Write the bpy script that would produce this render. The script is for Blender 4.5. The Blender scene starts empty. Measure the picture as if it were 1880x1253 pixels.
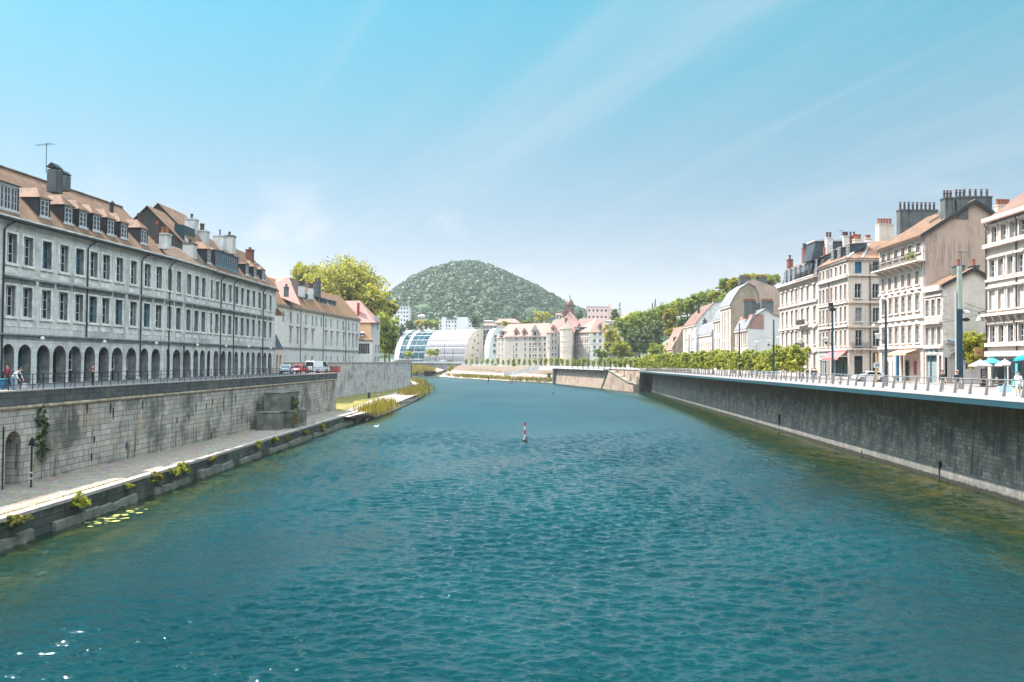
import bpy, math, random
from math import radians, sin, cos, tan, pi, sqrt, atan2
from mathutils import Vector, Matrix, noise as mnoise

# ------------------------------------------------------------------ camera
SC = bpy.context.scene
COL = SC.collection
FPX, CX, CY = 1600.0, 940.0, 626.5
CAMZ = 10.45
PITCH = math.atan(38.0 / FPX)
ROLL = radians(0.45)
_up = Vector((0, -sin(PITCH), cos(PITCH)))
FWD = Vector((0, cos(PITCH), sin(PITCH)))
_rt = Vector((1, 0, 0))
RGT = _rt * cos(ROLL) + _up * sin(ROLL)
UPV = _up * cos(ROLL) - _rt * sin(ROLL)
cam_d = bpy.data.cameras.new('camera')
cam = bpy.data.objects.new('camera', cam_d)
COL.objects.link(cam)
cam_d.sensor_width = 36.0
cam_d.lens = 36.0 * FPX / 1880.0
cam_d.clip_start = 0.5
cam_d.clip_end = 12000
mw = Matrix.Identity(4)
for i in range(3):
    mw[i][0], mw[i][1], mw[i][2] = RGT[i], UPV[i], -FWD[i]
mw[2][3] = CAMZ
cam.matrix_world = mw
SC.camera = cam

# ------------------------------------------------------------------ light and sky
SUN_EL = radians(58)
SUN_AZ = radians(20)                       # from -X towards +Y
SUN_DIR = Vector((-cos(SUN_AZ) * cos(SUN_EL), sin(SUN_AZ) * cos(SUN_EL), sin(SUN_EL)))
sun_d = bpy.data.lights.new('sun', 'SUN')
sun_d.energy = 3.6
sun_d.angle = radians(0.5)
sun_d.color = (1.0, 0.90, 0.84)
sun = bpy.data.objects.new('sun', sun_d)
COL.objects.link(sun)
sun.rotation_mode = 'QUATERNION'
sun.rotation_quaternion = SUN_DIR.to_track_quat('Z', 'Y')
SC.view_settings.view_transform = 'Standard'
SC.view_settings.look = 'None'
SC.view_settings.exposure = 2.05
SC.view_settings.gamma = 1.0
SC.view_settings.use_curve_mapping = False
SC.cycles.max_bounces = 6
SC.cycles.diffuse_bounces = 3
SC.cycles.glossy_bounces = 3
SC.cycles.transmission_bounces = 3
SC.cycles.volume_bounces = 0
SC.cycles.use_adaptive_sampling = True
SC.cycles.adaptive_threshold = 0.015
SC.cycles.use_denoising = True
try:
    SC.cycles.denoiser = 'OPENIMAGEDENOISE'
    SC.cycles.denoising_prefilter = 'ACCURATE'
except Exception:
    pass
SC.cycles.sample_clamp_indirect = 4.0

W = bpy.data.worlds.new('World')
SC.world = W
W.use_nodes = True


class NT:
    """small helper to wire shader nodes"""
    def __init__(s, tree):
        s.t = tree
        s.n = tree.nodes
        s.l = tree.links

    def add(s, kind, **kw):
        nd = s.n.new(kind)
        for k, v in kw.items():
            setattr(nd, k, v)
        return nd

    def set(s, sock, v):
        if isinstance(v, bpy.types.NodeSocket):
            s.l.new(v, sock)
        else:
            if sock.type == 'RGBA' and not hasattr(v, '__len__'):
                v = (v, v, v, 1)
            if sock.type == 'RGBA' and len(v) == 3:
                v = (*v, 1)
            sock.default_value = v

    def math(s, op, a, b=0.0, c=0.0, clamp=False):
        nd = s.add('ShaderNodeMath', operation=op)
        nd.use_clamp = clamp
        s.set(nd.inputs[0], a)
        s.set(nd.inputs[1], b)
        s.set(nd.inputs[2], c)
        return nd.outputs[0]

    def vmath(s, op, a, b=(0, 0, 0)):
        nd = s.add('ShaderNodeVectorMath', operation=op)
        s.set(nd.inputs[0], a)
        if op == 'SCALE':
            s.set(nd.inputs['Scale'], b)
        else:
            s.set(nd.inputs[1], b)
        return nd.outputs['Value'] if op in ('DOT_PRODUCT', 'LENGTH') else nd.outputs[0]

    def mix(s, f, a, b, mode='MIX'):
        nd = s.add('ShaderNodeMix', data_type='RGBA', blend_type=mode)
        nd.clamp_factor = True
        s.set(nd.inputs[0], f)
        s.set(nd.inputs[6], a)
        s.set(nd.inputs[7], b)
        return nd.outputs[2]

    def noise(s, vec, scale, detail=3.0, rough=0.55, dist=0.0, dim='3D'):
        nd = s.add('ShaderNodeTexNoise', noise_dimensions=dim)
        s.set(nd.inputs['Vector'], vec)
        nd.inputs['Scale'].default_value = scale
        nd.inputs['Detail'].default_value = detail
        nd.inputs['Roughness'].default_value = rough
        nd.inputs['Distortion'].default_value = dist
        return nd.outputs['Fac']

    def ramp(s, f, lo, hi, a=0.0, b=1.0, smooth=True):
        nd = s.add('ShaderNodeMapRange')
        nd.interpolation_type = 'SMOOTHSTEP' if smooth else 'LINEAR'
        s.set(nd.inputs['Value'], f)
        nd.inputs['From Min'].default_value = lo
        nd.inputs['From Max'].default_value = hi
        nd.inputs['To Min'].default_value = a
        nd.inputs['To Max'].default_value = b
        return nd.outputs['Result']

    def scale(s, vec, sc, loc=(0, 0, 0), rot=(0, 0, 0)):
        nd = s.add('ShaderNodeMapping')
        s.set(nd.inputs['Vector'], vec)
        nd.inputs['Scale'].default_value = sc
        nd.inputs['Location'].default_value = loc
        nd.inputs['Rotation'].default_value = rot
        return nd.outputs[0]

    def bump(s, h, strength=0.3, dist=0.02, normal=None):
        nd = s.add('ShaderNodeBump')
        nd.inputs['Strength'].default_value = strength
        nd.inputs['Distance'].default_value = dist
        s.set(nd.inputs['Height'], h)
        if normal is not None:
            s.l.new(normal, nd.inputs['Normal'])
        return nd.outputs[0]


def build_sky():
    nt = NT(W.node_tree)
    nt.n.clear()
    out = nt.add('ShaderNodeOutputWorld')
    bg = nt.add('ShaderNodeBackground')
    sky = nt.add('ShaderNodeTexSky')
    sky.sky_type = 'NISHITA'
    sky.sun_disc = False
    sky.sun_elevation = SUN_EL
    sky.sun_rotation = atan2(SUN_DIR.x, SUN_DIR.y)
    sky.altitude = 250
    sky.air_density = 1.0
    sky.dust_density = 0.3
    sky.ozone_density = 1.0
    co = nt.add('ShaderNodeTexCoord').outputs['Generated']
    sep = nt.add('ShaderNodeSeparateXYZ')
    nt.l.new(co, sep.inputs[0])
    x, y, z = sep.outputs
    # cyan cast of the clear air, fading to a pale lavender band low down
    el = nt.ramp(z, 0.03, 0.55)
    tint = nt.mix(el, SKY_LOW, SKY_HIGH)
    col = nt.mix(1.0, sky.outputs[0], tint, 'MULTIPLY')
    # thin cirrus on a high flat layer
    zz = nt.math('MAXIMUM', z, 0.02)
    comb = nt.add('ShaderNodeCombineXYZ')
    nt.set(comb.inputs[0], nt.math('DIVIDE', x, nt.math('ADD', zz, 0.12)))
    nt.set(comb.inputs[1], nt.math('DIVIDE', y, nt.math('ADD', zz, 0.12)))
    pv = comb.outputs[0]
    rotd = nt.scale(pv, (1, 1, 1), rot=(0, 0, radians(-26)))
    n1 = nt.noise(nt.scale(rotd, (1.15, 0.13, 1)), 1.25, 6, 0.6, 0.7)
    n2 = nt.noise(nt.scale(pv, (0.55, 0.40, 1), loc=(3.1, 1.7, 0)), 0.9, 4, 0.55, 0.3)
    n3 = nt.noise(nt.scale(rotd, (4.0, 0.5, 1)), 1.6, 5, 0.65, 0.3)
    c = nt.math('MULTIPLY', nt.ramp(n1, 0.42, 0.74), nt.ramp(n2, 0.32, 0.62))
    c = nt.math('MULTIPLY', c, nt.ramp(n3, 0.2, 0.7, 0.6, 1.0))
    # small soft puffs low over the horizon
    n4 = nt.noise(nt.scale(co, (3.2, 3.2, 7.0), loc=(0.35, 0.0, 0.1)), 1.8, 5, 0.6, 0.4)
    low = nt.math('MULTIPLY', nt.ramp(z, 0.02, 0.10), nt.ramp(z, 0.24, 0.12))
    c4 = nt.math('MULTIPLY', nt.ramp(n4, 0.52, 0.68), low)
    cl = nt.math('MAXIMUM', nt.math('MULTIPLY', c, 0.42), nt.math('MULTIPLY', c4, 0.45), clamp=True)
    col = nt.mix(cl, col, CLOUD_COL)
    # added fill light: bright unseen cloud overhead and behind the camera
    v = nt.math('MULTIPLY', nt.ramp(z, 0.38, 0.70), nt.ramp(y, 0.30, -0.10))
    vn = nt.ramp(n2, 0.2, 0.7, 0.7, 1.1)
    col = nt.mix(nt.math('MULTIPLY', v, nt.math('MULTIPLY', vn, 0.85)), col, SKY_FILL)
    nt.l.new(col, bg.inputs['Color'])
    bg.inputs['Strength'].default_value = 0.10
    nt.l.new(bg.outputs[0], out.inputs['Surface'])


SKY_LOW = (0.240, 0.186, 0.190)
SKY_HIGH = (0.030, 0.51, 0.42)
CLOUD_COL = (2.05, 1.95, 2.02)
SKY_FILL = (17.5, 20.5, 23.0)  # brightness of the added sky fill, out of view
build_sky()


# ------------------------------------------------------------------ pixel geometry
def ray(px, py):
    d = FWD + RGT * ((px - CX) / FPX) + UPV * ((CY - py) / FPX)
    return d / d.y


def at(px, py, Y):
    d = ray(px, py)
    return Vector((d.x * Y, Y, CAMZ + d.z * Y))


def onZ(px, py, z):
    d = ray(px, py)
    t = (z - CAMZ) / d.z
    return Vector((d.x * t, t, z))


def zof(px, py, Y):
    return CAMZ + ray(px, py).z * Y


class Fr:
    """a facade: u runs along the wall, y points into the building, z is up"""
    def __init__(s, P0, P1):
        s.P0 = Vector((P0[0], P0[1]))
        s.P1 = Vector((P1[0], P1[1]))
        d = s.P1 - s.P0
        s.L = d.length
        s.u = d / s.L
        s.inw = Vector((-s.u.y, s.u.x))
        s.ang = atan2(s.u.y, s.u.x)

    def pt(s, u, d, z):
        p = s.P0 + s.u * u + s.inw * d
        return Vector((p.x, p.y, z))

    def U(s, px, py=600.0):
        d = ray(px, py)
        # solve (d.x t, t) = P0 + u k
        k = d.x
        den = s.u.x - k * s.u.y
        uu = (k * s.P0.y - s.P0.x) / den
        Y = s.P0.y + s.u.y * uu
        return uu, CAMZ + d.z * Y

    def M(s):
        m = Matrix.Identity(4)
        m[0][0], m[1][0] = s.u.x, s.u.y
        m[0][1], m[1][1] = s.inw.x, s.inw.y
        m[0][3], m[1][3] = s.P0.x, s.P0.y
        return m


# ------------------------------------------------------------------ meshes
BASE = {}
HAZE = 0.00009


class MB:
    def __init__(s, M=None):
        s.v, s.f, s.m = [], [], []
        s.M = M

    def face(s, pts, mi=0):
        i = len(s.v)
        for p in pts:
            p = Vector(p)
            s.v.append(s.M @ p if s.M else p)
        s.f.append(tuple(range(i, i + len(pts))))
        s.m.append(mi)

    def box(s, x0, x1, y0, y1, z0, z1, mi=0):
        if x1 < x0: x0, x1 = x1, x0
        if y1 < y0: y0, y1 = y1, y0
        if z1 < z0: z0, z1 = z1, z0
        p = [Vector(q) for q in ((x0, y0, z0), (x1, y0, z0), (x1, y1, z0), (x0, y1, z0),
                                 (x0, y0, z1), (x1, y0, z1), (x1, y1, z1), (x0, y1, z1))]
        s.hexa(p, mi)

    def hexa(s, p, mi=0):
        i = len(s.v)
        for q in p:
            q = Vector(q)
            s.v.append(s.M @ q if s.M else q)
        for f in ((0, 3, 2, 1), (4, 5, 6, 7), (0, 1, 5, 4), (1, 2, 6, 5), (2, 3, 7, 6), (3, 0, 4, 7)):
            s.f.append(tuple(i + k for k in f))
            s.m.append(mi)

    def prism(s, poly, axis, a0, a1, mi=0):
        """poly: 2-D outline; axis 0/1/2 is the extrusion axis"""
        def P(q, a):
            if axis == 0: return (a, q[0], q[1])
            if axis == 1: return (q[0], a, q[1])
            return (q[0], q[1], a)
        n = len(poly)
        s.face([P(q, a0) for q in poly], mi)
        s.face([P(q, a1) for q in reversed(poly)], mi)
        for k in range(n):
            q, r = poly[k], poly[(k + 1) % n]
            s.face([P(q, a0), P(r, a0), P(r, a1), P(q, a1)], mi)

    def tube(s, pts, r, n=6, mi=0, r1=None):
        pts = [Vector(p) for p in pts]
        rings = []
        N = len(pts)
        for k, p in enumerate(pts):
            a = pts[max(k - 1, 0)]
            b = pts[min(k + 1, N - 1)]
            d = (b - a)
            d = d.normalized() if d.length > 1e-9 else Vector((0, 0, 1))
            ref = Vector((0, 0, 1)) if abs(d.z) < 0.9 else Vector((1, 0, 0))
            e1 = d.cross(ref).normalized()
            e2 = d.cross(e1)
            rr = r if r1 is None else r + (r1 - r) * k / max(N - 1, 1)
            base = len(s.v)
            for j in range(n):
                a_ = 2 * pi * j / n
                q = p + e1 * (rr * cos(a_)) + e2 * (rr * sin(a_))
                s.v.append(s.M @ q if s.M else q)
            rings.append(base)
        for k in range(N - 1):
            for j in range(n):
                j2 = (j + 1) % n
                s.f.append((rings[k] + j, rings[k] + j2, rings[k + 1] + j2, rings[k + 1] + j))
                s.m.append(mi)
        s.f.append(tuple(rings[0] + j for j in reversed(range(n))))
        s.m.append(mi)
        s.f.append(tuple(rings[-1] + j for j in range(n)))
        s.m.append(mi)

    def lathe(s, prof, c, n=10, mi=0):
        """prof: (r, z) list"""
        rings = []
        for r, z in prof:
            b = len(s.v)
            for j in range(n):
                a = 2 * pi * j / n
                q = Vector((c[0] + r * cos(a), c[1] + r * sin(a), c[2] + z))
                s.v.append(s.M @ q if s.M else q)
            rings.append(b)
        for k in range(len(prof) - 1):
            for j in range(n):
                j2 = (j + 1) % n
                s.f.append((rings[k] + j, rings[k] + j2, rings[k + 1] + j2, rings[k + 1] + j))
                s.m.append(mi)
        s.f.append(tuple(rings[0] + j for j in reversed(range(n))))
        s.m.append(mi)
        s.f.append(tuple(rings[-1] + j for j in range(n)))
        s.m.append(mi)

    def mesh(s, name, mats, off=None, uv=True, smooth=False):
        me = bpy.data.meshes.new(name)
        vs = s.v if off is None else [p - off for p in s.v]
        me.from_pydata([tuple(p) for p in vs], [], s.f)
        for m in (mats if isinstance(mats, (list, tuple)) else [mats]):
            me.materials.append(m)
        if any(s.m):
            me.polygons.foreach_set('material_index', s.m)
        if smooth:
            me.polygons.foreach_set('use_smooth', [True] * len(s.f))
        me.update()
        if uv:
            lay = me.uv_layers.new(name='uv')
            data = [0.0] * (2 * len(me.loops))
            k = 0
            for fi, f in enumerate(s.f):
                n = me.polygons[fi].normal
                if abs(n.z) > 0.985:
                    for vi in f:
                        p = s.v[vi]
                        data[k], data[k + 1] = p.x, p.y
                        k += 2
                else:
                    l = sqrt(n.x * n.x + n.y * n.y)
                    tx, ty = -n.y / l, n.x / l
                    bx, by, bz = -n.z * n.x / l, -n.z * n.y / l, l
                    for vi in f:
                        p = s.v[vi]
                        data[k] = p.x * tx + p.y * ty
                        data[k + 1] = p.x * bx + p.y * by + p.z * bz
                        k += 2
            lay.data.foreach_set('uv', data)
        return me

    def build(s, name, mats, parent=None, uv=True, smooth=False):
        off = BASE.get(parent.name) if parent is not None else None
        o = bpy.data.objects.new(name, s.mesh(name, mats, off, uv, smooth))
        COL.objects.link(o)
        if parent is not None:
            o.parent = parent
            BASE[o.name] = off
        return o


def tag(o, label=None, cat=None, group=None, kind=None):
    if label: o['label'] = label
    if cat: o['category'] = cat
    if group: o['group'] = group
    if kind: o['kind'] = kind
    return o


def thing(name, label, cat, base, group=None):
    o = bpy.data.objects.new(name, None)
    COL.objects.link(o)
    o.empty_display_size = 0.5
    o.location = base
    BASE[o.name] = Vector(base)
    return tag(o, label, cat, group)


def solo(name, mb, mats, label, cat, base=None, group=None, uv=True, smooth=False):
    """a thing that is one mesh"""
    base = Vector(base) if base is not None else sum(mb.v, Vector()) / len(mb.v)
    o = bpy.data.objects.new(name, mb.mesh(name, mats, base, uv, smooth))
    COL.objects.link(o)
    o.location = base
    return tag(o, label, cat, group)


def struct(name, mb, mats, kind='structure', uv=True, smooth=False):
    o = mb.build(name, mats, None, uv, smooth)
    o['kind'] = kind
    return o


def copy_tree(o, parent=None):
    c = o.copy()
    COL.objects.link(c)
    if parent is not None:
        c.parent = parent
    for ch in list(o.children):
        copy_tree(ch, c)
    return c
# ------------------------------------------------------------------ materials
MATS = {}


def new_mat(name):
    m = bpy.data.materials.new(name)
    m.use_nodes = True
    nt = NT(m.node_tree)
    nt.n.clear()
    out = nt.add('ShaderNodeOutputMaterial')
    bs = nt.add('ShaderNodeBsdfPrincipled')
    nt.l.new(bs.outputs[0], out.inputs['Surface'])
    MATS[name] = m
    return m, nt, bs


def plain(name, col, rough=0.6, var=0.18, scale=3.0, metal=0.0, bump=0.0, spec=0.4):
    m, nt, bs = new_mat(name)
    co = nt.add('ShaderNodeTexCoord').outputs['Object']
    n = nt.noise(co, scale, 4, 0.6)
    c = nt.mix(nt.ramp(n, 0.3, 0.7), tuple(v * (1 - var) for v in col), tuple(min(1, v * (1 + var)) for v in col))
    nt.l.new(c, bs.inputs['Base Color'])
    nt.set(bs.inputs['Roughness'], nt.ramp(n, 0.2, 0.8, rough * 0.85, min(1, rough * 1.15)))
    bs.inputs['Metallic'].default_value = metal
    bs.inputs['Specular IOR Level'].default_value = spec
    if bump:
        nt.l.new(nt.bump(nt.noise(co, scale * 6, 4, 0.6), bump, 0.02), bs.inputs['Normal'])
    return m


def stone(name, c1, c2, mortar, bw=0.9, bh=0.4, msize=0.02, stain=(0.06, 0.07, 0.07), amount=0.5,
          streak=0.4, warm=None, rough=0.85, bump=0.5, sscale=0.25):
    m, nt, bs = new_mat(name)
    tc = nt.add('ShaderNodeTexCoord')
    uv, ob = tc.outputs['UV'], tc.outputs['Object']
    uvw = uv
    br = nt.add('ShaderNodeTexBrick')
    nt.set(br.inputs['Vector'], uvw)
    nt.set(br.inputs['Color1'], c1)
    nt.set(br.inputs['Color2'], c2)
    nt.set(br.inputs['Mortar'], mortar)
    br.inputs['Scale'].default_value = 1.0
    br.inputs['Mortar Size'].default_value = msize
    br.inputs['Mortar Smooth'].default_value = 0.3
    br.inputs['Brick Width'].default_value = bw
    br.inputs['Row Height'].default_value = bh
    br.inputs['Bias'].default_value = -0.1
    br.offset = 0.5
    br.squash = 0.7
    br.squash_frequency = 3
    col = br.outputs['Color']
    # grain
    g = nt.noise(ob, 5.0, 5, 0.65)
    col = nt.mix(nt.ramp(g, 0.3, 0.75, 0.0, 0.45), col, tuple(v * 0.62 for v in c1))
    if warm is not None:
        wn = nt.noise(ob, 0.35, 3, 0.6)
        col = nt.mix(nt.ramp(wn, 0.5, 0.7, 0.0, 0.55), col, warm)
    # blotches and running stains
    b = nt.noise(ob, sscale, 5, 0.65, 0.3)
    col = nt.mix(nt.math('MULTIPLY', nt.ramp(b, 0.46, 0.68), amount), col, stain)
    s = nt.noise(nt.scale(uv, (2.4, 0.13, 1)), 1.0, 6, 0.75)
    s2 = nt.noise(nt.scale(uv, (0.30, 0.26, 1)), 1.0, 3, 0.6)
    sf = nt.math('MULTIPLY', nt.ramp(s, 0.50, 0.60), nt.ramp(s2, 0.36, 0.58))
    col = nt.mix(nt.math('MULTIPLY', sf, streak), col, stain)
    nt.l.new(col, bs.inputs['Base Color'])
    bs.inputs['Roughness'].default_value = rough
    bs.inputs['Specular IOR Level'].default_value = 0.25
    h = nt.math('SUBTRACT', nt.math('MULTIPLY', g, 0.5), br.outputs['Fac'])
    nt.l.new(nt.bump(h, bump, 0.03), bs.inputs['Normal'])
    return m


def tiles(name, c1, c2, dark, tw=0.22, th=0.28, rough=0.8, patch=0.5, moss=None):
    m, nt, bs = new_mat(name)
    tc = nt.add('ShaderNodeTexCoord')
    uv, ob = tc.outputs['UV'], tc.outputs['Object']
    br = nt.add('ShaderNodeTexBrick')
    nt.set(br.inputs['Vector'], uv)
    nt.set(br.inputs['Color1'], c1)
    nt.set(br.inputs['Color2'], c2)
    nt.set(br.inputs['Mortar'], dark)
    br.inputs['Scale'].default_value = 1.0
    br.inputs['Mortar Size'].default_value = 0.014
    br.inputs['Mortar Smooth'].default_value = 0.6
    br.inputs['Brick Width'].default_value = tw
    br.inputs['Row Height'].default_value = th
    n = nt.noise(ob, 0.7, 6, 0.7, 0.4)
    col = nt.mix(nt.math('MULTIPLY', nt.ramp(n, 0.40, 0.62), min(1, patch * 1.5)), br.outputs['Color'], dark)
    n5 = nt.noise(nt.scale(uv, (1.3, 0.12, 1)), 1.0, 5, 0.7)
    col = nt.mix(nt.ramp(n5, 0.52, 0.66, 0, 0.5), col, dark)
    n2 = nt.noise(ob, 2.5, 5, 0.7)
    col = nt.mix(nt.ramp(n2, 0.45, 0.70, 0, 0.65), col, tuple(min(1, v * 1.35) for v in c2))
    if moss is not None:
        n3 = nt.noise(nt.scale(uv, (0.7, 0.2, 1)), 1.2, 4, 0.6)
        col = nt.mix(nt.ramp(n3, 0.5, 0.68, 0, 0.75), col, moss)
    nt.l.new(col, bs.inputs['Base Color'])
    bs.inputs['Roughness'].default_value = rough
    bs.inputs['Specular IOR Level'].default_value = 0.25
    # each course rises to its lower edge
    sp = nt.add('ShaderNodeSeparateXYZ')
    nt.l.new(uv, sp.inputs[0])
    saw = nt.math('FRACT', nt.math('DIVIDE', sp.outputs[1], th))
    h = nt.math('ADD', nt.math('MULTIPLY', saw, -0.6), nt.math('MULTIPLY', br.outputs['Fac'], -0.5))
    nt.l.new(nt.bump(nt.math('ADD', h, nt.math('MULTIPLY', n2, 0.4)), 0.6, 0.03), bs.inputs['Normal'])
    return m


def leaf_mat(name, dark, mid, light, transl=0.45):
    m = bpy.data.materials.new(name)
    m.use_nodes = True
    nt = NT(m.node_tree)
    nt.n.clear()
    out = nt.add('ShaderNodeOutputMaterial')
    geo = nt.add('ShaderNodeNewGeometry')
    oi = nt.add('ShaderNodeObjectInfo')
    r = geo.outputs['Random Per Island']
    n = nt.noise(geo.outputs['Position'], 0.45, 3, 0.6)
    f = nt.math('ADD', nt.math('MULTIPLY', r, 0.55), nt.math('MULTIPLY', nt.ramp(n, 0.3, 0.7), 0.45))
    f = nt.math('ADD', f, nt.math('MULTIPLY', nt.math('SUBTRACT', oi.outputs['Random'], 0.5), 0.3), clamp=True)
    c = nt.mix(nt.ramp(f, 0.0, 0.5), dark, mid)
    c = nt.mix(nt.ramp(f, 0.5, 1.0), c, light)
    d = nt.add('ShaderNodeBsdfPrincipled')
    nt.l.new(c, d.inputs['Base Color'])
    d.inputs['Roughness'].default_value = 0.55
    d.inputs['Specular IOR Level'].default_value = 0.3
    t = nt.add('ShaderNodeBsdfTranslucent')
    nt.l.new(nt.mix(1.0, c, (1.5, 1.6, 0.7), 'MULTIPLY'), t.inputs['Color'])
    mx = nt.add('ShaderNodeMixShader')
    mx.inputs[0].default_value = transl
    nt.l.new(d.outputs[0], mx.inputs[1])
    nt.l.new(t.outputs[0], mx.inputs[2])
    nt.l.new(mx.outputs[0], out.inputs['Surface'])
    MATS[name] = m
    return m


def glass_mat(name, col, rough=0.06, curtain=None):
    m, nt, bs = new_mat(name)
    tc = nt.add('ShaderNodeTexCoord').outputs['Object']
    oi = nt.add('ShaderNodeObjectInfo').outputs['Random']
    n = nt.noise(tc, 1.3, 3, 0.5)
    c = nt.mix(nt.ramp(n, 0.35, 0.65), col, tuple(v * 1.9 + 0.004 for v in col))
    if curtain is not None:
        sp = nt.add('ShaderNodeSeparateXYZ')
        nt.l.new(tc, sp.inputs[0])
        w = nt.add('ShaderNodeTexWave')
        nt.l.new(tc, w.inputs['Vector'])
        w.inputs['Scale'].default_value = 3.0
        w.inputs['Distortion'].default_value = 2.0
        cc = nt.mix(w.outputs['Fac'], tuple(v * 0.55 for v in curtain), curtain)
        side = nt.math('GREATER_THAN', nt.math('ABSOLUTE', sp.outputs[0]), nt.math('MULTIPLY', nt.math('SUBTRACT', 1.0, oi), 0.75))
        c = nt.mix(nt.math('MULTIPLY', side, 0.8), c, cc)
    nt.l.new(c, bs.inputs['Base Color'])
    bs.inputs['Roughness'].default_value = rough
    bs.inputs['Specular IOR Level'].default_value = 0.6
    nt.l.new(nt.bump(nt.noise(tc, 0.9, 1, 0.5), 0.06, 0.05), bs.inputs['Normal'])
    return m


# --- setting
def water_mat():
    m, nt, bs = new_mat('river_water')
    tc = nt.add('ShaderNodeTexCoord').outputs['Object']
    sp = nt.add('ShaderNodeSeparateXYZ')
    nt.l.new(tc, sp.inputs[0])
    X, Y = sp.outputs[0], sp.outputs[1]
    big = nt.noise(nt.scale(tc, (0.03, 0.02, 1)), 1.0, 3, 0.6, 0.3)
    mid = nt.noise(nt.scale(tc, (0.16, 0.11, 1)), 1.0, 4, 0.65, 0.5)
    # shallow weedy bed along both banks
    dR = nt.math('SUBTRACT', nt.math('ADD', 35.5, nt.math('MULTIPLY', Y, 0.0456)), X)
    dR = nt.math('ADD', dR, nt.math('MULTIPLY', nt.math('SUBTRACT', mid, 0.5), 9.0))
    shR = nt.ramp(dR, 1.0, 17.0, 1.0, 0.0)
    dL = nt.math('ADD', X, nt.math('SUBTRACT', 28.7, nt.math('MULTIPLY', Y, 0.025)))
    dL = nt.math('ADD', dL, nt.math('MULTIPLY', nt.math('SUBTRACT', mid, 0.5), 6.0))
    shL = nt.ramp(dL, 0.5, 11.0, 0.7, 0.0)
    sh = nt.math('MAXIMUM', shR, shL)
    sh = nt.math('MULTIPLY', sh, nt.ramp(Y, 90.0, 420.0, 1.0, 0.35))
    weed = nt.noise(nt.scale(tc, (0.5, 0.22, 1)), 1.0, 5, 0.7, 0.6)
    shal = nt.mix(nt.ramp(weed, 0.40, 0.66), (0.006, 0.015, 0.003), (0.034, 0.033, 0.004))
    deep = nt.mix(nt.ramp(big, 0.35, 0.65), WATER_A, WATER_B)
    col = nt.mix(sh, deep, shal)
    nt.l.new(col, bs.inputs['Base Color'])
    nt.set(bs.inputs['Roughness'], nt.ramp(Y, 30.0, 200.0, 0.025, 0.17, False))
    bs.inputs['IOR'].default_value = 1.333
    bs.inputs['Specular IOR Level'].default_value = 0.5
    bs.inputs['Specular Tint'].default_value = (0.82, 1.0, 1.0, 1)
    b = nt.noise(nt.scale(tc, (1.7, 3.0, 1), rot=(0, 0, 0.25)), 1.0, 3, 0.6, 0.4)
    d = nt.noise(nt.scale(tc, (4.6, 8.0, 1), rot=(0, 0, -0.2)), 1.0, 2, 0.5, 0.2)
    h = nt.math('ADD', nt.math('MULTIPLY', b, 0.6), nt.math('MULTIPLY', d, 0.3))
    h = nt.math('MULTIPLY', h, nt.ramp(Y, 45.0, 150.0, 1.0, 0.25))
    nb = nt.bump(h, 1.0, 0.10)
    # far normals tilted towards the camera to add a brighter sky reflection
    cb = nt.add('ShaderNodeCombineXYZ')
    nt.set(cb.inputs[1], nt.ramp(Y, 60.0, 170.0, 0.0, -0.125))
    nv = nt.vmath('NORMALIZE', nt.vmath('ADD', nb, cb.outputs[0]))
    nt.l.new(nv, bs.inputs['Normal'])
    return m


WATER_A = (0.0008, 0.0150, 0.0180)
WATER_B = (0.0018, 0.0260, 0.0290)
M_water = water_mat()

M_quay = stone('quay_stone', (0.4301, 0.3784, 0.3149), (0.2639, 0.2433, 0.218), (0.09775, 0.0901, 0.08075), 1.15, 0.46, 0.025,
               (0.04399, 0.04685, 0.04038), 0.80, 0.85, (0.3226, 0.2343, 0.1373), 0.9, 0.8, 0.22)
M_quay_low = stone('quay_stone_mossy', (0.06, 0.066, 0.054), (0.036, 0.042, 0.033), (0.018, 0.021, 0.018), 1.4, 0.5, 0.03,
                   (0.009, 0.0132, 0.0084), 0.8, 0.6, (0.132, 0.132, 0.12), 0.9, 0.8, 0.5)
M_coping_dark = stone('coping_dark', (0.0897, 0.09315, 0.0897), (0.05865, 0.0621, 0.0621), (0.0276, 0.0276, 0.0276), 1.6, 0.7, 0.03,
                      (0.0207, 0.02415, 0.0207), 0.7, 0.6, (0.138, 0.1242, 0.0897), 0.9, 0.5, 0.5)
M_coping = plain('coping_pale', (0.264, 0.2244, 0.198), 0.85, 0.2, 1.5, bump=0.2)
M_facade = stone('facade_limestone', (0.61, 0.57, 0.5192), (0.488, 0.468, 0.4425), (0.3172, 0.312, 0.3009), 1.0, 0.42, 0.014,
                 (0.183, 0.18, 0.1711), 0.55, 0.6, (0.5612, 0.48, 0.3894), 0.88, 0.35, 0.3)
M_trim = plain('carved_limestone', (0.564, 0.5251, 0.4715), 0.85, 0.25, 1.2, bump=0.2)
M_trim_dirty_shade = plain('weathered_ledge_reveal_shade', (0.176, 0.176, 0.1672), 0.9, 0.35, 1.4, bump=0.3)  # weathered ledges; also the painted-in shade of the arcade house reveals
M_tile_brown = tiles('brown_roof_tiles', (0.187, 0.11, 0.066), (0.1375, 0.07975, 0.0495), (0.0715, 0.044, 0.03025), patch=0.5)
M_tile_moss = tiles('old_mossy_tiles', (0.187, 0.121, 0.077), (0.143, 0.0935, 0.0605), (0.055, 0.0385, 0.0275), patch=0.8, moss=(0.033, 0.0275, 0.01925))
M_tile_orange = tiles('orange_roof_tiles', (0.2153, 0.1224, 0.05952), (0.1685, 0.0918, 0.04464), (0.103, 0.0561, 0.03472), patch=0.3)
M_tile_pink = tiles('salmon_roof_tiles', (0.2566, 0.1473, 0.1197), (0.2309, 0.1283, 0.1048), (0.1625, 0.09029, 0.07484), patch=0.25)
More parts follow.
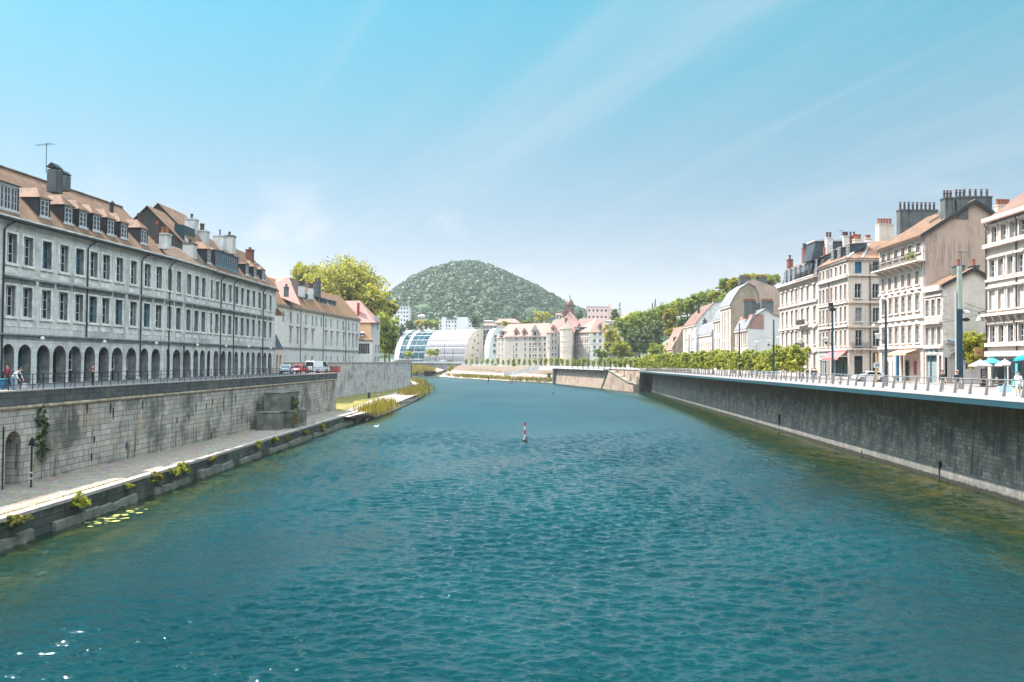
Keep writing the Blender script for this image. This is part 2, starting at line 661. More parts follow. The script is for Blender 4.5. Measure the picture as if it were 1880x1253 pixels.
M_tile_red = tiles('red_brown_roof_tiles', (0.1771, 0.1091, 0.08184), (0.1433, 0.08432, 0.06547), (0.0801, 0.0496, 0.04365), patch=0.35)
M_tile_mix = tiles('mottled_roof_tiles', (0.2912, 0.1512, 0.0896), (0.1904, 0.0952, 0.056), (0.0896, 0.056, 0.0392), patch=0.5)
M_slate = tiles('grey_slates', (0.051, 0.06, 0.069), (0.036, 0.045, 0.054), (0.018, 0.021, 0.024), 0.25, 0.22, 0.5, 0.3)
M_slate_pale = tiles('pale_zinc_slates', (0.1985, 0.1943, 0.2029), (0.1709, 0.168, 0.1788), (0.1103, 0.105, 0.111), 0.5, 0.6, 0.5, 0.2)
M_timber = stone('weathered_cladding', (0.069, 0.063, 0.057), (0.045, 0.042, 0.039), (0.018, 0.018, 0.018), 0.16, 9.0, 0.02,
                 (0.027, 0.027, 0.027), 0.5, 0.5, None, 0.85, 0.4)
M_metal_dark = plain('dark_zinc', (0.0175, 0.02, 0.0215), 0.5, 0.2, 2.0)
M_iron = plain('black_iron', (0.006, 0.0065, 0.007), 0.5, 0.2, 4.0)
M_white = plain('white_paint', (0.414, 0.414, 0.405), 0.5, 0.08, 2.0)
M_pot = plain('terracotta', (0.2058, 0.0637, 0.0294), 0.8, 0.2, 5.0)
M_pot_dark = plain('sooty_pots', (0.06, 0.033, 0.027), 0.7, 0.3, 5.0)
M_render = plain('grey_render', (0.4389, 0.418, 0.3918), 0.9, 0.22, 0.8, bump=0.2)
M_render_dirty = stone('sooty_render', (0.105, 0.1085, 0.105), (0.091, 0.0945, 0.091), (0.084, 0.084, 0.084), 2.0, 1.4, 0.01,
                       (0.035, 0.035, 0.035), 0.7, 0.75, None, 0.9, 0.2, 0.4)
M_render_pale = stone('pale_render', (0.473, 0.4428, 0.4108), (0.4558, 0.4264, 0.395), (0.43, 0.4018, 0.3713), 3.0, 2.6, 0.008,
                      (0.2838, 0.2706, 0.2528), 0.35, 0.5, None, 0.9, 0.15, 0.3)
M_gable_tan = stone('tan_gable_render', (0.3888, 0.2723, 0.2097), (0.3672, 0.2586, 0.2016), (0.3348, 0.2359, 0.1855), 3.0, 2.2, 0.01,
                    (0.1836, 0.1271, 0.1008), 0.5, 0.75, None, 0.9, 0.25, 0.22)
M_brick = stone('red_brick', (0.21, 0.07, 0.049), (0.168, 0.0525, 0.0385), (0.14, 0.105, 0.091), 0.23, 0.08, 0.01,
                (0.07, 0.035, 0.028), 0.4, 0.3, None, 0.85, 0.3)
M_rubble = stone('rubble_stone', (0.34, 0.2576, 0.176), (0.2, 0.1564, 0.112), (0.28, 0.23, 0.168), 0.5, 0.26, 0.03,
                 (0.1, 0.0736, 0.056), 0.4, 0.2, None, 0.9, 0.6)
M_cream = stone('cream_ashlar', (0.4465, 0.3881, 0.3409), (0.4085, 0.352, 0.3102), (0.285, 0.2437, 0.2141), 1.1, 0.45, 0.012,
                (0.247, 0.2166, 0.1923), 0.5, 0.6, (0.437, 0.3429, 0.2884), 0.85, 0.25)
M_cream2 = stone('beige_ashlar', (0.5669, 0.4595, 0.374), (0.5181, 0.4145, 0.34), (0.3715, 0.2973, 0.238), 1.2, 0.48, 0.02,
                 (0.3128, 0.2523, 0.204), 0.4, 0.5, None, 0.85, 0.35)
M_cream_trim = plain('cream_trim', (0.46, 0.3948, 0.3458), 0.8, 0.18, 1.5, bump=0.15)
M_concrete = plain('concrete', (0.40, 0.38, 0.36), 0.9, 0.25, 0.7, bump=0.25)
M_concrete_shade = plain('mossy_shaded_concrete', (0.102, 0.1018, 0.081), 0.9, 0.4, 0.9, bump=0.3)  # darker copy of the concrete: shade painted in, with a mossy tint


def right_wall_mat():
    m, nt, bs = new_mat('stained_river_wall')
    tc = nt.add('ShaderNodeTexCoord')
    uv, ob = tc.outputs['UV'], tc.outputs['Object']
    sp = nt.add('ShaderNodeSeparateXYZ')
    nt.l.new(ob, sp.inputs[0])
    z = sp.outputs[2]
    br = nt.add('ShaderNodeTexBrick')
    nt.set(br.inputs['Vector'], uv)
    nt.set(br.inputs['Color1'], (0.33, 0.295, 0.245))
    nt.set(br.inputs['Color2'], (0.155, 0.145, 0.128))
    nt.set(br.inputs['Mortar'], (0.05, 0.055, 0.052))
    br.inputs['Scale'].default_value = 1.0
    br.inputs['Brick Width'].default_value = 0.8
    br.inputs['Row Height'].default_value = 0.36
    br.inputs['Mortar Size'].default_value = 0.02
    n = nt.noise(ob, 0.5, 5, 0.7)
    col = nt.mix(nt.ramp(n, 0.35, 0.65), br.outputs['Color'], (0.09, 0.088, 0.08))
    hi = nt.ramp(z, 4.4, 6.6)
    col = nt.mix(nt.math('MULTIPLY', hi, 0.75), col, (0.12, 0.09, 0.048))
    s = nt.noise(nt.scale(uv, (2.6, 0.11, 1)), 1.0, 5, 0.75)
    col = nt.mix(nt.ramp(s, 0.53, 0.66, 0.0, 0.85), col, (0.014, 0.017, 0.017))
    s2 = nt.noise(nt.scale(uv, (4.5, 0.14, 1), loc=(5, 2, 0)), 1.0, 5, 0.75)
    col = nt.mix(nt.ramp(s2, 0.54, 0.66, 0.0, 0.7), col, (0.30, 0.27, 0.19))
    low = nt.ramp(nt.math('ADD', z, nt.math('MULTIPLY', n, 0.8)), 1.75, 1.45)
    col = nt.mix(nt.math('MULTIPLY', low, 0.55), col, (0.12, 0.125, 0.12))
    wl = nt.ramp(nt.math('ADD', z, nt.math('MULTIPLY', nt.noise(ob, 2.0, 4, 0.7), 0.5)), 0.75, 0.55)
    col = nt.mix(wl, col, (0.02, 0.022, 0.018))
    nt.l.new(col, bs.inputs['Base Color'])
    bs.inputs['Roughness'].default_value = 0.85
    bs.inputs['Specular IOR Level'].default_value = 0.25
    h = nt.math('SUBTRACT', nt.noise(ob, 3.0, 5, 0.7), nt.math('MULTIPLY', br.outputs['Fac'], 0.5))
    nt.l.new(nt.bump(h, 0.5, 0.05), bs.inputs['Normal'])
    return m


M_rwall = right_wall_mat()
M_sunwall = stone('pale_river_wall', (0.288, 0.2232, 0.1692), (0.2592, 0.2016, 0.1512), (0.2016, 0.1584, 0.1188), 2.4, 1.6, 0.012,
                  (0.108, 0.0864, 0.0612), 0.7, 0.8, None, 0.9, 0.3, 0.25)
M_embank = stone('sloped_stone_bank', (0.1528, 0.1111, 0.07986), (0.118, 0.0868, 0.0625), (0.08333, 0.06597, 0.04861), 0.8, 0.5, 0.03,
                 (0.06944, 0.05208, 0.03472), 0.5, 0.3, None, 0.9, 0.5, 0.2)
M_paving = stone('pale_paving', (0.2232, 0.1925, 0.1786), (0.2009, 0.173, 0.1618), (0.1618, 0.1395, 0.1311), 1.2, 0.6, 0.012,
                 (0.2009, 0.1786, 0.1674), 0.35, 0.15, None, 0.85, 0.15, 0.15)
M_road = plain('grey_asphalt', (0.10, 0.10, 0.10), 0.9, 0.2, 0.8, bump=0.15)
M_path = plain('pinkish_gravel_path', (0.2448, 0.1989, 0.1714), 0.95, 0.15, 0.7, bump=0.2)


def cobble_mat():
    m, nt, bs = new_mat('cobbled_quay')
    tc = nt.add('ShaderNodeTexCoord')
    uv, ob = tc.outputs['UV'], tc.outputs['Object']
    v = nt.add('ShaderNodeTexVoronoi')
    v.feature = 'F1'
    nt.set(v.inputs['Vector'], uv)
    v.inputs['Scale'].default_value = 3.2
    v2 = nt.add('ShaderNodeTexVoronoi')
    v2.feature = 'DISTANCE_TO_EDGE'
    nt.set(v2.inputs['Vector'], uv)
    v2.inputs['Scale'].default_value = 3.2
    e = nt.ramp(v2.outputs['Distance'], 0.02, 0.10)
    c = nt.mix(nt.ramp(nt.noise(ob, 0.7, 4, 0.6), 0.3, 0.7), (0.20, 0.160, 0.132), (0.27, 0.218, 0.182))
    hs = nt.mix(0.35, c, v.outputs['Color'], 'SOFT_LIGHT')
    c = nt.mix(e, (0.16, 0.14, 0.10), hs)
    g = nt.noise(nt.scale(ob, (1.6, 0.35, 1)), 1.0, 4, 0.7)
    c = nt.mix(nt.math('MULTIPLY', nt.ramp(g, 0.58, 0.72), nt.math('SUBTRACT', 1.0, nt.math('MULTIPLY', e, 0.6))), c, (0.10, 0.10, 0.03))
    nt.l.new(c, bs.inputs['Base Color'])
    bs.inputs['Roughness'].default_value = 0.9
    bs.inputs['Specular IOR Level'].default_value = 0.2
    nt.l.new(nt.bump(e, 0.5, 0.04), bs.inputs['Normal'])
    return m


M_cobble = cobble_mat()


def ground_mat():
    m, nt, bs = new_mat('town_ground')
    ob = nt.add('ShaderNodeTexCoord').outputs['Object']
    n = nt.noise(ob, 0.02, 5, 0.6)
    n2 = nt.noise(ob, 0.6, 4, 0.6)
    c = nt.mix(nt.ramp(n, 0.4, 0.6), (0.16, 0.15, 0.13), (0.07, 0.10, 0.035))
    c = nt.mix(nt.ramp(n2, 0.3, 0.7, 0, 0.5), c, (0.2, 0.18, 0.14))
    nt.l.new(c, bs.inputs['Base Color'])
    bs.inputs['Roughness'].default_value = 0.95
    return m


M_ground = ground_mat()
M_grass = plain('dry_lawn', (0.132, 0.114, 0.021), 0.95, 0.35, 0.6, bump=0.3)
M_fascia = plain('blue_grey_fascia', (0.16, 0.33, 0.40), 0.45, 0.08, 0.5)
M_edge = plain('pale_deck_edge', (0.322, 0.308, 0.308), 0.7, 0.08, 0.8)
M_steel = plain('brushed_steel', (0.24, 0.235, 0.225), 0.4, 0.1, 2.0, metal=0.5)
M_rock = plain('bank_rocks', (0.2352, 0.1904, 0.1456), 0.9, 0.3, 1.5, bump=0.5)

# --- openings
M_glass = glass_mat('dark_glass', (0.004, 0.0088, 0.012))
M_glass_c = glass_mat('curtained_glass', (0.012, 0.0192, 0.024), 0.1, (0.27, 0.258, 0.24))
M_glass_t = glass_mat('teal_glass', (0.005, 0.02625, 0.0325), 0.08)
M_shutter = plain('pale_shutters', (0.42, 0.375, 0.35), 0.7, 0.08, 6.0)
M_blue = plain('blue_paint', (0.018, 0.09, 0.168), 0.5, 0.1, 2.0)
M_bluepale = plain('pale_blue_paint', (0.0728, 0.1575, 0.189), 0.5, 0.15, 2.0)
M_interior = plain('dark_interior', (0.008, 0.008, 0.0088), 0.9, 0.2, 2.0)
M_wood = plain('brown_wood', (0.20, 0.11, 0.06), 0.7, 0.2, 3.0)
M_greenpaint = plain('dark_green_metal', (0.006, 0.03, 0.0375), 0.5, 0.15, 3.0)
M_mast = plain('blue_green_mast', (0.005, 0.0275, 0.0425), 0.4, 0.1, 1.0)
M_mastgrey = plain('grey_green_mast', (0.20, 0.24, 0.20), 0.5, 0.1, 1.0)
M_lampglass = plain('frosted_lantern', (0.6, 0.544, 0.496), 0.3, 0.05, 2.0)
M_red = plain('red_paint', (0.252, 0.0168, 0.018), 0.4, 0.05, 2.0)
M_carred = plain('red_car_paint', (0.35, 0.021, 0.0315), 0.25, 0.03, 1.0, spec=0.6)
M_carwhite = plain('white_car_paint', (0.525, 0.525, 0.525), 0.3, 0.03, 1.0, spec=0.6)
M_carblue = plain('pale_car_paint', (0.45, 0.55, 0.60), 0.3, 0.03, 1.0, spec=0.6)
M_tyre = plain('black_rubber', (0.015, 0.015, 0.015), 0.8, 0.1, 4.0)
M_pinkcloth = plain('red_awning_cloth', (0.42, 0.105, 0.105), 0.85, 0.08, 2.0)
M_orangecloth = plain('orange_awning_cloth', (0.448, 0.252, 0.161), 0.85, 0.08, 2.0)
M_whitecloth = plain('white_cloth', (0.3315, 0.2933, 0.2805), 0.85, 0.06, 2.0)
M_tealcloth = plain('teal_cloth', (0.042, 0.252, 0.28), 0.85, 0.08, 2.0)
M_tram = plain('turquoise_tram_paint', (0.012, 0.252, 0.276), 0.3, 0.04, 1.0, spec=0.6)
M_black = plain('black_paint', (0.006, 0.006, 0.007), 0.5, 0.1, 2.0)
M_yellow = plain('ochre_paint', (0.33, 0.204, 0.072), 0.6, 0.1, 2.0)
M_skin = plain('skin', (0.50, 0.30, 0.22), 0.6, 0.05, 8.0)
M_hair = plain('dark_hair', (0.025, 0.018, 0.014), 0.7, 0.2, 12.0)
M_jean = plain('blue_denim', (0.10, 0.16, 0.24), 0.9, 0.1, 10.0)
M_beige = plain('beige_cotton', (0.42, 0.34, 0.26), 0.9, 0.1, 8.0)
M_navy = plain('dark_shirt', (0.015, 0.018, 0.026), 0.9, 0.1, 8.0)
M_darkred = plain('dark_red_shirt', (0.16, 0.02, 0.025), 0.9, 0.1, 8.0)
M_whiteshirt = plain('white_shirt', (0.68, 0.68, 0.70), 0.9, 0.06, 8.0)
M_paleblue = plain('pale_blue_plastic', (0.38, 0.58, 0.68), 0.5, 0.06, 3.0)

# --- plants
L_yellow = leaf_mat('yellow_green_leaves', (0.0952, 0.0986, 0.0221), (0.255, 0.2303, 0.04505), (0.4462, 0.374, 0.0884))
L_lime = leaf_mat('lime_leaves', (0.08272, 0.11, 0.01408), (0.2059, 0.213, 0.02464), (0.3573, 0.3159, 0.04136))
L_green = leaf_mat('green_leaves', (0.04692, 0.078, 0.01833), (0.1384, 0.1765, 0.02933), (0.2956, 0.2853, 0.05278))
L_dark = leaf_mat('dark_leaves', (0.02025, 0.04332, 0.01336), (0.05696, 0.08559, 0.02461), (0.1215, 0.1403, 0.03938), 0.2)
L_gold = leaf_mat('golden_leaves', (0.088, 0.084, 0.0088), (0.2112, 0.1848, 0.016), (0.3344, 0.264, 0.0264))
L_box = leaf_mat('clipped_tree_leaves', (0.06528, 0.09696, 0.0192), (0.2266, 0.2438, 0.04128), (0.4214, 0.3802, 0.08832))
L_hill = leaf_mat('hill_forest', (0.014, 0.038, 0.012), (0.024, 0.054, 0.018), (0.034, 0.066, 0.022), 0.12)
L_weed = leaf_mat('bank_weeds', (0.03575, 0.0429, 0.00845), (0.1216, 0.1144, 0.02145), (0.2288, 0.1859, 0.0429))
L_dry = leaf_mat('dry_reeds', (0.105, 0.077, 0.0175), (0.21, 0.154, 0.0315), (0.294, 0.217, 0.056))
M_bark = plain('bark', (0.10, 0.08, 0.06), 0.9, 0.3, 4.0, bump=0.4)
# ------------------------------------------------------------------ setting
rnd = random.Random(7)
PZ = 1.65                    # lower quay
SL = 8.2                     # street on the left bank
LW0, LW1 = onZ(0, 900, PZ), onZ(617, 752, PZ)      # foot of the near quay wall
_d = (LW1 - LW0)


def lw(Y, dx=0.0):
    t = (Y - LW0.y) / _d.y
    return LW0.x + _d.x * t + dx


LE0, LE1 = onZ(0, 955, PZ), onZ(575, 781, PZ)
_e = (LE1 - LE0)


def le(Y, dx=0.0):
    t = (Y - LE0.y) / _e.y
    return LE0.x + _e.x * t + dx


def zR(Y):                   # street on the right bank falls slightly downstream
    return 8.22 - 0.0022 * (Y - 60)


def XD(Y): return 31.2 + 0.0456 * Y      # deck edge
def XW(Y): return 35.5 + 0.0456 * Y      # right wall face


W2a, W2b = onZ(618, 729.5, PZ), onZ(754, 710.5, PZ)
_w2 = W2b - W2a
W2s = W2a - _w2 * 0.55


# water: a rippled sheet near the bridge, flat far off
import numpy as np


def ripples():
    rg = np.random.default_rng(5)
    xs = np.arange(-46.0, 64.0, 0.11)
    ys, y = [], 18.0
    while y < 150:
        ys.append(y)
        y += max(0.09, y * 0.0030)
    ys.append(150.0)
    ys = np.array(ys)
    dy = np.gradient(ys)
    Xg, Yg = np.meshgrid(xs, ys)
    DY = np.repeat(dy[:, None], len(xs), 1)
    wx = Xg + 0.5 * np.sin(Yg * .31 + 1.3) + .35 * np.sin(Xg * .23 + Yg * .17)
    wy = Yg + 0.5 * np.sin(Xg * .27 + .4) + .35 * np.sin(Xg * .19 - Yg * .21)
    h = np.zeros_like(Xg)
    for k in range(64):
        lam = 0.34 * (6.5 ** rg.random() ** 1.5)
        th = rg.normal(0.15, 0.55)
        kx, ky = sin(th) * 2 * pi / lam, cos(th) * 2 * pi / lam
        amp = 0.0098 * lam ** 0.85
        vis = np.clip((lam / max(abs(cos(th)), .3) / DY - 2.0) / 1.6, 0, 1)
        ph = kx * wx + ky * wy + rg.random() * 6.283
        sv = np.sin(ph)
        h += amp * vis * (sv + .25 * np.cos(2 * ph))
    g = .75 + .35 * np.sin(Xg * .11 + Yg * .05 + 1) * np.sin(Yg * .083 - Xg * .04) + .15 * np.sin(Xg * .31 - Yg * .22)
    h *= g * np.clip((150 - Yg) / 30, 0, 1) * np.clip((Yg - 18) / 2, 0, 1)
    n, m = Xg.shape
    co = np.stack([Xg, Yg, h * WAVE], -1).reshape(-1, 3)
    ii = np.arange(n * m).reshape(n, m)
    q = np.stack([ii[:-1, :-1], ii[:-1, 1:], ii[1:, 1:], ii[1:, :-1]], -1).reshape(-1, 4)
    fl = [(-900, -60, 0), (-46, -60, 0), (64, -60, 0), (500, -60, 0), (-900, 18, 0), (-46, 18, 0), (64, 18, 0), (500, 18, 0),
          (-900, 150, 0), (-46, 150, 0), (64, 150, 0), (500, 150, 0), (-900, 760, 0), (500, 760, 0)]
    b = len(co)
    co = np.concatenate([co, np.array(fl, float)])
    ex = np.array([[0, 1, 5, 4], [1, 2, 6, 5], [2, 3, 7, 6], [4, 5, 9, 8], [6, 7, 11, 10], [8, 11, 13, 12]]) + b
    q = np.concatenate([q, ex])
    me = bpy.data.meshes.new('river_water')
    me.vertices.add(len(co)); me.vertices.foreach_set('co', co.ravel())
    me.loops.add(q.size); me.loops.foreach_set('vertex_index', q.ravel().astype(np.int32))
    me.polygons.add(len(q)); me.polygons.foreach_set('loop_start', np.arange(0, q.size, 4, dtype=np.int32))
    me.polygons.foreach_set('use_smooth', np.ones(len(q), bool))
    me.materials.append(M_water)
    me.update(calc_edges=True)
    o = bpy.data.objects.new('river_water', me)
    COL.objects.link(o)
    o['kind'] = 'structure'


WAVE = 1.0
ripples()

# land sheets
farY = []
BANK = [  # px, waterline y, (py, dY) rows rising to the street
    (780, 690.5, [(684, 14), (674, 60), (668.5, 90)]),
    (812, 692, [(685.5, 10), (678, 34), (669, 60)]),
    (850, 695, [(689, 9), (682, 26), (671, 48)]),
    (905, 698, [(691, 12), (685, 40), (673.2, 58)]),
    (960, 700.5, [(692.5, 14), (686, 46), (673.2, 62)]),
    (1019, 704, [(697.5, 14), (689, 42), (674, 52)]),
]
rows = []
for px, yw, rr in BANK:
    p0 = onZ(px, yw, 0)
    pr = [p0 + Vector((0, -3, -0.6))]
    pr.append(p0)
    for py, dY in rr:
        pr.append(at(px, py, p0.y + dY))
    rows.append(pr)
mb = MB()
for a, b in zip(rows, rows[1:]):
    mb.face([a[0], b[0], b[1], a[1]], 0)
    mb.face([a[1], b[1], b[2], a[2]], 0)
    mb.face([a[2], b[2], b[3], a[3]], 1)
    mb.face([a[3], b[3], b[4], a[4]], 2)
struct('river_bank', mb, [M_rock, plain('pale_bank_path', (0.21, 0.165, 0.14), 0.95, .15, .3), M_embank])
far_top = [r[4] for r in rows]
SW0, SW1 = onZ(1019, 704, 0), onZ(1175, 720, 0)    # sunlit wall across the bend
far_top += [Vector((SW0.x, SW0.y + 0.5, 8.45)), Vector((SW1.x, SW1.y + 0.5, 7.85))]

mb = MB()
mb.face([(lw(-40), -40, SL), (LW1.x, LW1.y, SL), (LW1.x - 9, LW1.y + 1, SL), (W2s.x - 0.2, W2s.y, SL), (W2b.x - 0.3, W2b.y, SL),
         (-58, 420, SL), (-72, 596, 8.6), (-420, 620, 9), (-420, -40, SL)])
mb.face([(XD(-40), -40, zR(-40)), (420, -40, zR(-40)), (420, 330, zR(330)), (XD(330), 330, zR(330))])
fl = [tuple(p) for p in far_top] + [(XW(311), 312, 7.7), (420, 330, 7.7), (3500, 700, 12), (3500, 5200, 30),
                                    (-3500, 5200, 30), (-3500, 700, 12), (-200, 700, 9)]
mb.face(fl)
struct('ground', mb, M_ground)

# lower quay on the left: cobbled platform, kerb slab, mossy river face and pale footing
mb = MB()
N = 24
Y0, Y1 = 12.0, 152.0
for k in range(N):
    a, b = Y0 + (Y1 - Y0) * k / N, Y0 + (Y1 - Y0) * (k + 1) / N
    mb.face([(lw(a, -0.4), a, PZ), (le(a, -0.62), a, PZ), (le(b, -0.62), b, PZ), (lw(b, -0.4), b, PZ)], 0)
    mb.hexa([(le(a, -0.62), a, PZ - 0.17), (le(a), a, PZ - 0.17), (le(b), b, PZ - 0.17), (le(b, -0.62), b, PZ - 0.17),
             (le(a, -0.62), a, PZ + 0.05), (le(a), a, PZ + 0.04), (le(b), b, PZ + 0.04), (le(b, -0.62), b, PZ + 0.05)], 1)
    mb.face([(le(a, -0.05), a, -1), (le(b, -0.05), b, -1), (le(b, -0.05), b, PZ - 0.16), (le(a, -0.05), a, PZ - 0.16)], 2)
mb.face([(le(Y1, -0.05), Y1, -1), (le(Y1, -8), Y1, -1), (le(Y1, -8), Y1, PZ), (le(Y1, -0.05), Y1, PZ)], 2)
struct('quay_path', mb, [M_cobble, M_coping, M_quay_low])
mb = MB()
Y = 14.0
while Y < Y1 - 3:
    L = rnd.uniform(5, 12)
    h = rnd.uniform(0.38, 0.62)
    pts = 6
    for k in range(pts):
        a, b = Y + L * k / pts, Y + L * (k + 1) / pts
        ha, hb = h + rnd.uniform(-.12, .12), h + rnd.uniform(-.12, .12)
        mb.hexa([(le(a, -0.2), a, -1), (le(a, 0.28), a, -1), (le(b, 0.28), b, -1), (le(b, -0.2), b, -1),
                 (le(a, -0.2), a, ha + .1), (le(a, 0.16), a, ha), (le(b, 0.16), b, hb), (le(b, -0.2), b, hb + .1)])
    Y += L + rnd.uniform(0.2, 4.0)
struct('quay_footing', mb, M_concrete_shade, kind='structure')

# gravel path, lawn and ramp on the point
outer = [(640, 766), (650, 763), (668, 759), (692, 752), (732, 738), (770, 723), (783, 713), (770, 705), (752, 699)]
water = [(660, 772), (668, 770), (690, 766.5), (728, 752), (760, 737), (786, 721), (793, 712), (775, 703.5), (752, 696.5)]
op = [onZ(x, y, 1.5) for x, y in outer]
wp = [onZ(x, y, 0) for x, y in water]
inner = [Vector((LW1.x + 0.5, LW1.y - 14, 1.6)), Vector((LW1.x - 1, LW1.y + 4, 1.6)), W2s.copy(), W2a.copy(), W2a + _w2 * 0.35, W2a + _w2 * 0.7, W2a + _w2 * 0.97, W2a + _w2 * 1.05 + Vector((-8, 3, 0)), W2b + Vector((-20, 40, 0))]
for p in inner: p.z = 1.5
mb = MB()
for k in range(len(op) - 1):
    mb.face([inner[k], op[k], op[k + 1], inner[k + 1]], 0)
    mid_a, mid_b = op[k], op[k + 1]
    mb.face([op[k], wp[k], wp[k + 1], op[k + 1]], 1)
    mb.face([wp[k], wp[k] + Vector((1.5, -2, -1)), wp[k + 1] + Vector((1.5, -2, -1)), wp[k + 1]], 1)
struct('gravel_path', mb, [M_path, M_path])
g = [onZ(x, y, 1.512) for x, y in ((617, 754), (650, 744), (700, 733), (752, 720), (790, 713))]
mb = MB()
gi = [Vector((LW1.x - 3, LW1.y + 6, 1.512)), Vector((W2a.x, W2a.y, 1.512)), Vector((*(W2a + _w2 * .35).xy, 1.512)), Vector((*(W2a + _w2 * .7).xy, 1.512)), Vector((*(W2a + _w2 * 1.0).xy, 1.512))]
g = [onZ(x, y, 1.512) for x, y in ((612, 762), (640, 752), (680, 735.5), (720, 722), (751, 713))]
for k in range(4):
    mb.face([gi[k], g[k], g[k + 1], gi[k + 1]])
struct('lawn', mb, M_grass)

# street surface on the left and promenade on the right
mb = MB()
mb.face([(lw(20, -0.6), 20, SL + 0.004), (lw(LW1.y, -0.6), LW1.y, SL + 0.004), (-47, 172, SL + 0.004), (-41, 20, SL + 0.004)])
struct('street', mb, M_road)
mb = MB()
NS = 14
ys = [30 + (330 - 30) * k / NS for k in range(NS + 1)]
for a, b in zip(ys, ys[1:]):
    mb.face([(XD(a) + 0.02, a, zR(a) + 0.01), (XD(a) + 40, a, zR(a) + 0.012), (XD(b) + 40, b, zR(b) + 0.012), (XD(b) + 0.02, b, zR(b) + 0.01)])
struct('promenade_paving', mb, M_paving)


# ------------------------------------------------------------------ wall with openings
def wall(mb, fr, u0, u1, z0, z1, ops=(), depth=0.35, mi=0, mr=None, seg=10, d0=0.0):
    """front face in the plane d=d0 with holes; ops: (ua, ub, za, zb, arch, depth)"""
    mr = mi if mr is None else mr
    us = sorted({u0, u1, *[o[0] for o in ops], *[o[1] for o in ops]})
    us = [u for u in us if u0 - 1e-6 <= u <= u1 + 1e-6]
    F = lambda u, d, z: fr.pt(u, d + d0, z)
    for a, b in zip(us, us[1:]):
        if b - a < 1e-5: continue
        m = (a + b) / 2
        cols = sorted([o for o in ops if o[0] - 1e-6 <= m <= o[1] + 1e-6], key=lambda o: o[2])
        z = z0
        for o in cols:
            if o[2] > z + 1e-5:
                mb.face([F(a, 0, z), F(b, 0, z), F(b, 0, o[2]), F(a, 0, o[2])], mi)
            z = o[3]
        if z1 > z + 1e-5:
            mb.face([F(a, 0, z), F(b, 0, z), F(b, 0, z1), F(a, 0, z1)], mi)
    for o in ops:
        ua, ub, za, zb = o[:4]
        arch = o[4] if len(o) > 4 else 0
        dp = o[5] if len(o) > 5 else depth
        if not arch:
            mb.face([F(ua, 0, za), F(ua, dp, za), F(ua, dp, zb), F(ua, 0, zb)], mr)
            mb.face([F(ub, dp, za), F(ub, 0, za), F(ub, 0, zb), F(ub, dp, zb)], mr)
            mb.face([F(ua, 0, zb), F(ua, dp, zb), F(ub, dp, zb), F(ub, 0, zb)], mr)
            mb.face([F(ua, 0, za), F(ub, 0, za), F(ub, dp, za), F(ua, dp, za)], mr)
        else:
            r = (ub - ua) / 2
            rise = min(arch * r, zb - za)
            zs = zb - rise
            c = (ua + ub) / 2
            pts = [(c - r * cos(pi * k / seg), zs + rise * sin(pi * k / seg)) for k in range(seg + 1)]
            for p, q in zip(pts, pts[1:]):
                mb.face([F(p[0], 0, p[1]), F(q[0], 0, q[1]), F(q[0], 0, zb), F(p[0], 0, zb)], mi)
                mb.face([F(p[0], 0, p[1]), F(p[0], dp, p[1]), F(q[0], dp, q[1]), F(q[0], 0, q[1])], mr)
            mb.face([F(ua, 0, za), F(ua, dp, za), F(ua, dp, zs), F(ua, 0, zs)], mr)
            mb.face([F(ub, dp, za), F(ub, 0, za), F(ub, 0, zs), F(ub, dp, zs)], mr)
            mb.face([F(ua, 0, za), F(ub, 0, za), F(ub, dp, za), F(ua, dp, za)], mr)


# ------------------------------------------------------------------ quay walls
qf = Fr((lw(14), 14), (LW1.x, LW1.y))
QL = qf.L
QT = SL + 0.03
t = thing('stone_quay_wall', 'long grey stone quay wall with dark parapet course along the cobbled lower quay', 'wall', (lw(60), 60, PZ))
mb = MB()
ua, ub = qf.U(9, 850)[0], qf.U(38, 850)[0]
wall(mb, qf, 0, QL, PZ - 0.6, QT - 1.35, [(ua, ub, PZ + 0.02, zof(24, 792, qf.pt((ua + ub) / 2, 0, 0).y), 1.0, 1.6)], seg=12)
mb.face([qf.pt(ua - .1, 1.6, PZ), qf.pt(ub + .1, 1.6, PZ), qf.pt(ub + .1, 1.6, PZ + 6), qf.pt(ua - .1, 1.6, PZ + 6)], 1)
mb.face([qf.pt(QL, 0, PZ - .6), qf.pt(QL, 9, PZ - .6), qf.pt(QL, 9, QT - 1.35), qf.pt(QL, 0, QT - 1.35)])
mb.build('wall_face', [M_quay, M_interior], t)
mb = MB(qf.M())
k = 0.0
while k < QL:
    L = min(rnd.uniform(1.6, 2.4), QL - k)
    o = rnd.uniform(-.012, .012)
    mb.box(k + .008, k + L - .008, -0.16 + o, 0.4, QT - 1.02, QT - 0.10)
    k += L
mb.build('parapet_course', M_coping_dark, t)
mb = MB(qf.M())
k = 0.0
while k < QL:
    L = min(rnd.uniform(1.3, 2.1), QL - k)
    o = rnd.uniform(-.015, .015)
    mb.box(k + .006, k + L - .006, -0.22 + o, 0.55, QT - 0.10, QT)
    k += L
mb.build('coping', M_coping, t)
mb = MB(qf.M())
k = 0.0
while k < QL:
    L = min(rnd.uniform(0.7, 1.2), QL - k)
    s = rnd.uniform(.85, 1.1)
    prof = [(0.1, QT - 1.35)] + [(-0.19 * s * sin(pi * j / 6), QT - 1.19 - 0.165 * cos(pi * j / 6)) for j in range(7)] + [(0.1, QT - 1.02)]
    mb.prism(prof, 0, k + .01, k + L - .01)
    k += L
mb.build('roll_moulding', plain('mossy_moulding', (0.30, 0.24, 0.16), 0.9, 0.45, 1.5, bump=0.3), t)
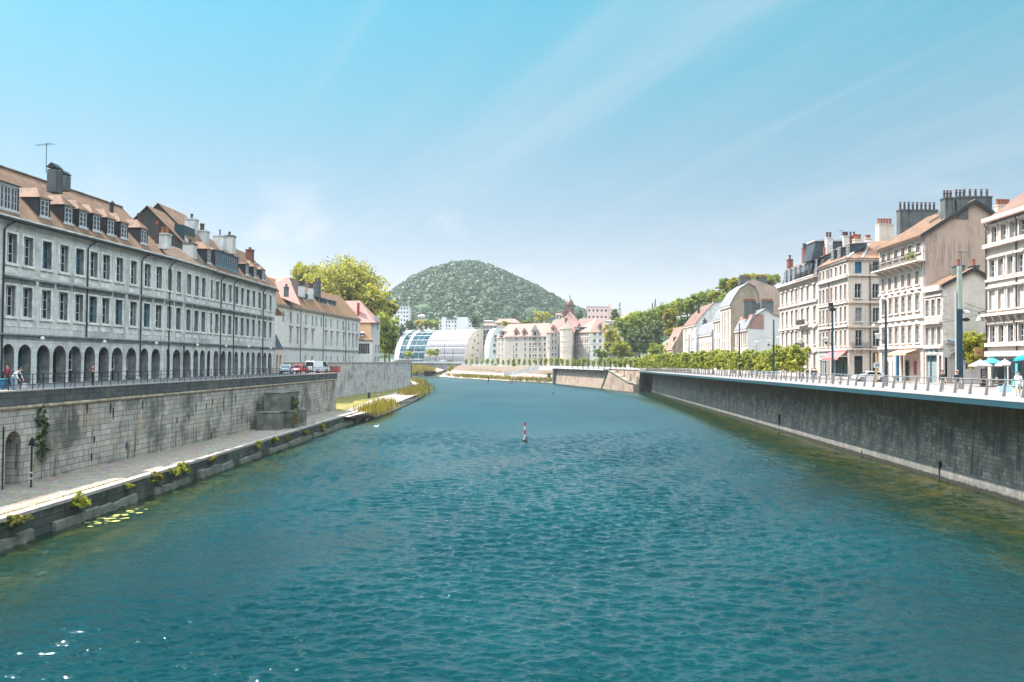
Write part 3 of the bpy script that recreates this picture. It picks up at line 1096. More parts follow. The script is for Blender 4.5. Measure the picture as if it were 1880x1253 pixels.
HOLES = [(160, 745), (208, 757), (203, 748), (173, 806), (360, 747), (379, 746), (347, 764), (411, 734), (432, 729), (325, 771),
         (388, 798), (232, 818), (168, 838), (556, 728), (262, 742), (390, 737)]
for px, py in HOLES:
    u, z = qf.U(px, py)
    mb = MB(qf.M())
    h = rnd.uniform(.35, .8)
    mb.prism([(u - .11, z + h * .5), (u - .13, z - h * .2), (u - .05, z - h), (u + .06, z - h * .8), (u + .12, z - h * .1), (u + .1, z + h * .5)], 1, -0.014, 0.1)
    mb.build('drain_hole', M_interior, t)
mb = MB(qf.M())
u, z = qf.U(4, 850)
mb.tube([(u, -.06, PZ), (u, -.06, QT - 2.4)], .05)
mb.build('drain_pipe', M_metal_dark, t)

w2 = Fr(W2s, W2b)
t = thing('far_quay_wall', 'paler grey stone quay wall set back behind the lawn and ending at the bridge', 'wall', (W2a.x, W2a.y, PZ))
T1 = 10.05
u2 = w2.U(727, 667)[0]
mb = MB()
wall(mb, w2, 0, w2.L, PZ - .4, T1 - .3)
mb.face([w2.pt(w2.L, 0, 0), w2.pt(w2.L, 12, 0), w2.pt(w2.L, 12, T1), w2.pt(w2.L, 0, T1)])
mb.face([w2.pt(0, 0, 0), w2.pt(0, 2, 0), w2.pt(0, 2, T1 - .3), w2.pt(0, 0, T1 - .3)])
M_quay2 = stone('far_quay_stone', (0.50, 0.47, 0.43), (0.36, 0.34, 0.32), (0.16, 0.155, 0.15), 0.95, 0.5, 0.04,
                (0.09, 0.095, 0.09), 0.6, 0.8, None, 0.9, 0.6, 0.3)
mb.build('wall_face', M_quay2, t)
mb = MB(w2.M())
mb.box(0, u2, -.15, .8, T1 - .3, T1)
mb.box(u2, w2.L + .1, -.16, .8, T1 - .3, T1 + .55)
mb.build('coping', M_coping, t)
for px, py in [(663, 673), (672, 687), (685, 683), (695, 690), (692, 710), (665, 705), (725, 680), (645, 692), (737, 684), (706, 692), (712, 671)]:
    u, z = w2.U(px, py)
    mb = MB(w2.M())
    h = rnd.uniform(.5, 1.2)
    mb.prism([(u - .2, z + h * .5), (u - .22, z - h * .2), (u - .1, z - h), (u + .1, z - h * .8), (u + .2, z - h * .1), (u + .2, z + h * .5)], 1, -0.02, 0.1)
    mb.build('drain_hole', M_interior, t)

# right wall with its cantilevered promenade
rf = Fr((XW(308.5), 308.5), (XW(28), 28))
t = thing('concrete_river_wall', 'dark streaked river wall in the shade of the overhanging promenade', 'wall', (XW(60), 60, 0))
mb = MB()
NW = 40
for k in range(NW):
    a, b = rf.L * k / NW, rf.L * (k + 1) / NW
    mb.face([rf.pt(a, 0, 1.2), rf.pt(b, 0, 1.2), rf.pt(b, .35, 8.0), rf.pt(a, .35, 8.0)])
    mb.face([rf.pt(a, -.12, 1.05), rf.pt(b, -.12, 1.05), rf.pt(b, 0, 1.2), rf.pt(a, 0, 1.2)])
    mb.face([rf.pt(a, -.22, -.8), rf.pt(b, -.22, -.8), rf.pt(b, -.12, 1.05), rf.pt(a, -.12, 1.05)])
mb.face([rf.pt(0, 0, -.8), rf.pt(0, .35, 8), rf.pt(0, 14, 8), rf.pt(0, 14, -.8)])
mb.build('wall_face', M_rwall, t)
for py_, px_ in ((772, 1432), (842, 1585), (866, 1728)):
    u, z = rf.U(px_, py_)
    mb = MB(rf.M())
    mb.box(u - .12, u + .12, -.2, .3, z - 1.2, z + .9)
    mb.build('drain_shaft', M_interior, t)
t = thing('cantilever_promenade', 'long promenade deck with blue grey fascia overhanging the right river wall', 'deck', (XD(60), 60, 8))
mb, mc, md = MB(), MB(), MB()
DY = [28 + (330 - 28) * k / 60 for k in range(61)]
for a, b in zip(DY, DY[1:]):
    za, zb = zR(a) + .03, zR(b) + .03
    g = 0.02
    mc.hexa([(XD(a), a, za - .24), (XD(a) + .5, a, za - .24), (XD(b - g) + .5, b - g, zb - .24), (XD(b - g), b - g, zb - .24),
             (XD(a), a, za + .03), (XD(a) + .5, a, za + .03), (XD(b - g) + .5, b - g, zb + .03), (XD(b - g), b - g, zb + .03)])
    mb.face([(XD(a) + .05, a, za - .24), (XD(b - g) + .05, b - g, zb - .24), (XD(b - g) + .28, b - g, zb - .70), (XD(a) + .28, a, za - .70)])
    md.face([(XD(a) + .28, a, za - .69), (XD(b) + .28, b, zb - .69), (XW(b) + .6, b, zb - .9), (XW(a) + .6, a, za - .9)])
    md.face([(XD(b - g) + .08, b - g, zb - .24), (XD(b) + .08, b, zb - .24), (XD(b) + .32, b, zb - .7), (XD(b - g) + .32, b - g, zb - .7)])
mb.face([(XD(330), 330, zR(330)), (XD(330) + 8, 330, zR(330)), (XD(330) + 8, 330, zR(330) - .7), (XD(330) + .3, 330, zR(330) - .7)])
mb.build('fascia', M_fascia, t)
mc.build('deck_edge', M_edge, t)
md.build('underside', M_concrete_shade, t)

# steel railing on the right
t = thing('steel_railing', 'long steel handrail on slim blade posts along the right promenade edge', 'railing', (XD(60) + .3, 60, zR(60)))
mb = MB()
mb.tube([(XD(y) + .42, y, zR(y) + 1.22) for y in DY], .055, 6)
mb.build('handrail', M_steel, t)
mb = MB()
for h in (.18, .38, .58, .78, .98):
    mb.tube([(XD(y) + .35 + .06 * h, y, zR(y) + h) for y in DY[::6]], .008, 4)
mb.build('wires', M_steel, t)
proto = None
for k in range(100):
    y = 46 + 2.46 * k
    if proto is None:
        mb = MB()
        mb.hexa([(.16, -.03, .03), (.42, -.03, .03), (.42, .03, .03), (.16, .03, .03),
                 (.38, -.025, 1.17), (.50, -.025, 1.17), (.50, .025, 1.17), (.38, .025, 1.17)])
        me = mb.mesh('post', M_steel)
        proto = me
    o = bpy.data.objects.new('post', me)
    COL.objects.link(o)
    o.parent = t
    o.location = Vector((XD(y), y, zR(y))) - BASE[t.name]

# iron railing on the left
t = thing('iron_railing', 'black iron railing with raking struts on the left quay parapet', 'railing', (lw(60), 60, QT))
mb = MB()
for h in (.36, .72, 1.08):
    mb.tube([(lw(y, -.12), y, QT + h) for y in (16, 50, 90, 125, 154.0)], .022 if h < 1 else .03, 5)
mb.build('rails', M_iron, t)
mb = MB()
mb.box(-.025, .025, -.02, .02, 0, 1.1)
mp = mb.mesh('post', M_iron)
mb = MB()
mb.box(-.025, .025, -.025, .025, 0, 1.1)
mb.tube([(-.02, 0, .75), (-.42, 0, 0.0)], .022, 5)
mp2 = mb.mesh('post', M_iron)
k = 0
y = 42.0
while y < 154.3:
    o = bpy.data.objects.new('post', mp2 if k % 3 == 0 else mp)
    COL.objects.link(o)
    o.parent = t
    o.location = Vector((lw(y, -.12), y, QT)) - BASE[t.name]
    y += 1.5 if k % 2 else 1.35
    k += 1

# sunlit wall round the bend, its walkway, pier and stair
sf = Fr(SW0, SW1)
t = thing('sunlit_river_wall', 'sunlit tan river wall with damp streaks across the bend', 'wall', (SW0.x, SW0.y, 0))
def zst(u): return 8.45 - .6 * u / sf.L
mb = MB()
NW = 12
for k in range(NW):
    a, b = sf.L * k / NW, sf.L * (k + 1) / NW
    mb.face([sf.pt(a, -.9, -.8), sf.pt(b, -.9, -.8), sf.pt(b, 0, zst(b) - .2), sf.pt(a, 0, zst(a) - .2)])
P1 = sf.pt(sf.L, -.9, -.8)
mb.face([P1, P1 + Vector((9, 6, 0)), Vector((P1.x + 9, P1.y + 6, 7.2)), sf.pt(sf.L, 0, 7.4)])
mb.face([(P1.x + 9, P1.y + 6, -.8), (XW(308) + .5, 308.6, -.8), (XW(308) + .5, 308.6, 7.3), (P1.x + 9, P1.y + 6, 7.3)])
mb.build('wall_face', M_sunwall, t)
mb = MB(sf.M())
mb.box(0.5, sf.L * .70, -2.2, .3, 7.35, 7.75)
mb.box(0.5, sf.L, -.3, .3, 7.9, 8.55)
mb.build('walkway', M_concrete, t)
u, z = sf.U(1022, 690)
mb = MB(sf.M())
mb.box(u - .9, u + .9, -2.0, .2, -.5, 7.34)
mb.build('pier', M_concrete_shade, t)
t2 = thing('river_stair', 'stone stair parapet climbing the sunlit wall to a point', 'stair', (SW1.x, SW1.y, 0))
ua_, za_ = sf.U(1116, 712); ub_, zb_ = sf.U(1129, 681); uc_, zc_ = sf.U(1166, 703); ud_, zd_ = sf.U(1173, 717)
mb = MB(sf.M())
mb.prism([(ua_, -.6), (ub_, zb_), (uc_, zc_), (ud_ + 1, zc_ - .4), (ud_ + 1.4, -.6)], 1, -2.6, -.2)
mb.build('stair_mass', M_sunwall, t2)
mb = MB(sf.M())
mb.tube([(ua_, -2.7, .1), (ub_, -2.7, zb_ + .2), (uc_, -2.7, zc_ + .2), (ud_ + 1, -2.7, zc_ - .1)], .28, 5)
mb.build('stair_coping', M_concrete_shade, t2)
# sloping ramp parapet left of it
mb = MB()
p0, p1, p2 = at(925, 684.3, 492), at(990, 672.6, 486), at(1019, 672, 470)
for a, b in ((p0, p1), (p1, p2)):
    mb.hexa([a + Vector((0, 0, -2.2)), b + Vector((0, 0, -2.2)), b + Vector((0, .6, -2.2)), a + Vector((0, .6, -2.2)), a, b, b + Vector((0, .6, 0)), a + Vector((0, .6, 0))])
solo('ramp_parapet', mb, M_concrete, 'low concrete parapet of the ramp climbing the far stone bank', 'wall')
# ------------------------------------------------------------------ building kit
_wc = {}
brnd = random.Random(21)


def win_mesh(w, h, style, fm, pm, arch=0):
    key = (round(w, 2), round(h, 2), style, fm.name, pm.name, arch)
    if key in _wc: return _wc[key]
    t = min(.085, w * .07)
    mb = MB()
    hw = w / 2
    if style == 'shut':                      # closed louvred shutters
        for s in (-1, 1):
            x0, x1 = (0.01, hw) if s > 0 else (-hw, -0.01)
            mb.box(x0, x1, 0, .05, 0, h)
            n = max(3, int(h / .35))
            for k in range(n):
                mb.box(x0 + .06, x1 - .06, -.02, 0, h * (k + .12) / n, h * (k + .8) / n)
    else:
        mb.box(-hw, -hw + t, 0, .08, 0, h)
        mb.box(hw - t, hw, 0, .08, 0, h)
        mb.box(-hw + t, hw - t, 0, .08, 0, t)
        mb.box(-hw + t, hw - t, 0, .08, h - t, h)
        if style in ('case', 'case2', 'tall', 'shop'):
            mb.box(-t * .6, t * .6, -.01, .08, t, h - t)
        rows = {'case': 3, 'case2': 2, 'tall': 4, 'one': 1, 'shop': 1, 'bars': 6}.get(style, 2)
        for k in range(1, rows):
            z = h * k / rows
            mb.box(-hw + t, hw - t, .01, .07, z - t * .28, z + t * .28)
        if style == 'bars':
            for k in range(1, 4):
                x = -hw + w * k / 4
                mb.box(x - .02, x + .02, .01, .07, t, h - t)
    fr = mb.mesh('window', fm)
    pane = None
    if style != 'shut':
        mb = MB()
        mb.face([(-hw + t * .5, .05, t * .5), (hw - t * .5, .05, t * .5), (hw - t * .5, .05, h - t * .5), (-hw + t * .5, .05, h - t * .5)])
        pane = mb.mesh('pane', pm)
    _wc[key] = (fr, pane)
    return _wc[key]


def win(bld, fr, uc, z, w, h, inset=.25, style='case', fm=None, pm=None, name='window'):
    fm = fm or M_white
    pm = pm or (M_glass_c if brnd.random() < .35 else M_glass)
    a, b = win_mesh(w, h, style, fm, pm)
    o = bpy.data.objects.new(name, a)
    COL.objects.link(o)
    o.parent = bld
    o.location = fr.pt(uc, inset, z) - BASE[bld.name]
    o.rotation_euler = (0, 0, fr.ang)
    if b:
        p = bpy.data.objects.new('pane', b)
        COL.objects.link(p)
        p.parent = o
    return o


def pipe(bld, fr, u, z0, z1, top=None, mat=None):
    mb = MB(fr.M())
    pts = [(u, -.12, z0), (u, -.12, z1)]
    if top: pts += [(u + top * .4, -.14, z1 + .35), (u + top, -.42, z1 + .75)]
    mb.tube(pts, .075, 6)
    mb.build('downpipe', mat or M_metal_dark, bld)


def dormer(bld, fr, uc, E, slope, df, w, h, ov=.0, roof=None, cheek=None, rh=.9, kind='hip', fm=None, wz=.15, nwin=1, pm=None):
    """roof plane z = E + d*slope (d measured inwards from the facade)"""
    roof, cheek = roof or M_tile_brown, cheek or M_metal_dark
    zb = E + df * slope
    zt = zb + h
    db = (zt - E) / slope
    mb = MB(fr.M())
    hw = w / 2
    for s in (-1, 1):
        x = uc + s * hw
        mb.prism([(df, zb - .1), (df, zt), (db + .05, zt), (df + .05, zb - .1)], 0, x - .04, x + .04, 0)
    for s in (-1, 1):
        mb.box(uc + s * hw - .09 * (s > 0) - .0, uc + s * hw + .09 * (s < 0), df - .06, df + .05, zb, zt, 0)
    mb.box(uc - hw, uc + hw, df - .07, df + .05, zt - .14, zt + .02, 1)
    mb.box(uc - hw, uc + hw, df - .10, df + .05, zb - .05, zb + wz, 1)
    d = mb.build('dormer', [cheek, fm or M_white], bld)
    mb = MB(fr.M())
    o = .16
    if kind == 'hip':
        dr = (zt + rh - E) / slope
        f0 = df - o
        A, B = (uc - hw - o, f0, zt), (uc + hw + o, f0, zt)
        R, Q = (uc, f0 + hw + o, zt + rh), (uc, dr, zt + rh)
        A2, B2 = (uc - hw - o, db, zt), (uc + hw + o, db, zt)
        mb.face([A, B, R])
        mb.face([A, R, Q, A2])
        mb.face([B, B2, Q, R])
        mb.box(uc - hw - o, uc + hw + o, f0, f0 + .08, zt - .06, zt - .005)
        mb.box(uc - hw - o, uc - hw - o + .06, f0, db, zt - .06, zt - .005)
        mb.box(uc + hw + o - .06, uc + hw + o, f0, db, zt - .06, zt - .005)
    else:
        b2 = (zt + .35 - E) / slope
        mb.hexa([(uc - hw - o, df - o, zt + .02), (uc + hw + o, df - o, zt + .02), (uc + hw + o, b2, zt + .3), (uc - hw - o, b2, zt + .3),
                 (uc - hw - o, df - o, zt + .12), (uc + hw + o, df - o, zt + .12), (uc + hw + o, b2, zt + .4), (uc - hw - o, b2, zt + .4)])
    ro = mb.build('dormer_roof', roof, bld)
    ro.parent = d
    for k in range(nwin):
        ww = (w - .3) / nwin
        x = uc - (w - .3) / 2 + ww * (k + .5)
        a, b = win_mesh(ww - .1, h - .3 - wz + .1, 'case', fm or M_white, pm or M_glass)
        wo = bpy.data.objects.new('dormer_window', a)
        COL.objects.link(wo)
        wo.parent = d
        wo.location = fr.pt(x, df - .03, zb + wz) - BASE[bld.name]
        wo.rotation_euler = (0, 0, fr.ang)
        po = bpy.data.objects.new('pane', b)
        COL.objects.link(po)
        po.parent = d
        po.location = wo.location
        po.rotation_euler = wo.rotation_euler
    return d


_pots = {}


def chimney(bld, x0, x1, y0, y1, z0, z1, mat, pots=2, potm=None, cap=True, poth=.5, along='x', r=.14, capm=None, hat=False):
    mb = MB()
    mb.box(x0, x1, y0, y1, z0, z1 - .18)
    c = mb.build('chimney', mat, bld)
    if cap:
        mb = MB()
        mb.box(x0 - .08, x1 + .08, y0 - .08, y1 + .08, z1 - .18, z1)
        k = mb.build('chimney_cap', capm or mat, bld)
        k.parent = c
    potm = potm or M_pot
    key = (potm.name, poth, r, hat)
    if key not in _pots:
        mb = MB()
        mb.lathe([(r, 0), (r * .82, poth * .75), (r * 1.05, poth * .78), (r * 1.05, poth)], (0, 0, 0), 8)
        if hat:
            mb.tube([(0, 0, poth), (0, 0, poth * 1.25)], r * .5, 6)
            mb.lathe([(r * 1.3, poth * 1.25), (r * .9, poth * 1.42), (.01, poth * 1.5)], (0, 0, 0), 8)
        _pots[key] = mb.mesh('chimney_pot', potm, smooth=False)
    for k in range(pots):
        f = (k + .5) / pots
        x = x0 + (x1 - x0) * f if along == 'x' else (x0 + x1) / 2
        y = y0 + (y1 - y0) * f if along == 'y' else (y0 + y1) / 2
        o = bpy.data.objects.new('chimney_pot', _pots[key])
        COL.objects.link(o)
        o.parent = c
        o.location = Vector((x, y, z1)) - BASE[bld.name]
        o.rotation_euler = (0, 0, brnd.uniform(0, 3))
    return c


def pxbox(px0, px1, y0, y1, Y, dep):
    """box limits from a pixel rectangle seen at depth Y"""
    ym = (y0 + y1) / 2
    a, b = at(px0, ym, Y), at(px1, ym, Y)
    return a.x, b.x, Y, Y + dep, zof((px0 + px1) / 2, y1, Y), zof((px0 + px1) / 2, y0, Y)


def pchim(bld, px0, px1, y0, y1, Y, dep, mat, **kw):
    x0, x1, a, b, z0, z1 = pxbox(px0, px1, y0, y1, Y, dep)
    return chimney(bld, x0, x1, a, b, z0, z1, mat, **kw)


def roofplane(mb, fr, u0, u1, E, slope, run, ov=.4, mi=0, thick=.12, v0=0.0, v1=0.0):
    """slab rising inwards from the eaves; v0/v1 shift the upper corners (hips)"""
    a = fr.pt(u0, -ov, E - ov * slope)
    b = fr.pt(u1, -ov, E - ov * slope)
    c = fr.pt(u1 + v1, run, E + run * slope)
    d = fr.pt(u0 + v0, run, E + run * slope)
    t = Vector((0, 0, thick))
    mb.hexa([a - t, b - t, c - t, d - t, a, b, c, d], mi)


def yagi(name, label, base, h, ang=0.0, n=7, L=1.6):
    mb = MB()
    x, y, z = base
    mb.tube([(x, y, z), (x, y, z + h)], .03, 5)
    c, s = cos(ang), sin(ang)
    mb.tube([(x - c * L * .35, y - s * L * .35, z + h - .1), (x + c * L * .65, y + s * L * .65, z + h - .1)], .02, 4)
    for k in range(n):
        q = -L * .33 + L * .95 * k / (n - 1)
        hl = .42 - .03 * k
        mb.tube([(x + c * q - s * hl, y + s * q + c * hl, z + h - .1), (x + c * q + s * hl, y + s * q - c * hl, z + h - .1)], .012, 4)
    return solo(name, mb, M_iron, label, 'aerial', base=base)
# ------------------------------------------------------------------ left bank: the arcaded quay row
E = CAMZ + 11.75
pN, pA, pB, pC, pD = onZ(-75, 371, E), onZ(62, 407.5, E), onZ(309, 470.5, E), onZ(388, 493.8, E), onZ(507, 529, E)
FN, FA, FB, FC = Fr(pN, pA), Fr(pA, pB), Fr(pB, pC), Fr(pC, pD)
WIN_PX = [20.5, 51, 85.5, 117, 145.8, 171.5, 194.5, 219, 245.5, 270.5, 292, 311.5, 328.5, 347, 361.5, 374.3, 387.3, 399.3,
          411.8, 423.2, 434.8, 445.5, 455.8, 466.3, 477, 487.5, 497.3]
ARCH_PX = [(3.5, 26), (33, 58), (67.6, 91), (97, 121), (126, 149), (154.5, 174.6), (181, 200), (205, 225), (232, 250), (258, 272),
           (278, 293.5), (301.6, 312), (317, 331), (337, 350), (355, 364), (367, 376), (380, 389), (392, 401), (405.5, 414),
           (418, 425), (430, 437), (441.5, 447.7), (452, 458), (462, 468), (472, 479), (483, 489), (492, 498.6)]
ZS = 10.45 + 1.9
ZU0, ZU1 = 10.45 + 7.85, 10.45 + 10.3
ZL0, ZL1 = 10.45 + 3.45, 10.45 + 6.0
AT = 10.45 + 1.15


def left_block(bld, segs, umin=None):
    """facade wall, arcade, windows and stone trim for a list of (frame, px0, px1)"""
    wl, tr, lg, st, inn = MB(), MB(), MB(), MB(), MB()
    for fr, p0, p1 in segs:
        ops = []
        wins, arcs = [], []
        for px in WIN_PX:
            if p0 <= px < p1:
                u, _ = fr.U(px, 500)
                wins.append(u)
                ops.append((u - .66, u + .66, ZU0, ZU1, 0, .42))
                ops.append((u - .68, u + .68, ZL0, ZL1, 0, .42))
        for a, b in ARCH_PX:
            if p0 <= (a + b) / 2 < p1:
                ua, ub = fr.U(a, 660)[0], fr.U(b, 660)[0]
                arcs.append((ua, ub))
                ops.append((ua, ub, SL + .03, AT, 1.0, .95))
        wall(wl, fr, 0, fr.L, SL - .4, E - .55, ops, mr=1)  # reveals take the darker slot: shade painted into the recesses
        for u in wins:
            M = fr.M()
            for z0, z1, hw in ((ZU0, ZU1, .66), (ZL0, ZL1, .68)):
                q = MB(M)
                q.box(u - hw - .2, u - hw, -.05, .1, z0, z1 + .2)
                q.box(u + hw, u + hw + .2, -.05, .1, z0, z1 + .2)
                q.box(u - hw, u + hw, -.05, .1, z1, z1 + .2)
                q.box(u - hw - .25, u + hw + .25, -.16, .1, z0 - .22, z0)
                q.box(u - hw - .16, u + hw + .16, -.03, .1, z0 - .85, z0 - .26)
                tr.v += q.v
                n = len(tr.v) - len(q.v)
                tr.f += [tuple(i + n for i in f) for f in q.f]
                tr.m += q.m
            q = MB(M)
            q.box(u - 1.02, u + 1.02, -.12, .1, ZL1 + .28, ZL1 + .62)
            q.box(u - 1.12, u + 1.12, -.34, .1, ZL1 + .62, ZL1 + .80)
            n = len(lg.v)
            lg.v += q.v
            lg.f += [tuple(i + n for i in f) for f in q.f]
            lg.m += q.m
        q = MB(fr.M())
        q.box(0, fr.L, -.10, .1, ZS - .28, ZS - .02)
        q.box(0, fr.L, -.24, .1, ZS - .02, ZS + .12)
        n = len(st.v)
        st.v += q.v; st.f += [tuple(i + n for i in f) for f in q.f]; st.m += q.m
        q = MB(fr.M())
        q.box(0, fr.L, -.08, .4, E - .55, E - .38)
        q.box(0, fr.L, -.22, .4, E - .38, E - .2)
        q.box(0, fr.L, -.36, .4, E - .2, E - .06)
        n = len(tr.v)
        tr.v += q.v; tr.f += [tuple(i + n for i in f) for f in q.f]; tr.m += q.m
        # shop fronts set into the arches
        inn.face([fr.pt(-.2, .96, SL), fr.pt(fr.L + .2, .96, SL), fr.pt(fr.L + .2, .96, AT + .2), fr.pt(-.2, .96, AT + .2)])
        for k, (ua, ub) in enumerate(arcs):
            c, w = (ua + ub) / 2, (ub - ua) * .86
            kind = brnd.choice(['w', 'w', 'd', 'b', 'n', 'd'])
            if p0 > 300 and kind == 'w': kind = brnd.choice(['w', 'd', 'n'])
            if kind == 'w':
                win(bld, fr, c, SL + 1.1, w, 2.0, .80, 'case2', M_white, M_glass, 'shop_window')
            elif kind == 'b':
                win(bld, fr, c, SL + .1, w, 2.9, .80, 'case2', M_blue, M_glass_t, 'shop_door')
            elif kind == 'd':
                win(bld, fr, c, SL + .1, w, 2.8, .80, 'case', M_bluepale, M_glass, 'shop_door')
        for u in wins:
            for z0, z1, w in ((ZU0, ZU1, 1.26), (ZL0, ZL1, 1.3)):
                r = brnd.random()
                fm = M_white if (p0 < 300 and r < .9) or r < .5 else M_bluepale
                win(bld, fr, u, z0 + .02, w, z1 - z0 - .04, .30, 'case', fm, M_glass if r < .85 else M_glass_t)
    wl.build('wall', [M_facade, M_trim_dirty_shade], bld)
    tr.build('stone_trim', M_trim, bld)
    lg.build('hood_ledges', M_trim_dirty_shade, bld)
    st.build('string_course', M_trim_dirty_shade, bld)
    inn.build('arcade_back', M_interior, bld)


RS = 1.0                     # roof pitch (rise over run)
RUN = 5.6
# ---- house A: the long near house
A = thing('arcaded_house', 'long grey stone arcaded house with seven tiled dormers nearest on the left quay', 'house', FA.pt(0, 0, SL))
left_block(A, [(FN, -80, 62), (FA, 62, 306)])
mb = MB()
roofplane(mb, FN, -3, FN.L + .02, E, RS, RUN)
roofplane(mb, FA, 0, FA.L, E, RS, RUN)
for fr in (FN, FA):
    a, b = fr.pt(-3 if fr is FN else 0, RUN, E + RUN * RS), fr.pt(fr.L, RUN, E + RUN * RS)
    c, d = fr.pt(fr.L, 2 * RUN + .4, E - .4), fr.pt(-3 if fr is FN else 0, 2 * RUN + .4, E - .4)
    mb.face([a, b, c, d])
mb.build('roof', M_tile_brown, A)
mb = MB()
for q in (0.0,):
    mb.face([FA.pt(FA.L, 0, SL), FA.pt(FA.L, 2 * RUN, SL), FA.pt(FA.L, 2 * RUN, E), FA.pt(FA.L, RUN, E + RUN - .15), FA.pt(FA.L, 0, E)])
mb.build('party_wall', M_timber, A)
mb = MB(FA.M())
mb.tube([(0, -.47, E - .42), (FA.L, -.47, E - .42)], .09, 6)
mb.build('gutter', M_metal_dark, A)
mb = MB(FN.M())
mb.tube([(-3, -.47, E - .42), (FN.L, -.47, E - .42)], .09, 6)
mb.build('gutter', M_metal_dark, A)
mb = MB()
for fr, u0 in ((FN, -3), (FA, 0)):
    k = u0
    while k < fr.L:
        p, q = fr.pt(k, RUN, E + RUN + .04), fr.pt(min(k + .42, fr.L), RUN, E + RUN + .04)
        mb.tube([p, q], .13, 6)
        k += .45
mb.build('ridge_tiles', M_tile_moss, A)
for px in (96, 139.5, 166, 190.5, 216.5, 240.5, 276.5):
    u, _ = FA.U(px, 395)
    dormer(A, FA, u, E, RS, .75, 1.55, 1.75, roof=M_tile_brown, rh=1.0)
u0, u1 = FN.U(-12, 375)[0], FN.U(43, 375)[0]
dormer(A, FN, (u0 + u1) / 2, E, RS, .45, u1 - u0, 2.2, roof=M_metal_dark, kind='flat', nwin=4)
pipe(A, FA, FA.U(158, 560)[0], ZS + .1, E - 1.25, .9)
pipe(A, FA, FA.U(257.5, 560)[0], SL + .3, E - 1.25, .9)
pipe(A, FN, FN.U(3, 560)[0], SL + .3, E - 1.25, .9)
pchim(A, 86, 103, 307, 352, 78.5, 1.2, M_render_dirty, pots=0, cap=False)
pchim(A, 107, 120, 318, 349, 81.5, 1.0, M_render_dirty, pots=0, cap=False)
for (x0, x1, yt, yb, Y) in ((86, 103, 298, 307, 78.5), (107, 120, 312, 319, 81.5)):
    a = pxbox(x0, x1, yt, yb, Y, 1.2)
    mb = MB()
    mb.prism([(a[0] - .06, a[4]), (a[1] + .06, a[4]), ((a[0] + a[1]) / 2, a[5])], 1, a[2] - .05, a[3] + .05)
    mb.build('chimney_hood', M_metal_dark, A)
p = at(205, 380, 95.0)
mb = MB()
mb.tube([p + Vector((0, 0, -.6)), p + Vector((0, 0, .35))], .22, 8)
mb.lathe([(.3, .35), (.26, .5), (.02, .75)], p, 8)
mb.build('roof_vent', M_metal_dark, A)
yagi('television_aerial', 'thin television aerial on the twin hooded chimney at far left', at(84.5, 318, 78), 2.7, 2.75, 8, 2.0)

# ---- house B: mossy lean-to roof before the tall timber gables
B = thing('gabled_house', 'arcaded house with dark timber-clad twin gables and mossy front roof behind white chimneys', 'house', FB.pt(0, 0, SL))
left_block(B, [(FB, 306, 386)])
mb = MB()
roofplane(mb, FB, 0.02, FB.L, E, .72, 3.2)
mb.build('roof', M_tile_moss, B)
mb = MB(FB.M())
mb.tube([(0, -.47, E - .35), (FB.L, -.47, E - .35)], .09, 6)
mb.build('gutter', M_metal_dark, B)
# tall gables: profile in the plane across the house
gl, gr = MB(), MB()
for (Yp, apx, apy, lpx, lpy, rpx, rpy, dep) in ((111.5, 271, 380, 244, 408, 341, 451, 6), (117, 291, 375, 281, 384, 346, 432, 9)):
    a, l, r = at(apx, apy, Yp), at(lpx, lpy, Yp), at(rpx, rpy, Yp)
    # extend the left slope down to mirror the right
    l = Vector((a.x - (r.x - a.x), Yp, r.z))
    bz = E + .5
    dv = Vector((FB.u.x, FB.u.y, 0)) * dep
    gl.face([(l.x, Yp, bz), (r.x, Yp, bz), r, a, l])
    gl.face([Vector((r.x, Yp, bz)), Vector((r.x, Yp, bz)) + dv, r + dv, r])
    gl.face([Vector((l.x, Yp, bz)) + dv, Vector((r.x, Yp, bz)) + dv, r + dv, a + dv, l + dv])
    o = Vector((0, -.25, 0))
    t = Vector((0, 0, .14))
    e = (r - a).normalized() * .35
    gr.hexa([a + o, r + e + o, r + e + dv, a + dv, a + o + t, r + e + o + t, r + e + dv + t, a + dv + t])
    e = (l - a).normalized() * .35
    gr.hexa([l + e + o, a + o, a + dv, l + e + dv, l + e + o + t, a + o + t, a + dv + t, l + e + dv + t])
gl.build('timber_gables', M_timber, B)
gr.build('gable_roofs', M_tile_brown, B)
a = pxbox(320, 337, 413, 445, 112.5, 4)
mb = MB()
mb.hexa([(a[0], a[2], a[4]), (a[1], a[2], a[4]), (a[1], a[3], a[4]), (a[0], a[3], a[4]), (a[0], a[2], a[5] + .1), (a[1], a[2], a[5]), (a[1], a[3], a[5]), (a[0], a[3], a[5] + .1)])
mb.build('roof_dormer', M_greenpaint, B)
pchim(B, 291, 307, 428, 457, 98.5, 1.2, M_render, pots=2, poth=.75, r=.2)
pchim(B, 284.5, 289.5, 412, 447, 97, .4, M_pot_dark, pots=1, poth=.4, r=.16, cap=False)
pchim(B, 335, 354, 446, 478, 110, 1.4, M_render_pale, pots=1, potm=M_pot_dark, poth=.5, r=.2, capm=M_render_dirty)
pchim(B, 339, 357, 401, 440, 118, 1.5, M_render, pots=1, potm=M_pot_dark, poth=.7, r=.2)
pchim(B, 357, 378, 423, 456, 119, 1.4, M_render_pale, pots=1, potm=M_pot_dark, poth=1.0, r=.32)
pchim(B, 253, 259, 392, 412, 103, .5, M_pot_dark, pots=0)
pipe(B, FB, FB.U(336, 650)[0], SL + .2, ZS - .2)
pipe(B, FB, FB.U(303.5 + 6, 560)[0], SL + .3, E - 1.25, .9)

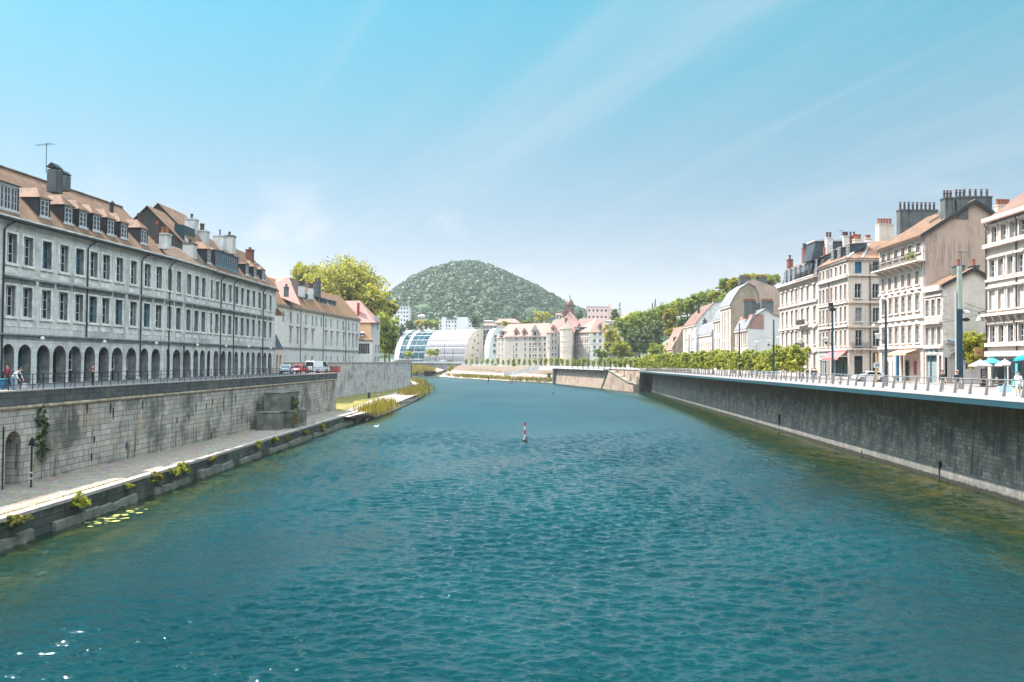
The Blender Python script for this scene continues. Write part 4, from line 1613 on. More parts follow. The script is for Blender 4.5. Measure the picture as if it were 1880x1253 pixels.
# ---- house C: end of the row
C = thing('end_house', 'end house of the arcaded row with a long slate-sided dormer and red brick chimney', 'house', FC.pt(0, 0, SL))
left_block(C, [(FC, 386, 506)])
mb = MB()
roofplane(mb, FC, 0.02, FC.L + .2, E, 1.25, 4.4, v1=0)
mb.face([FC.pt(0, 4.4, E + 5.5), FC.pt(FC.L + .2, 4.4, E + 5.5), FC.pt(FC.L + .2, 9.6, E - 1), FC.pt(0, 9.6, E - 1)])
mb.build('roof', M_tile_brown, C)
mb = MB()
mb.face([FC.pt(FC.L, 0, SL), FC.pt(FC.L, 9, SL), FC.pt(FC.L, 9, E), FC.pt(FC.L, 4.4, E + 5.4), FC.pt(FC.L, 0, E)])
mb.face([FC.pt(0.03, 0, E), FC.pt(0.03, 9, E), FC.pt(0.03, 4.4, E + 5.4)])
mb.build('end_wall', M_facade, C)
mb = MB(FC.M())
mb.tube([(0, -.47, E - .5), (FC.L, -.47, E - .5)], .09, 6)
mb.build('gutter', M_metal_dark, C)
u, _ = FC.U(384, 470)
dormer(C, FC, FC.U(391, 478)[0], E, 1.25, .55, 1.5, 1.9, roof=M_tile_brown, rh=1.0)
ua, ub = FC.U(402, 478)[0], FC.U(444, 490)[0]
dormer(C, FC, (ua + ub) / 2, E, 1.25, .55, ub - ua, 2.2, roof=M_tile_brown, rh=1.7, nwin=5, fm=M_bluepale)
for px in (460, 474.5, 489.5):
    dormer(C, FC, FC.U(px, 500)[0], E, 1.25, .55, 1.6, 1.7, roof=M_tile_brown, rh=1.0)
for px in (404, 428, 482):
    pipe(C, FC, FC.U(px, 580)[0], SL + .3, E - 1.25, .9)
pchim(C, 391, 410, 432, 460, 125, 1.4, M_render, pots=1, potm=M_blue, poth=.9, r=.13)
pchim(C, 409, 427, 432, 466, 129, 1.5, M_render_pale, pots=1, potm=M_pot_dark, poth=.6, r=.2, capm=M_render_dirty)
pchim(C, 451, 463, 458, 482, 137, 1.0, M_brick, pots=1, potm=M_brick, poth=.35, r=.25)
# small arcade stub and lean-to beyond the end wall
mb = MB()
q = Fr(pD.xy, (pD + (pD - pC).normalized() * 4.6).xy)
ops = [(.55, 1.75, SL + .03, AT - .3, 1.0, .8), (2.5, 3.7, SL + .03, AT - .3, 1.0, .8)]
wall(mb, q, 0.02, q.L, SL - .3, ZS - .1, ops)
mb.face([q.pt(q.L, 0, SL), q.pt(q.L, 8, SL), q.pt(q.L, 8, ZS - .1), q.pt(q.L, 0, ZS - .1)])
mb.build('arcade_stub', M_cream2, C)
mb = MB()
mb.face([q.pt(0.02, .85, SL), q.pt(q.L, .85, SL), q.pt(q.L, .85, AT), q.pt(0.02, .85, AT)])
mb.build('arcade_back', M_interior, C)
mb = MB(q.M())
mb.prism([(-.1, ZS - .1), (2.6, ZS + 5.2), (3.2, ZS + 5.2), (3.2, ZS - .1)], 0, .3, q.L - .2)
mb.build('lean_to_roof', M_slate, C)
mb = MB(q.M())
mb.hexa([(-.1, -1.3, ZS + 5.4), (1.6, -1.3, ZS + 5.4), (1.6, .5, ZS + 5.4), (-.1, .5, ZS + 5.4),
         (0, -.2, ZS + 6.6), (.3, -.2, ZS + 6.6), (.3, .5, ZS + 6.6), (0, .5, ZS + 6.6)])
mb.build('corner_canopy', M_tile_brown, C)

# globe lamps under the string course
WHERE = ['second and third arches', 'sixth and seventh arches', 'tenth and eleventh arches', 'arches under the mossy roof',
         'arches under the long dormer', 'arches below the red brick chimney', 'last arches of the row']
for (px, py), w in zip([(68, 622), (183, 628), (279, 630.5), (355, 634), (408, 636), (450, 637), (491, 640)], WHERE):
    fr = FA if px < 309 else (FB if px < 388 else FC)
    u, z = fr.U(px, py)
    mb = MB(fr.M())
    mb.tube([(u, 0, z + .1), (u, -.45, z + .12)], .03, 5, 1)
    mb.lathe([(.02, -.2), (.15, -.12), (.19, 0), (.15, .13), (.02, .2)], (u, -.5, z), 8, 0)
    solo('wall_lamp', mb, [M_lampglass, M_iron], 'white globe lamp on the arcade between the ' + w, 'wall lamp', group='globe lamps along the arcade')

# ---- second quay house beyond the end of the row
P2a, P2b = onZ(508, 556.5, E), onZ(661, 585.8, E)
F2 = Fr(P2a, P2b)
H2 = thing('dormered_house', 'pale stone quay house with orange tile roof and a row of small zinc dormers', 'house', F2.pt(0, 0, SL))
ops, wl = [], []
W1 = [520.5, 534, 547, 562, 574, 581, 590, 598.5, 608, 620, 630.5, 640.5, 647.5, 655]
W2 = [533.5, 546.5, 561, 574, 598, 608.5, 619.5, 631, 641, 648, 655]
W3 = [561, 573.5, 599, 608, 620, 631, 641, 648]
def z2(px, py): return F2.U(px, py)[1]
za, zb = z2(560, 597), z2(560, 578.5)
zc, zd = z2(560, 633), z2(560, 607.5)
ze, zf = z2(608, 664), z2(608, 654.5)
S2 = z2(560, 641)
for px in W1: ops.append((F2.U(px, 590)[0] - .62, F2.U(px, 590)[0] + .62, za, zb))
for px in W2: ops.append((F2.U(px, 620)[0] - .66, F2.U(px, 620)[0] + .66, zc, zd))
for px in W3: ops.append((F2.U(px, 660)[0] - .5, F2.U(px, 660)[0] + .5, ze, zf))
mb = MB()
wall(mb, F2, 0, F2.L, SL - .5, E - .4, ops)
mb.face([F2.pt(0, 0, SL - .5), F2.pt(0, 11, SL - .5), F2.pt(0, 11, E - .4), F2.pt(0, 0, E - .4)])
mb.face([F2.pt(F2.L, 0, SL - .5), F2.pt(F2.L, 11, SL - .5), F2.pt(F2.L, 11, E - .4), F2.pt(F2.L, 5.5, E + 6.2), F2.pt(F2.L, 0, E - .4)])
M_pale = stone('pale_ashlar_shade', (0.58, 0.54, 0.49), (0.52, 0.485, 0.44), (0.40, 0.375, 0.34), 1.2, 0.5, 0.014,
               (0.28, 0.27, 0.25), 0.4, 0.5, None, 0.88, 0.25, 0.25)
mb.build('wall', M_pale, H2)
mb = MB(F2.M())
mb.box(0, F2.L, -.2, .1, S2 - .15, S2 + .2)
mb.box(0, F2.L, -.3, .3, E - .4, E - .08)
for px in W2:
    u = F2.U(px, 620)[0]
    mb.box(u - 1.0, u + 1.0, -.28, .1, zd + .35, zd + .7)
mb.build('stone_trim', M_trim_dirty_shade, H2)
mb = MB()
roofplane(mb, F2, -.3, F2.L + .3, E, 1.12, 5.6)
mb.face([F2.pt(-.3, 5.6, E + 6.27), F2.pt(F2.L + .3, 5.6, E + 6.27), F2.pt(F2.L + .3, 11.4, E - .5), F2.pt(-.3, 11.4, E - .5)])
mb.build('roof', M_tile_orange, H2)
mb = MB()          # pinkish end-gable roof of the rear wing
a0, a1, a2_, a3_ = at(489, 507.5, 200), at(529, 508.5, 200), at(556, 566, 176), at(505, 530, 176)
wg = at(640, 556, 250)
u0 = F2.U(556, 566)[0]
mb.hexa([at(480, 533, 186), at(552, 562, 186), at(529, 510, 197), at(480, 509, 197),
         at(480, 532, 186), at(552, 561, 186), at(529, 508.5, 197), at(480, 507.5, 197)], 0)
mb.hexa([at(545, 545, 198), at(606, 552, 236), at(578, 524, 240), at(531, 511, 200),
         at(545, 544, 198), at(606, 551, 236), at(578, 523, 240), at(531, 510, 200)], 1)
mb.build('rear_roof', [M_tile_pink, M_tile_red], H2)
for px in W1: win(H2, F2, F2.U(px, 590)[0], za, 1.2, zb - za, .2, 'case2', M_bluepale if brnd.random() < .4 else M_white, M_glass)
for px in W2: win(H2, F2, F2.U(px, 620)[0], zc, 1.28, zd - zc, .2, 'case', M_white, M_glass)
for px in W3: win(H2, F2, F2.U(px, 660)[0], ze, .96, zf - ze, .2, 'one', M_bluepale, M_glass_t)
for px in (546.5, 554, 567.5, 575.5, 586, 599, 604.5, 611, 620.5, 627.5):
    u = F2.U(px + 3, 560)[0]
    dormer(H2, F2, u, E, 1.12, 2.2, 1.5, 1.35, roof=M_edge, cheek=M_metal_dark, kind='flat', fm=M_bluepale)
for px in (551.5, 593, 634.5):
    pipe(H2, F2, F2.U(px, 600)[0], SL + .2, E - .6)
pchim(H2, 521, 528, 527, 545, 181, 1.0, M_render_dirty, pots=1, potm=M_pot_dark, poth=.6, r=.25)
pchim(H2, 547, 558, 524, 546, 200, 1.2, M_render, pots=3, potm=M_pot_dark, poth=1.0, r=.28, capm=M_render_dirty)
pchim(H2, 565, 574, 528, 550, 206, 1.2, M_render, pots=2, potm=M_pot_dark, poth=1.0, r=.28, capm=M_render_dirty)
pchim(H2, 576, 587, 518, 545, 214, 1.4, M_render_dirty, pots=2, potm=M_pot_dark, poth=1.0, r=.3)

# ---- salmon-roofed house with a white river front, and its low annexe
Y3 = 252.0
c0, c1 = at(640, 600, Y3), at(681, 600, Y3)
c2 = at(697.5, 600, Y3 + 8)
G3 = onZ(681, 667, SL).z
zE3 = zof(681, 591.5, Y3)
H3 = thing('salmon_roofed_house', 'house with salmon hipped roof, orange side wall and white gabled river front', 'house', (c1.x, Y3, SL))
fs = Fr(c0.xy, c1.xy)
fw = Fr(c1.xy, c2.xy)
mb = MB()
wall(mb, fs, 0, fs.L, SL, zE3)
mb.build('side_wall', plain('orange_render', (0.62, 0.36, 0.20), 0.9, 0.1, 0.4), H3)
mb = MB()
zg = zof(692, 579, Y3 + 5)
ops = []
for px, y0, y1 in ((693.2, 607, 592), (690, 649, 634), (695, 649, 634), (689.5, 664, 656), (695, 664, 656)):
    u, z0 = fw.U(px, y0)
    ops.append((u - .55, u + .55, z0, fw.U(px, y1)[1]))
wall(mb, fw, 0, fw.L, SL, zE3, ops)
m_ = fw.L / 2
mb.face([fw.pt(fw.L * .25, 0, zE3), fw.pt(fw.L, 0, zE3), fw.pt(fw.L * .9, 0, zg - .6), fw.pt(fw.L * .62, 0, zg), fw.pt(fw.L * .35, 0, zg - .6)])
mb.face([fw.pt(fw.L, 0, SL), fw.pt(fw.L, 9, SL), fw.pt(fw.L, 9, zE3), fw.pt(fw.L, 0, zE3)])
mb.build('river_front', M_render_pale, H3)
for o_ in ops: win(H3, fw, (o_[0] + o_[1]) / 2, o_[2], o_[1] - o_[0] - .02, o_[3] - o_[2], .2, 'case2', M_white, M_glass)
mb = MB()
r0, r1 = at(618, 552.5, Y3 + 6), at(660, 552.5, Y3 + 6)
e0, e1 = at(618, 592.5, Y3 - .5), at(689, 592.5, Y3 - .5)
e2 = at(700, 592.5, Y3 + 8.5)
mb.face([e0, e1, r1, r0])
mb.face([e1, e2, at(662, 553, Y3 + 12), r1])
mb.face([r0, r1, at(662, 553, Y3 + 12), at(618, 553, Y3 + 12)])
mb.build('roof', M_tile_pink, H3)
mb = MB()
a = pxbox(655.5, 659, 556, 583, Y3 + 1.5, 1.2)
mb.box(*a)
mb.build('chimney', M_red, H3)
fa = Fr(at(650, 640, Y3 - 8).xy, at(684, 640, Y3 - 6).xy)
AN = thing('low_annexe', 'low annexe with five slim windows and orange lean-to roof below the salmon-roofed house', 'annexe', fa.pt(0, 0, SL))
zt = fa.U(668, 623)[1]
ops = []
for px in (660.5, 664.5, 668.5, 672.5, 676.5):
    u, z0 = fa.U(px, 650)
    ops.append((u - .3, u + .3, z0, fa.U(px, 631)[1]))
mb = MB()
wall(mb, fa, 0, fa.L, SL, zt, ops)
mb.face([fa.pt(fa.L, 0, SL), fa.pt(fa.L, 6, SL), fa.pt(fa.L, 6, zt), fa.pt(fa.L, 0, zt)])
mb.build('wall', M_pale, AN)
for o_ in ops: win(AN, fa, (o_[0] + o_[1]) / 2, o_[2], .56, o_[3] - o_[2], .15, 'one', M_white, M_glass)
mb = MB()
roofplane(mb, fa, -.2, fa.L + .2, zt, .8, 3.4, .3, v1=-1.5)
mb.build('roof', M_tile_orange, AN)
for px in (661, 667):
    dormer(AN, fa, fa.U(px, 612)[0], zt, .8, 1.2, 1.0, .8, roof=M_edge, kind='flat')
# ------------------------------------------------------------------ right bank
def XF(Y): return 54.5 + 0.036 * (Y - 115)


def rfr(Yfar, Ynear): return Fr((XF(Yfar), Yfar), (XF(Ynear), Ynear))


def Yat(px, py=600, dx=0.0):
    """depth where the column px meets the right building line"""
    k = ray(px, py).x
    return (54.5 + dx - 0.036 * 115) / (k - 0.036)


def rows_to_ops(fr, rows):
    out = []
    for cols, pref, yb, yt, w, *rest in rows:
        z0, z1 = fr.U(pref, yb)[1], fr.U(pref, yt)[1]
        for px in cols:
            u = fr.U(px, (yb + yt) / 2)[0]
            out.append((u, z0, z1, w, rest))
    return out


_last = [None]
_sur = {}


def surround_part(wo, w, h, s, inset, sills, hood, mat):
    key = (round(w, 2), round(h, 2), s, round(inset, 3), sills, hood, mat.name)
    if key not in _sur:
        tr = MB()
        y0, y1 = -inset - .07, -inset + .05
        tr.box(-w / 2 - s, -w / 2, y0, y1, 0, h)
        tr.box(w / 2, w / 2 + s, y0, y1, 0, h)
        tr.box(-w / 2 - s, w / 2 + s, y0, y1, h, h + s)
        if sills: tr.box(-w / 2 - s - .06, w / 2 + s + .06, y0 - .12, y1, -.16, 0)
        if hood: tr.box(-w / 2 - s - .1, w / 2 + s + .1, y0 - .2, y1, h + s, h + s + .2)
        _sur[key] = tr.mesh('window_surround', mat)
    o = bpy.data.objects.new('window_surround', _sur[key])
    COL.objects.link(o)
    o.parent = wo
    return o


def facade(bld, fr, z0, z1, rows, mat, trim=None, depth=.28, extra_ops=(), surround=.16, sills=True, name='wall', d0=0.0, hood=False):
    wl = MB()
    ws = rows_to_ops(fr, rows)
    ops = [(u - w / 2, u + w / 2, a, b, (r[3] if len(r) > 3 else 0)) for u, a, b, w, r in ws] + list(extra_ops)
    ops = [o for o in ops if o[0] > 0.02 and o[1] < fr.L - .02]
    wall(wl, fr, 0, fr.L, z0, z1, ops, depth)
    for u, a, b, w, r in ws:
        if u - w / 2 < .02 or u + w / 2 > fr.L - .02: continue
        style = r[0] if r else 'case'
        fm = r[1] if len(r) > 1 else M_white
        pm = r[2] if len(r) > 2 else None
        _last[0] = win(bld, fr, u, a + .01, w - .02, b - a - .02, depth * .75, style, fm, pm)
        if surround:
            o = _last[0]
            surround_part(o, w, b - a, surround, depth * .75, sills, hood, trim or M_cream_trim)
    wl.build(name, mat, bld)


def ledge(mb, fr, px, py, h=.3, out=.3, u0=None, u1=None):
    z = fr.U(px, py)[1]
    mb.box(u0 if u0 is not None else 0, u1 if u1 is not None else fr.L, -out, .1, z - h / 2, z + h / 2)
    return z


def balcony(bld, fr, u0, u1, z, out=.8, h=1.0, dens=.16, brackets=True, mat=None):
    mb = MB(fr.M())
    mb.box(u0, u1, -out, .1, z - .2, z)
    if brackets:
        n = max(2, int((u1 - u0) / 2.2))
        for k in range(n):
            u = u0 + (u1 - u0) * (k + .5) / n
            mb.prism([(.1, z - .9), (-.2, z - .8), (-out + .1, z - .3), (-out + .1, z - .2), (.1, z - .2)], 0, u - .16, u + .16)
    mb.build('balcony', M_cream_trim, bld)
    mb = MB(fr.M())
    for d in (-out + .05,):
        mb.box(u0, u1, d - .02, d + .02, z + h - .04, z + h)
        mb.box(u0, u1, d - .02, d + .02, z + .06, z + .1)
        n = int((u1 - u0) / dens)
        for k in range(n + 1):
            u = u0 + (u1 - u0) * k / n
            mb.box(u - .014, u + .014, d - .014, d + .014, z, z + h)
            if k < n and k % 2 == 0:
                c = u + (u1 - u0) / n / 2
                mb.tube([(c - dens * .4, d, z + .2), (c + dens * .4, d, z + .5), (c - dens * .4, d, z + .8)], .018, 4)
    mb.box(u0 - .02, u0 + .02, -out, .05, z + h - .04, z + h)
    mb.box(u1 - .02, u1 + .02, -out, .05, z + h - .04, z + h)
    mb.build('balcony_railing', mat or M_iron, bld)


def shopfront(bld, fr, ua, ub, z0, z1, n=3, fm=None, pm=None, inset=.1):
    for k in range(n):
        a, b = ua + (ub - ua) * k / n, ua + (ub - ua) * (k + 1) / n
        win(bld, fr, (a + b) / 2, z0, b - a - .04, z1 - z0, inset, 'one', fm or M_white, pm or M_glass, 'shop_window')


def sign_text(bld, fr, u, z, text, size, mat, d=-.06, ang=0):
    cu = bpy.data.curves.new('lettering', 'FONT')
    cu.body = text
    cu.size = size
    cu.align_x = 'CENTER'
    cu.extrude = .012
    cu.materials.append(mat)
    tmp = bpy.data.objects.new('lettering_curve', cu)
    COL.objects.link(tmp)
    bpy.context.view_layer.update()
    me = bpy.data.meshes.new_from_object(tmp.evaluated_get(bpy.context.evaluated_depsgraph_get()))
    bpy.data.objects.remove(tmp)
    o = bpy.data.objects.new('lettering', me)
    COL.objects.link(o)
    o.parent = bld
    o.location = fr.pt(u, d, z) - BASE[bld.name]
    o.rotation_euler = (pi / 2, 0, fr.ang)
    return o


def awning(fr, ua, ub, z0, drop, out, mat, label, name='shop_awning', frame=True):
    mb = MB(fr.M())
    t = .04
    mb.hexa([(ua, -.05, z0 - t), (ub, -.05, z0 - t), (ub, -out, z0 - drop - t), (ua, -out, z0 - drop - t),
             (ua, -.05, z0), (ub, -.05, z0), (ub, -out, z0 - drop), (ua, -out, z0 - drop)])
    n = 10
    for k in range(n):
        a, b = ua + (ub - ua) * k / n, ua + (ub - ua) * (k + 1) / n
        mb.face([(a, -out, z0 - drop), (b, -out, z0 - drop), (b, -out - .02, z0 - drop - .26), ((a + b) / 2, -out - .02, z0 - drop - .32), (a, -out - .02, z0 - drop - .26)])
    mb.tube([(ua + .05, -.02, z0 - drop * .9), (ua + .05, -out, z0 - drop - .06)], .025, 5, 1)
    mb.tube([(ub - .05, -.02, z0 - drop * .9), (ub - .05, -out, z0 - drop - .06)], .025, 5, 1)
    return solo(name, mb, [mat, M_iron], label, 'awning')


def gable_wall(mb, X0, X1, Y, z0, zl, za, xa, zr, mi=0):
    mb.face([(X0, Y, z0), (X1, Y, z0), (X1, Y, zr), (xa, Y, za), (X0, Y, zl)], mi)


# ---- nearest house at the right edge
Yb = Yat(1811, 500)
fB = rfr(Yb, 66)
GB = zR(Yb)
RB = thing('cream_house', 'cream house with three closed shutters at the right edge beside the ivy', 'house', fB.pt(0, 0, GB))
EB = fB.U(1840, 397)[1]
cB = lambda *p: list(p)
facade(RB, fB, GB - .3, EB, [
    (cB(1826, 1843, 1859.5, 1877), 1843, 442, 412, 1.15, 'case', M_white, M_glass_c),
    (cB(1822, 1838, 1855.5, 1874), 1838, 507, 474, 1.2, 'case', M_white, None, .5),
    (cB(1822, 1839, 1856, 1875), 1839, 568, 530, 1.35, 'shut', M_shutter, None, .35),
    (cB(1823, 1839, 1856.6, 1876), 1839, 629, 597, 1.15, 'case', M_white, M_glass)], M_cream, hood=True)
mb = MB(fB.M())
ledge(mb, fB, 1840, 447, .45, .5)
ledge(mb, fB, 1840, 398, .5, .55)
ledge(mb, fB, 1840, 512, .25, .2)
ledge(mb, fB, 1840, 633, .4, .3)
for k in range(5):
    u = fB.U(1815 + 14 * k, 585)[0]
    z = fB.U(1840, 577)[1]
    mb.prism([(.05, z - 1.1), (-.15, z - .9), (-.6, z - .1), (.05, z - .1)], 0, u - .12, u + .12)
ledge(mb, fB, 1840, 577, .3, .75)
mb.build('cornices', M_cream_trim, RB)
z0, z1 = fB.U(1840, 655)[1], fB.U(1840, 645)[1]
mb = MB(fB.M())
mb.box(.4, fB.L, -.5, .05, z0, z1)
mb.build('shop_fascia', M_whitecloth, RB)
mb = MB(fB.M())
mb.box(.9, fB.L, -.02, .05, GB + .1, z0)
mb.build('shop_back', M_interior, RB)
shopfront(RB, fB, 1.2, fB.L - 1, GB + .15, z0 - .1, 9, M_white, M_glass, -.1)
mb = MB()
roofplane(mb, fB, 0, fB.L, EB + .2, .75, 5, .7)
mb.face([fB.pt(0, 5, EB + 4), fB.pt(fB.L, 5, EB + 4), fB.pt(fB.L, 11, EB), fB.pt(0, 11, EB)])
mb.build('roof', M_tile_red, RB)
mb = MB()
mb.face([fB.pt(0, 0, GB), fB.pt(0, 11, GB), fB.pt(0, 11, EB), fB.pt(0, 5, EB + 3.9), fB.pt(0, 0, EB)])
mb.build('side_wall', M_gable_tan, RB)
pipe(RB, fB, .15, GB, EB - 1.2, .3)
pipe(RB, fB, fB.U(1868, 560)[0], GB, EB - 1.2, .3)
# hanging panel sign and iron bracket
mb = MB(fB.M())
u, z = fB.U(1814, 649)
mb.box(-.5, -.44, -1.15, -.2, fB.U(1811, 655)[1], fB.U(1811, 638)[1], 0)
mb.tube([(-.47, 0, fB.U(1811, 637)[1]), (-.47, -1.3, fB.U(1811, 637)[1])], .03, 5, 1)
mb.lathe([(.22, -.03), (.24, 0), (.2, .03)], (-.47, -.7, (fB.U(1811, 655)[1] + fB.U(1811, 638)[1]) / 2), 10, 2)
solo('hanging_sign', mb, [M_yellow, M_iron, M_red], 'square beige hanging sign on the corner of the cream house above the parasols', 'sign')

# ---- tall house with the long balcony and the big blank gable
Y1n, Y1f = Yat(1698.5, 560), Yat(1614.5, 560)
f1 = rfr(Y1f, Y1n)
G1 = zR(Y1n)
R1 = thing('balcony_house', 'tall cream house with long iron balcony and huge blank tan gable lined with chimneys', 'house', f1.pt(f1.L, 0, G1))
E1 = f1.U(1698, 429)[1]
c1_ = [1622, 1634, 1645.5, 1658, 1669.5, 1684]
c2_ = [1622.3, 1635, 1646, 1658.3, 1670.2, 1684.2]
g1a = G1 + .05
zsh = f1.U(1684, 640)[1]
facade(R1, f1, G1 - .3, E1, [
    ([1622, 1632.5, 1645, 1658, 1671, 1686], 1686, 464, 446, 1.25, 'case', M_white, M_glass_c),
    (c1_, 1684, 523, 498, 1.15, 'case', M_white, M_glass_c),
    (c2_, 1684, 571, 541, 1.2, 'case', M_white, M_glass_c, .6),
    (c2_, 1684, 630, 598, 1.2, 'tall', M_white, M_glass_c, .6)], M_cream, extra_ops=[(f1.U(1655, 670)[0], f1.U(1690, 670)[0], G1 + .05, zsh - .4), (f1.U(1619, 670)[0], f1.U(1640, 670)[0], G1 + .05, zsh - .3)])
mb = MB(f1.M())
ledge(mb, f1, 1684, 530, .25, .22)
ledge(mb, f1, 1684, 583, .35, .25)
ledge(mb, f1, 1684, 637, .4, .3)
ledge(mb, f1, 1684, 437, .3, .35)
ped = []
for px in c2_:
    u = f1.U(px, 540)[0]
    for y in (537, 594):
        z = f1.U(1684, y)[1]
        ped.append((u, z))
for u, z in ped:
    mp_ = MB(f1.M())
    if True:
        mp_.prism([(u - .85, z - .1), (u - .5, z + .25), (u, z + .45), (u + .5, z + .25), (u + .85, z - .1)], 1, -.22, .05)
        mp_.build('window_pediment', M_cream_trim, R1)
mb.build('cornices', M_cream_trim, R1)
balcony(R1, f1, -.3, f1.L + .1, f1.U(1684, 481)[1], 1.2, 1.15, .2)
mb = MB()
ub = f1.U(1689, 470)[0]
for k in range(70):
    p = f1.pt(ub + brnd.uniform(-1.3, .8), -1.15 + brnd.uniform(-.15, .15), f1.U(1684, 481)[1] + brnd.uniform(.2, 1.25))
    d = Vector((brnd.gauss(0, 1), brnd.gauss(0, 1), brnd.gauss(0, 1))).normalized() * .2
    e = d.cross(Vector((0, 0, 1))).normalized() * .12
    mb.face([p - d, p - e, p + d, p + e])
solo('balcony_plants', mb, L_green, 'clump of potted plants at the near end of the long balcony', 'plant', uv=False)
mb = MB(f1.M())
ua, ub = f1.U(1655, 670)[0], f1.U(1690, 670)[0]
mb.box(ua, ub, .4, .5, G1, zsh)
mb.box(f1.U(1619, 670)[0], f1.U(1640, 670)[0], .4, .5, G1, zsh)
mb.build('shop_back', M_cream2, R1)
win(R1, f1, f1.U(1676, 670)[0], G1 + .9, 1.3, 2.1, .3, 'one', M_white, M_red, 'shop_window')
win(R1, f1, f1.U(1686, 670)[0], G1 + .9, .8, 2.1, .3, 'one', M_white, M_red, 'shop_window')
win(R1, f1, f1.U(1661, 670)[0], G1 + .1, 1.2, 2.9, .3, 'one', M_wood, M_glass, 'shop_door')
win(R1, f1, f1.U(1637, 670)[0], G1 + .3, .8, 2.7, .2, 'bars', M_white, M_glass, 'shop_window')
win(R1, f1, f1.U(1624, 670)[0], G1 + .3, .9, 2.7, .2, 'bars', M_white, M_glass, 'shop_window')
mb = MB(f1.M())
u = f1.U(1649, 670)[0]
mb.box(u - .28, u + .28, -.25, -.02, G1 + .1, f1.U(1649, 648)[1])
mb.build('blue_shutter', M_blue, R1)
z = f1.U(1670, 641)[1]
awning(f1, f1.U(1652, 645)[0], f1.U(1687, 645)[0], z - .05, .55, 1.7, M_orangecloth, 'small orange awning over the doorway of the balcony house')
# gable wall facing the bridge, roof, chimneys
Yg = Y1n
Xg0 = XF(Yg)
xa, za = at(1789, 369, Yg).x, zof(1789, 369, Yg)
xr = xa + (xa - Xg0) * .8
zr = za - (za - E1) * .8
mb = MB()
gable_wall(mb, Xg0, xr, Yg, G1 - .3, E1, za, xa, zr)
mb.build('gable_wall', M_gable_tan, R1)
mb = MB()
dv = Vector((XF(Y1f) - XF(Y1n), Y1f - Y1n, 0))
o = Vector((0, -.35, 0)); t = Vector((0, 0, .2))
lo = Vector((Xg0 - .7, Yg, E1 - .35)); ap = Vector((xa, Yg, za)); hi = Vector((xr, Yg, zr))
mb.hexa([lo + o, ap + o, ap + dv, lo + dv, lo + o + t, ap + o + t, ap + dv + t, lo + dv + t], 0)
mb.hexa([ap + o, hi + o, hi + dv, ap + dv, ap + o + t, hi + o + t, hi + dv + t, ap + dv + t], 0)
mb.build('roof', M_tile_brown, R1)
mb = MB()
for a_, b_ in ((lo, ap), (ap, hi)):
    q = Vector((0, 0, -.35)); n_ = Vector((0, -.4, 0)); n2 = Vector((0, -.34, 0))
    mb.hexa([a_ + q + n_, b_ + q + n_, b_ + q + n2, a_ + q + n2, a_ + n_ + t * .9, b_ + n_ + t * .9, b_ + n2 + t * .9, a_ + n2 + t * .9])
mb.build('barge_board', M_metal_dark, R1)
x0, x1, *_ = pxbox(1734.5, 1777, 364, 400, Yg, 1)
zt = zof(1755, 361, Yg)
for a_, b_, top in ((1734.5, 1752, 363), (1756, 1777, 361.5)):
    q0, q1 = at(a_, 380, Yg).x, at(b_, 380, Yg).x
    chimney(R1, q0, q1, Yg - .12, Yg + 1.2, E1 + 2, zof(1755, top, Yg), M_render_dirty, pots=3, potm=M_pot_dark, poth=.75, r=.17, hat=True)
q0, q1 = at(1779, 370, Yg).x, at(1832, 370, Yg).x
chimney(R1, q0, q1, Yg + 1.4, Yg + 2.5, E1 + 2, zof(1805, 360.5, Yg + 1.4), M_render_dirty, pots=5, potm=M_pot_dark, poth=.75, r=.17, hat=True)
Yc = Y1f - 1
q0, q1 = at(1652, 410, Yc).x, at(1722, 410, Yc).x
chimney(R1, q0, q1, Yc, Yc + 1.1, E1 - 1, zof(1690, 385, Yc), M_render_dirty, pots=9, potm=M_pot_dark, poth=.85, r=.18, hat=True)
q0, q1 = at(1832, 385, Yg + 14).x, at(1857, 385, Yg + 14).x
chimney(R1, q0, q1, Yg + 14, Yg + 15, E1 - 1, zof(1845, 376, Yg + 14), M_cream2, pots=5, poth=.9, r=.2)
for px in (1712, 1724):
    p = f1.U(1690, 420)
pa, pb = at(1706, 408, Yg + 6), at(1728, 394, Yg + 6)
sk = MB()
for Yk, px, py in ((Yg + 5, 1716, 401), (Yg + 8, 1731, 394)):
    c = at(px, py, Yk)
    zc = E1 - .35 + (c.x - Xg0 + .7) * (za - E1 + .35) / (xa - Xg0 + .7) + .28
    d = Vector((.8, 0, .8 * (za - E1 + .35) / (xa - Xg0 + .7)))
    e = Vector((0, .5, 0))
    cc = Vector((c.x, Yk, zc))
    sk.face([cc - d - e, cc + d - e, cc + d + e, cc - d + e])
sk.build('skylight', M_glass, R1)
pipe(R1, f1, f1.L - .25, G1, E1 - 1.0, .2, M_edge)

# ---- low gabled house with quoins and signs in front of the gable
fH = rfr(Y1n - .02, Yat(1731, 600))
YH = fH.P1.y
RH = thing('small_gabled_house', 'small gabled house with diamond frieze between the balcony house and the ivy', 'house', fH.pt(fH.L, 0, G1))
EH = fH.U(1714, 529)[1]
zs_ = fH.U(1712, 640)[1]
facade(RH, fH, G1 - .3, EH, [
    ([1702.7, 1713.6, 1724.6], 1713.6, 582, 550, 1.05, 'case', M_white, M_glass_c),
    ([1702.7, 1713.6, 1724.6], 1713.6, 634, 601, 1.0, 'case', M_white, M_glass_c)], M_cream,
    extra_ops=[(fH.U(1700.5, 670)[0], fH.U(1720, 670)[0], G1 + .02, fH.U(1712, 653)[1]), (fH.U(1723.5, 670)[0], fH.U(1728.5, 670)[0], G1 + .02, fH.U(1726, 653)[1])])
mb = MB(fH.M())
ledge(mb, fH, 1714, 531, .7, .5)
ledge(mb, fH, 1714, 543, .3, .2)
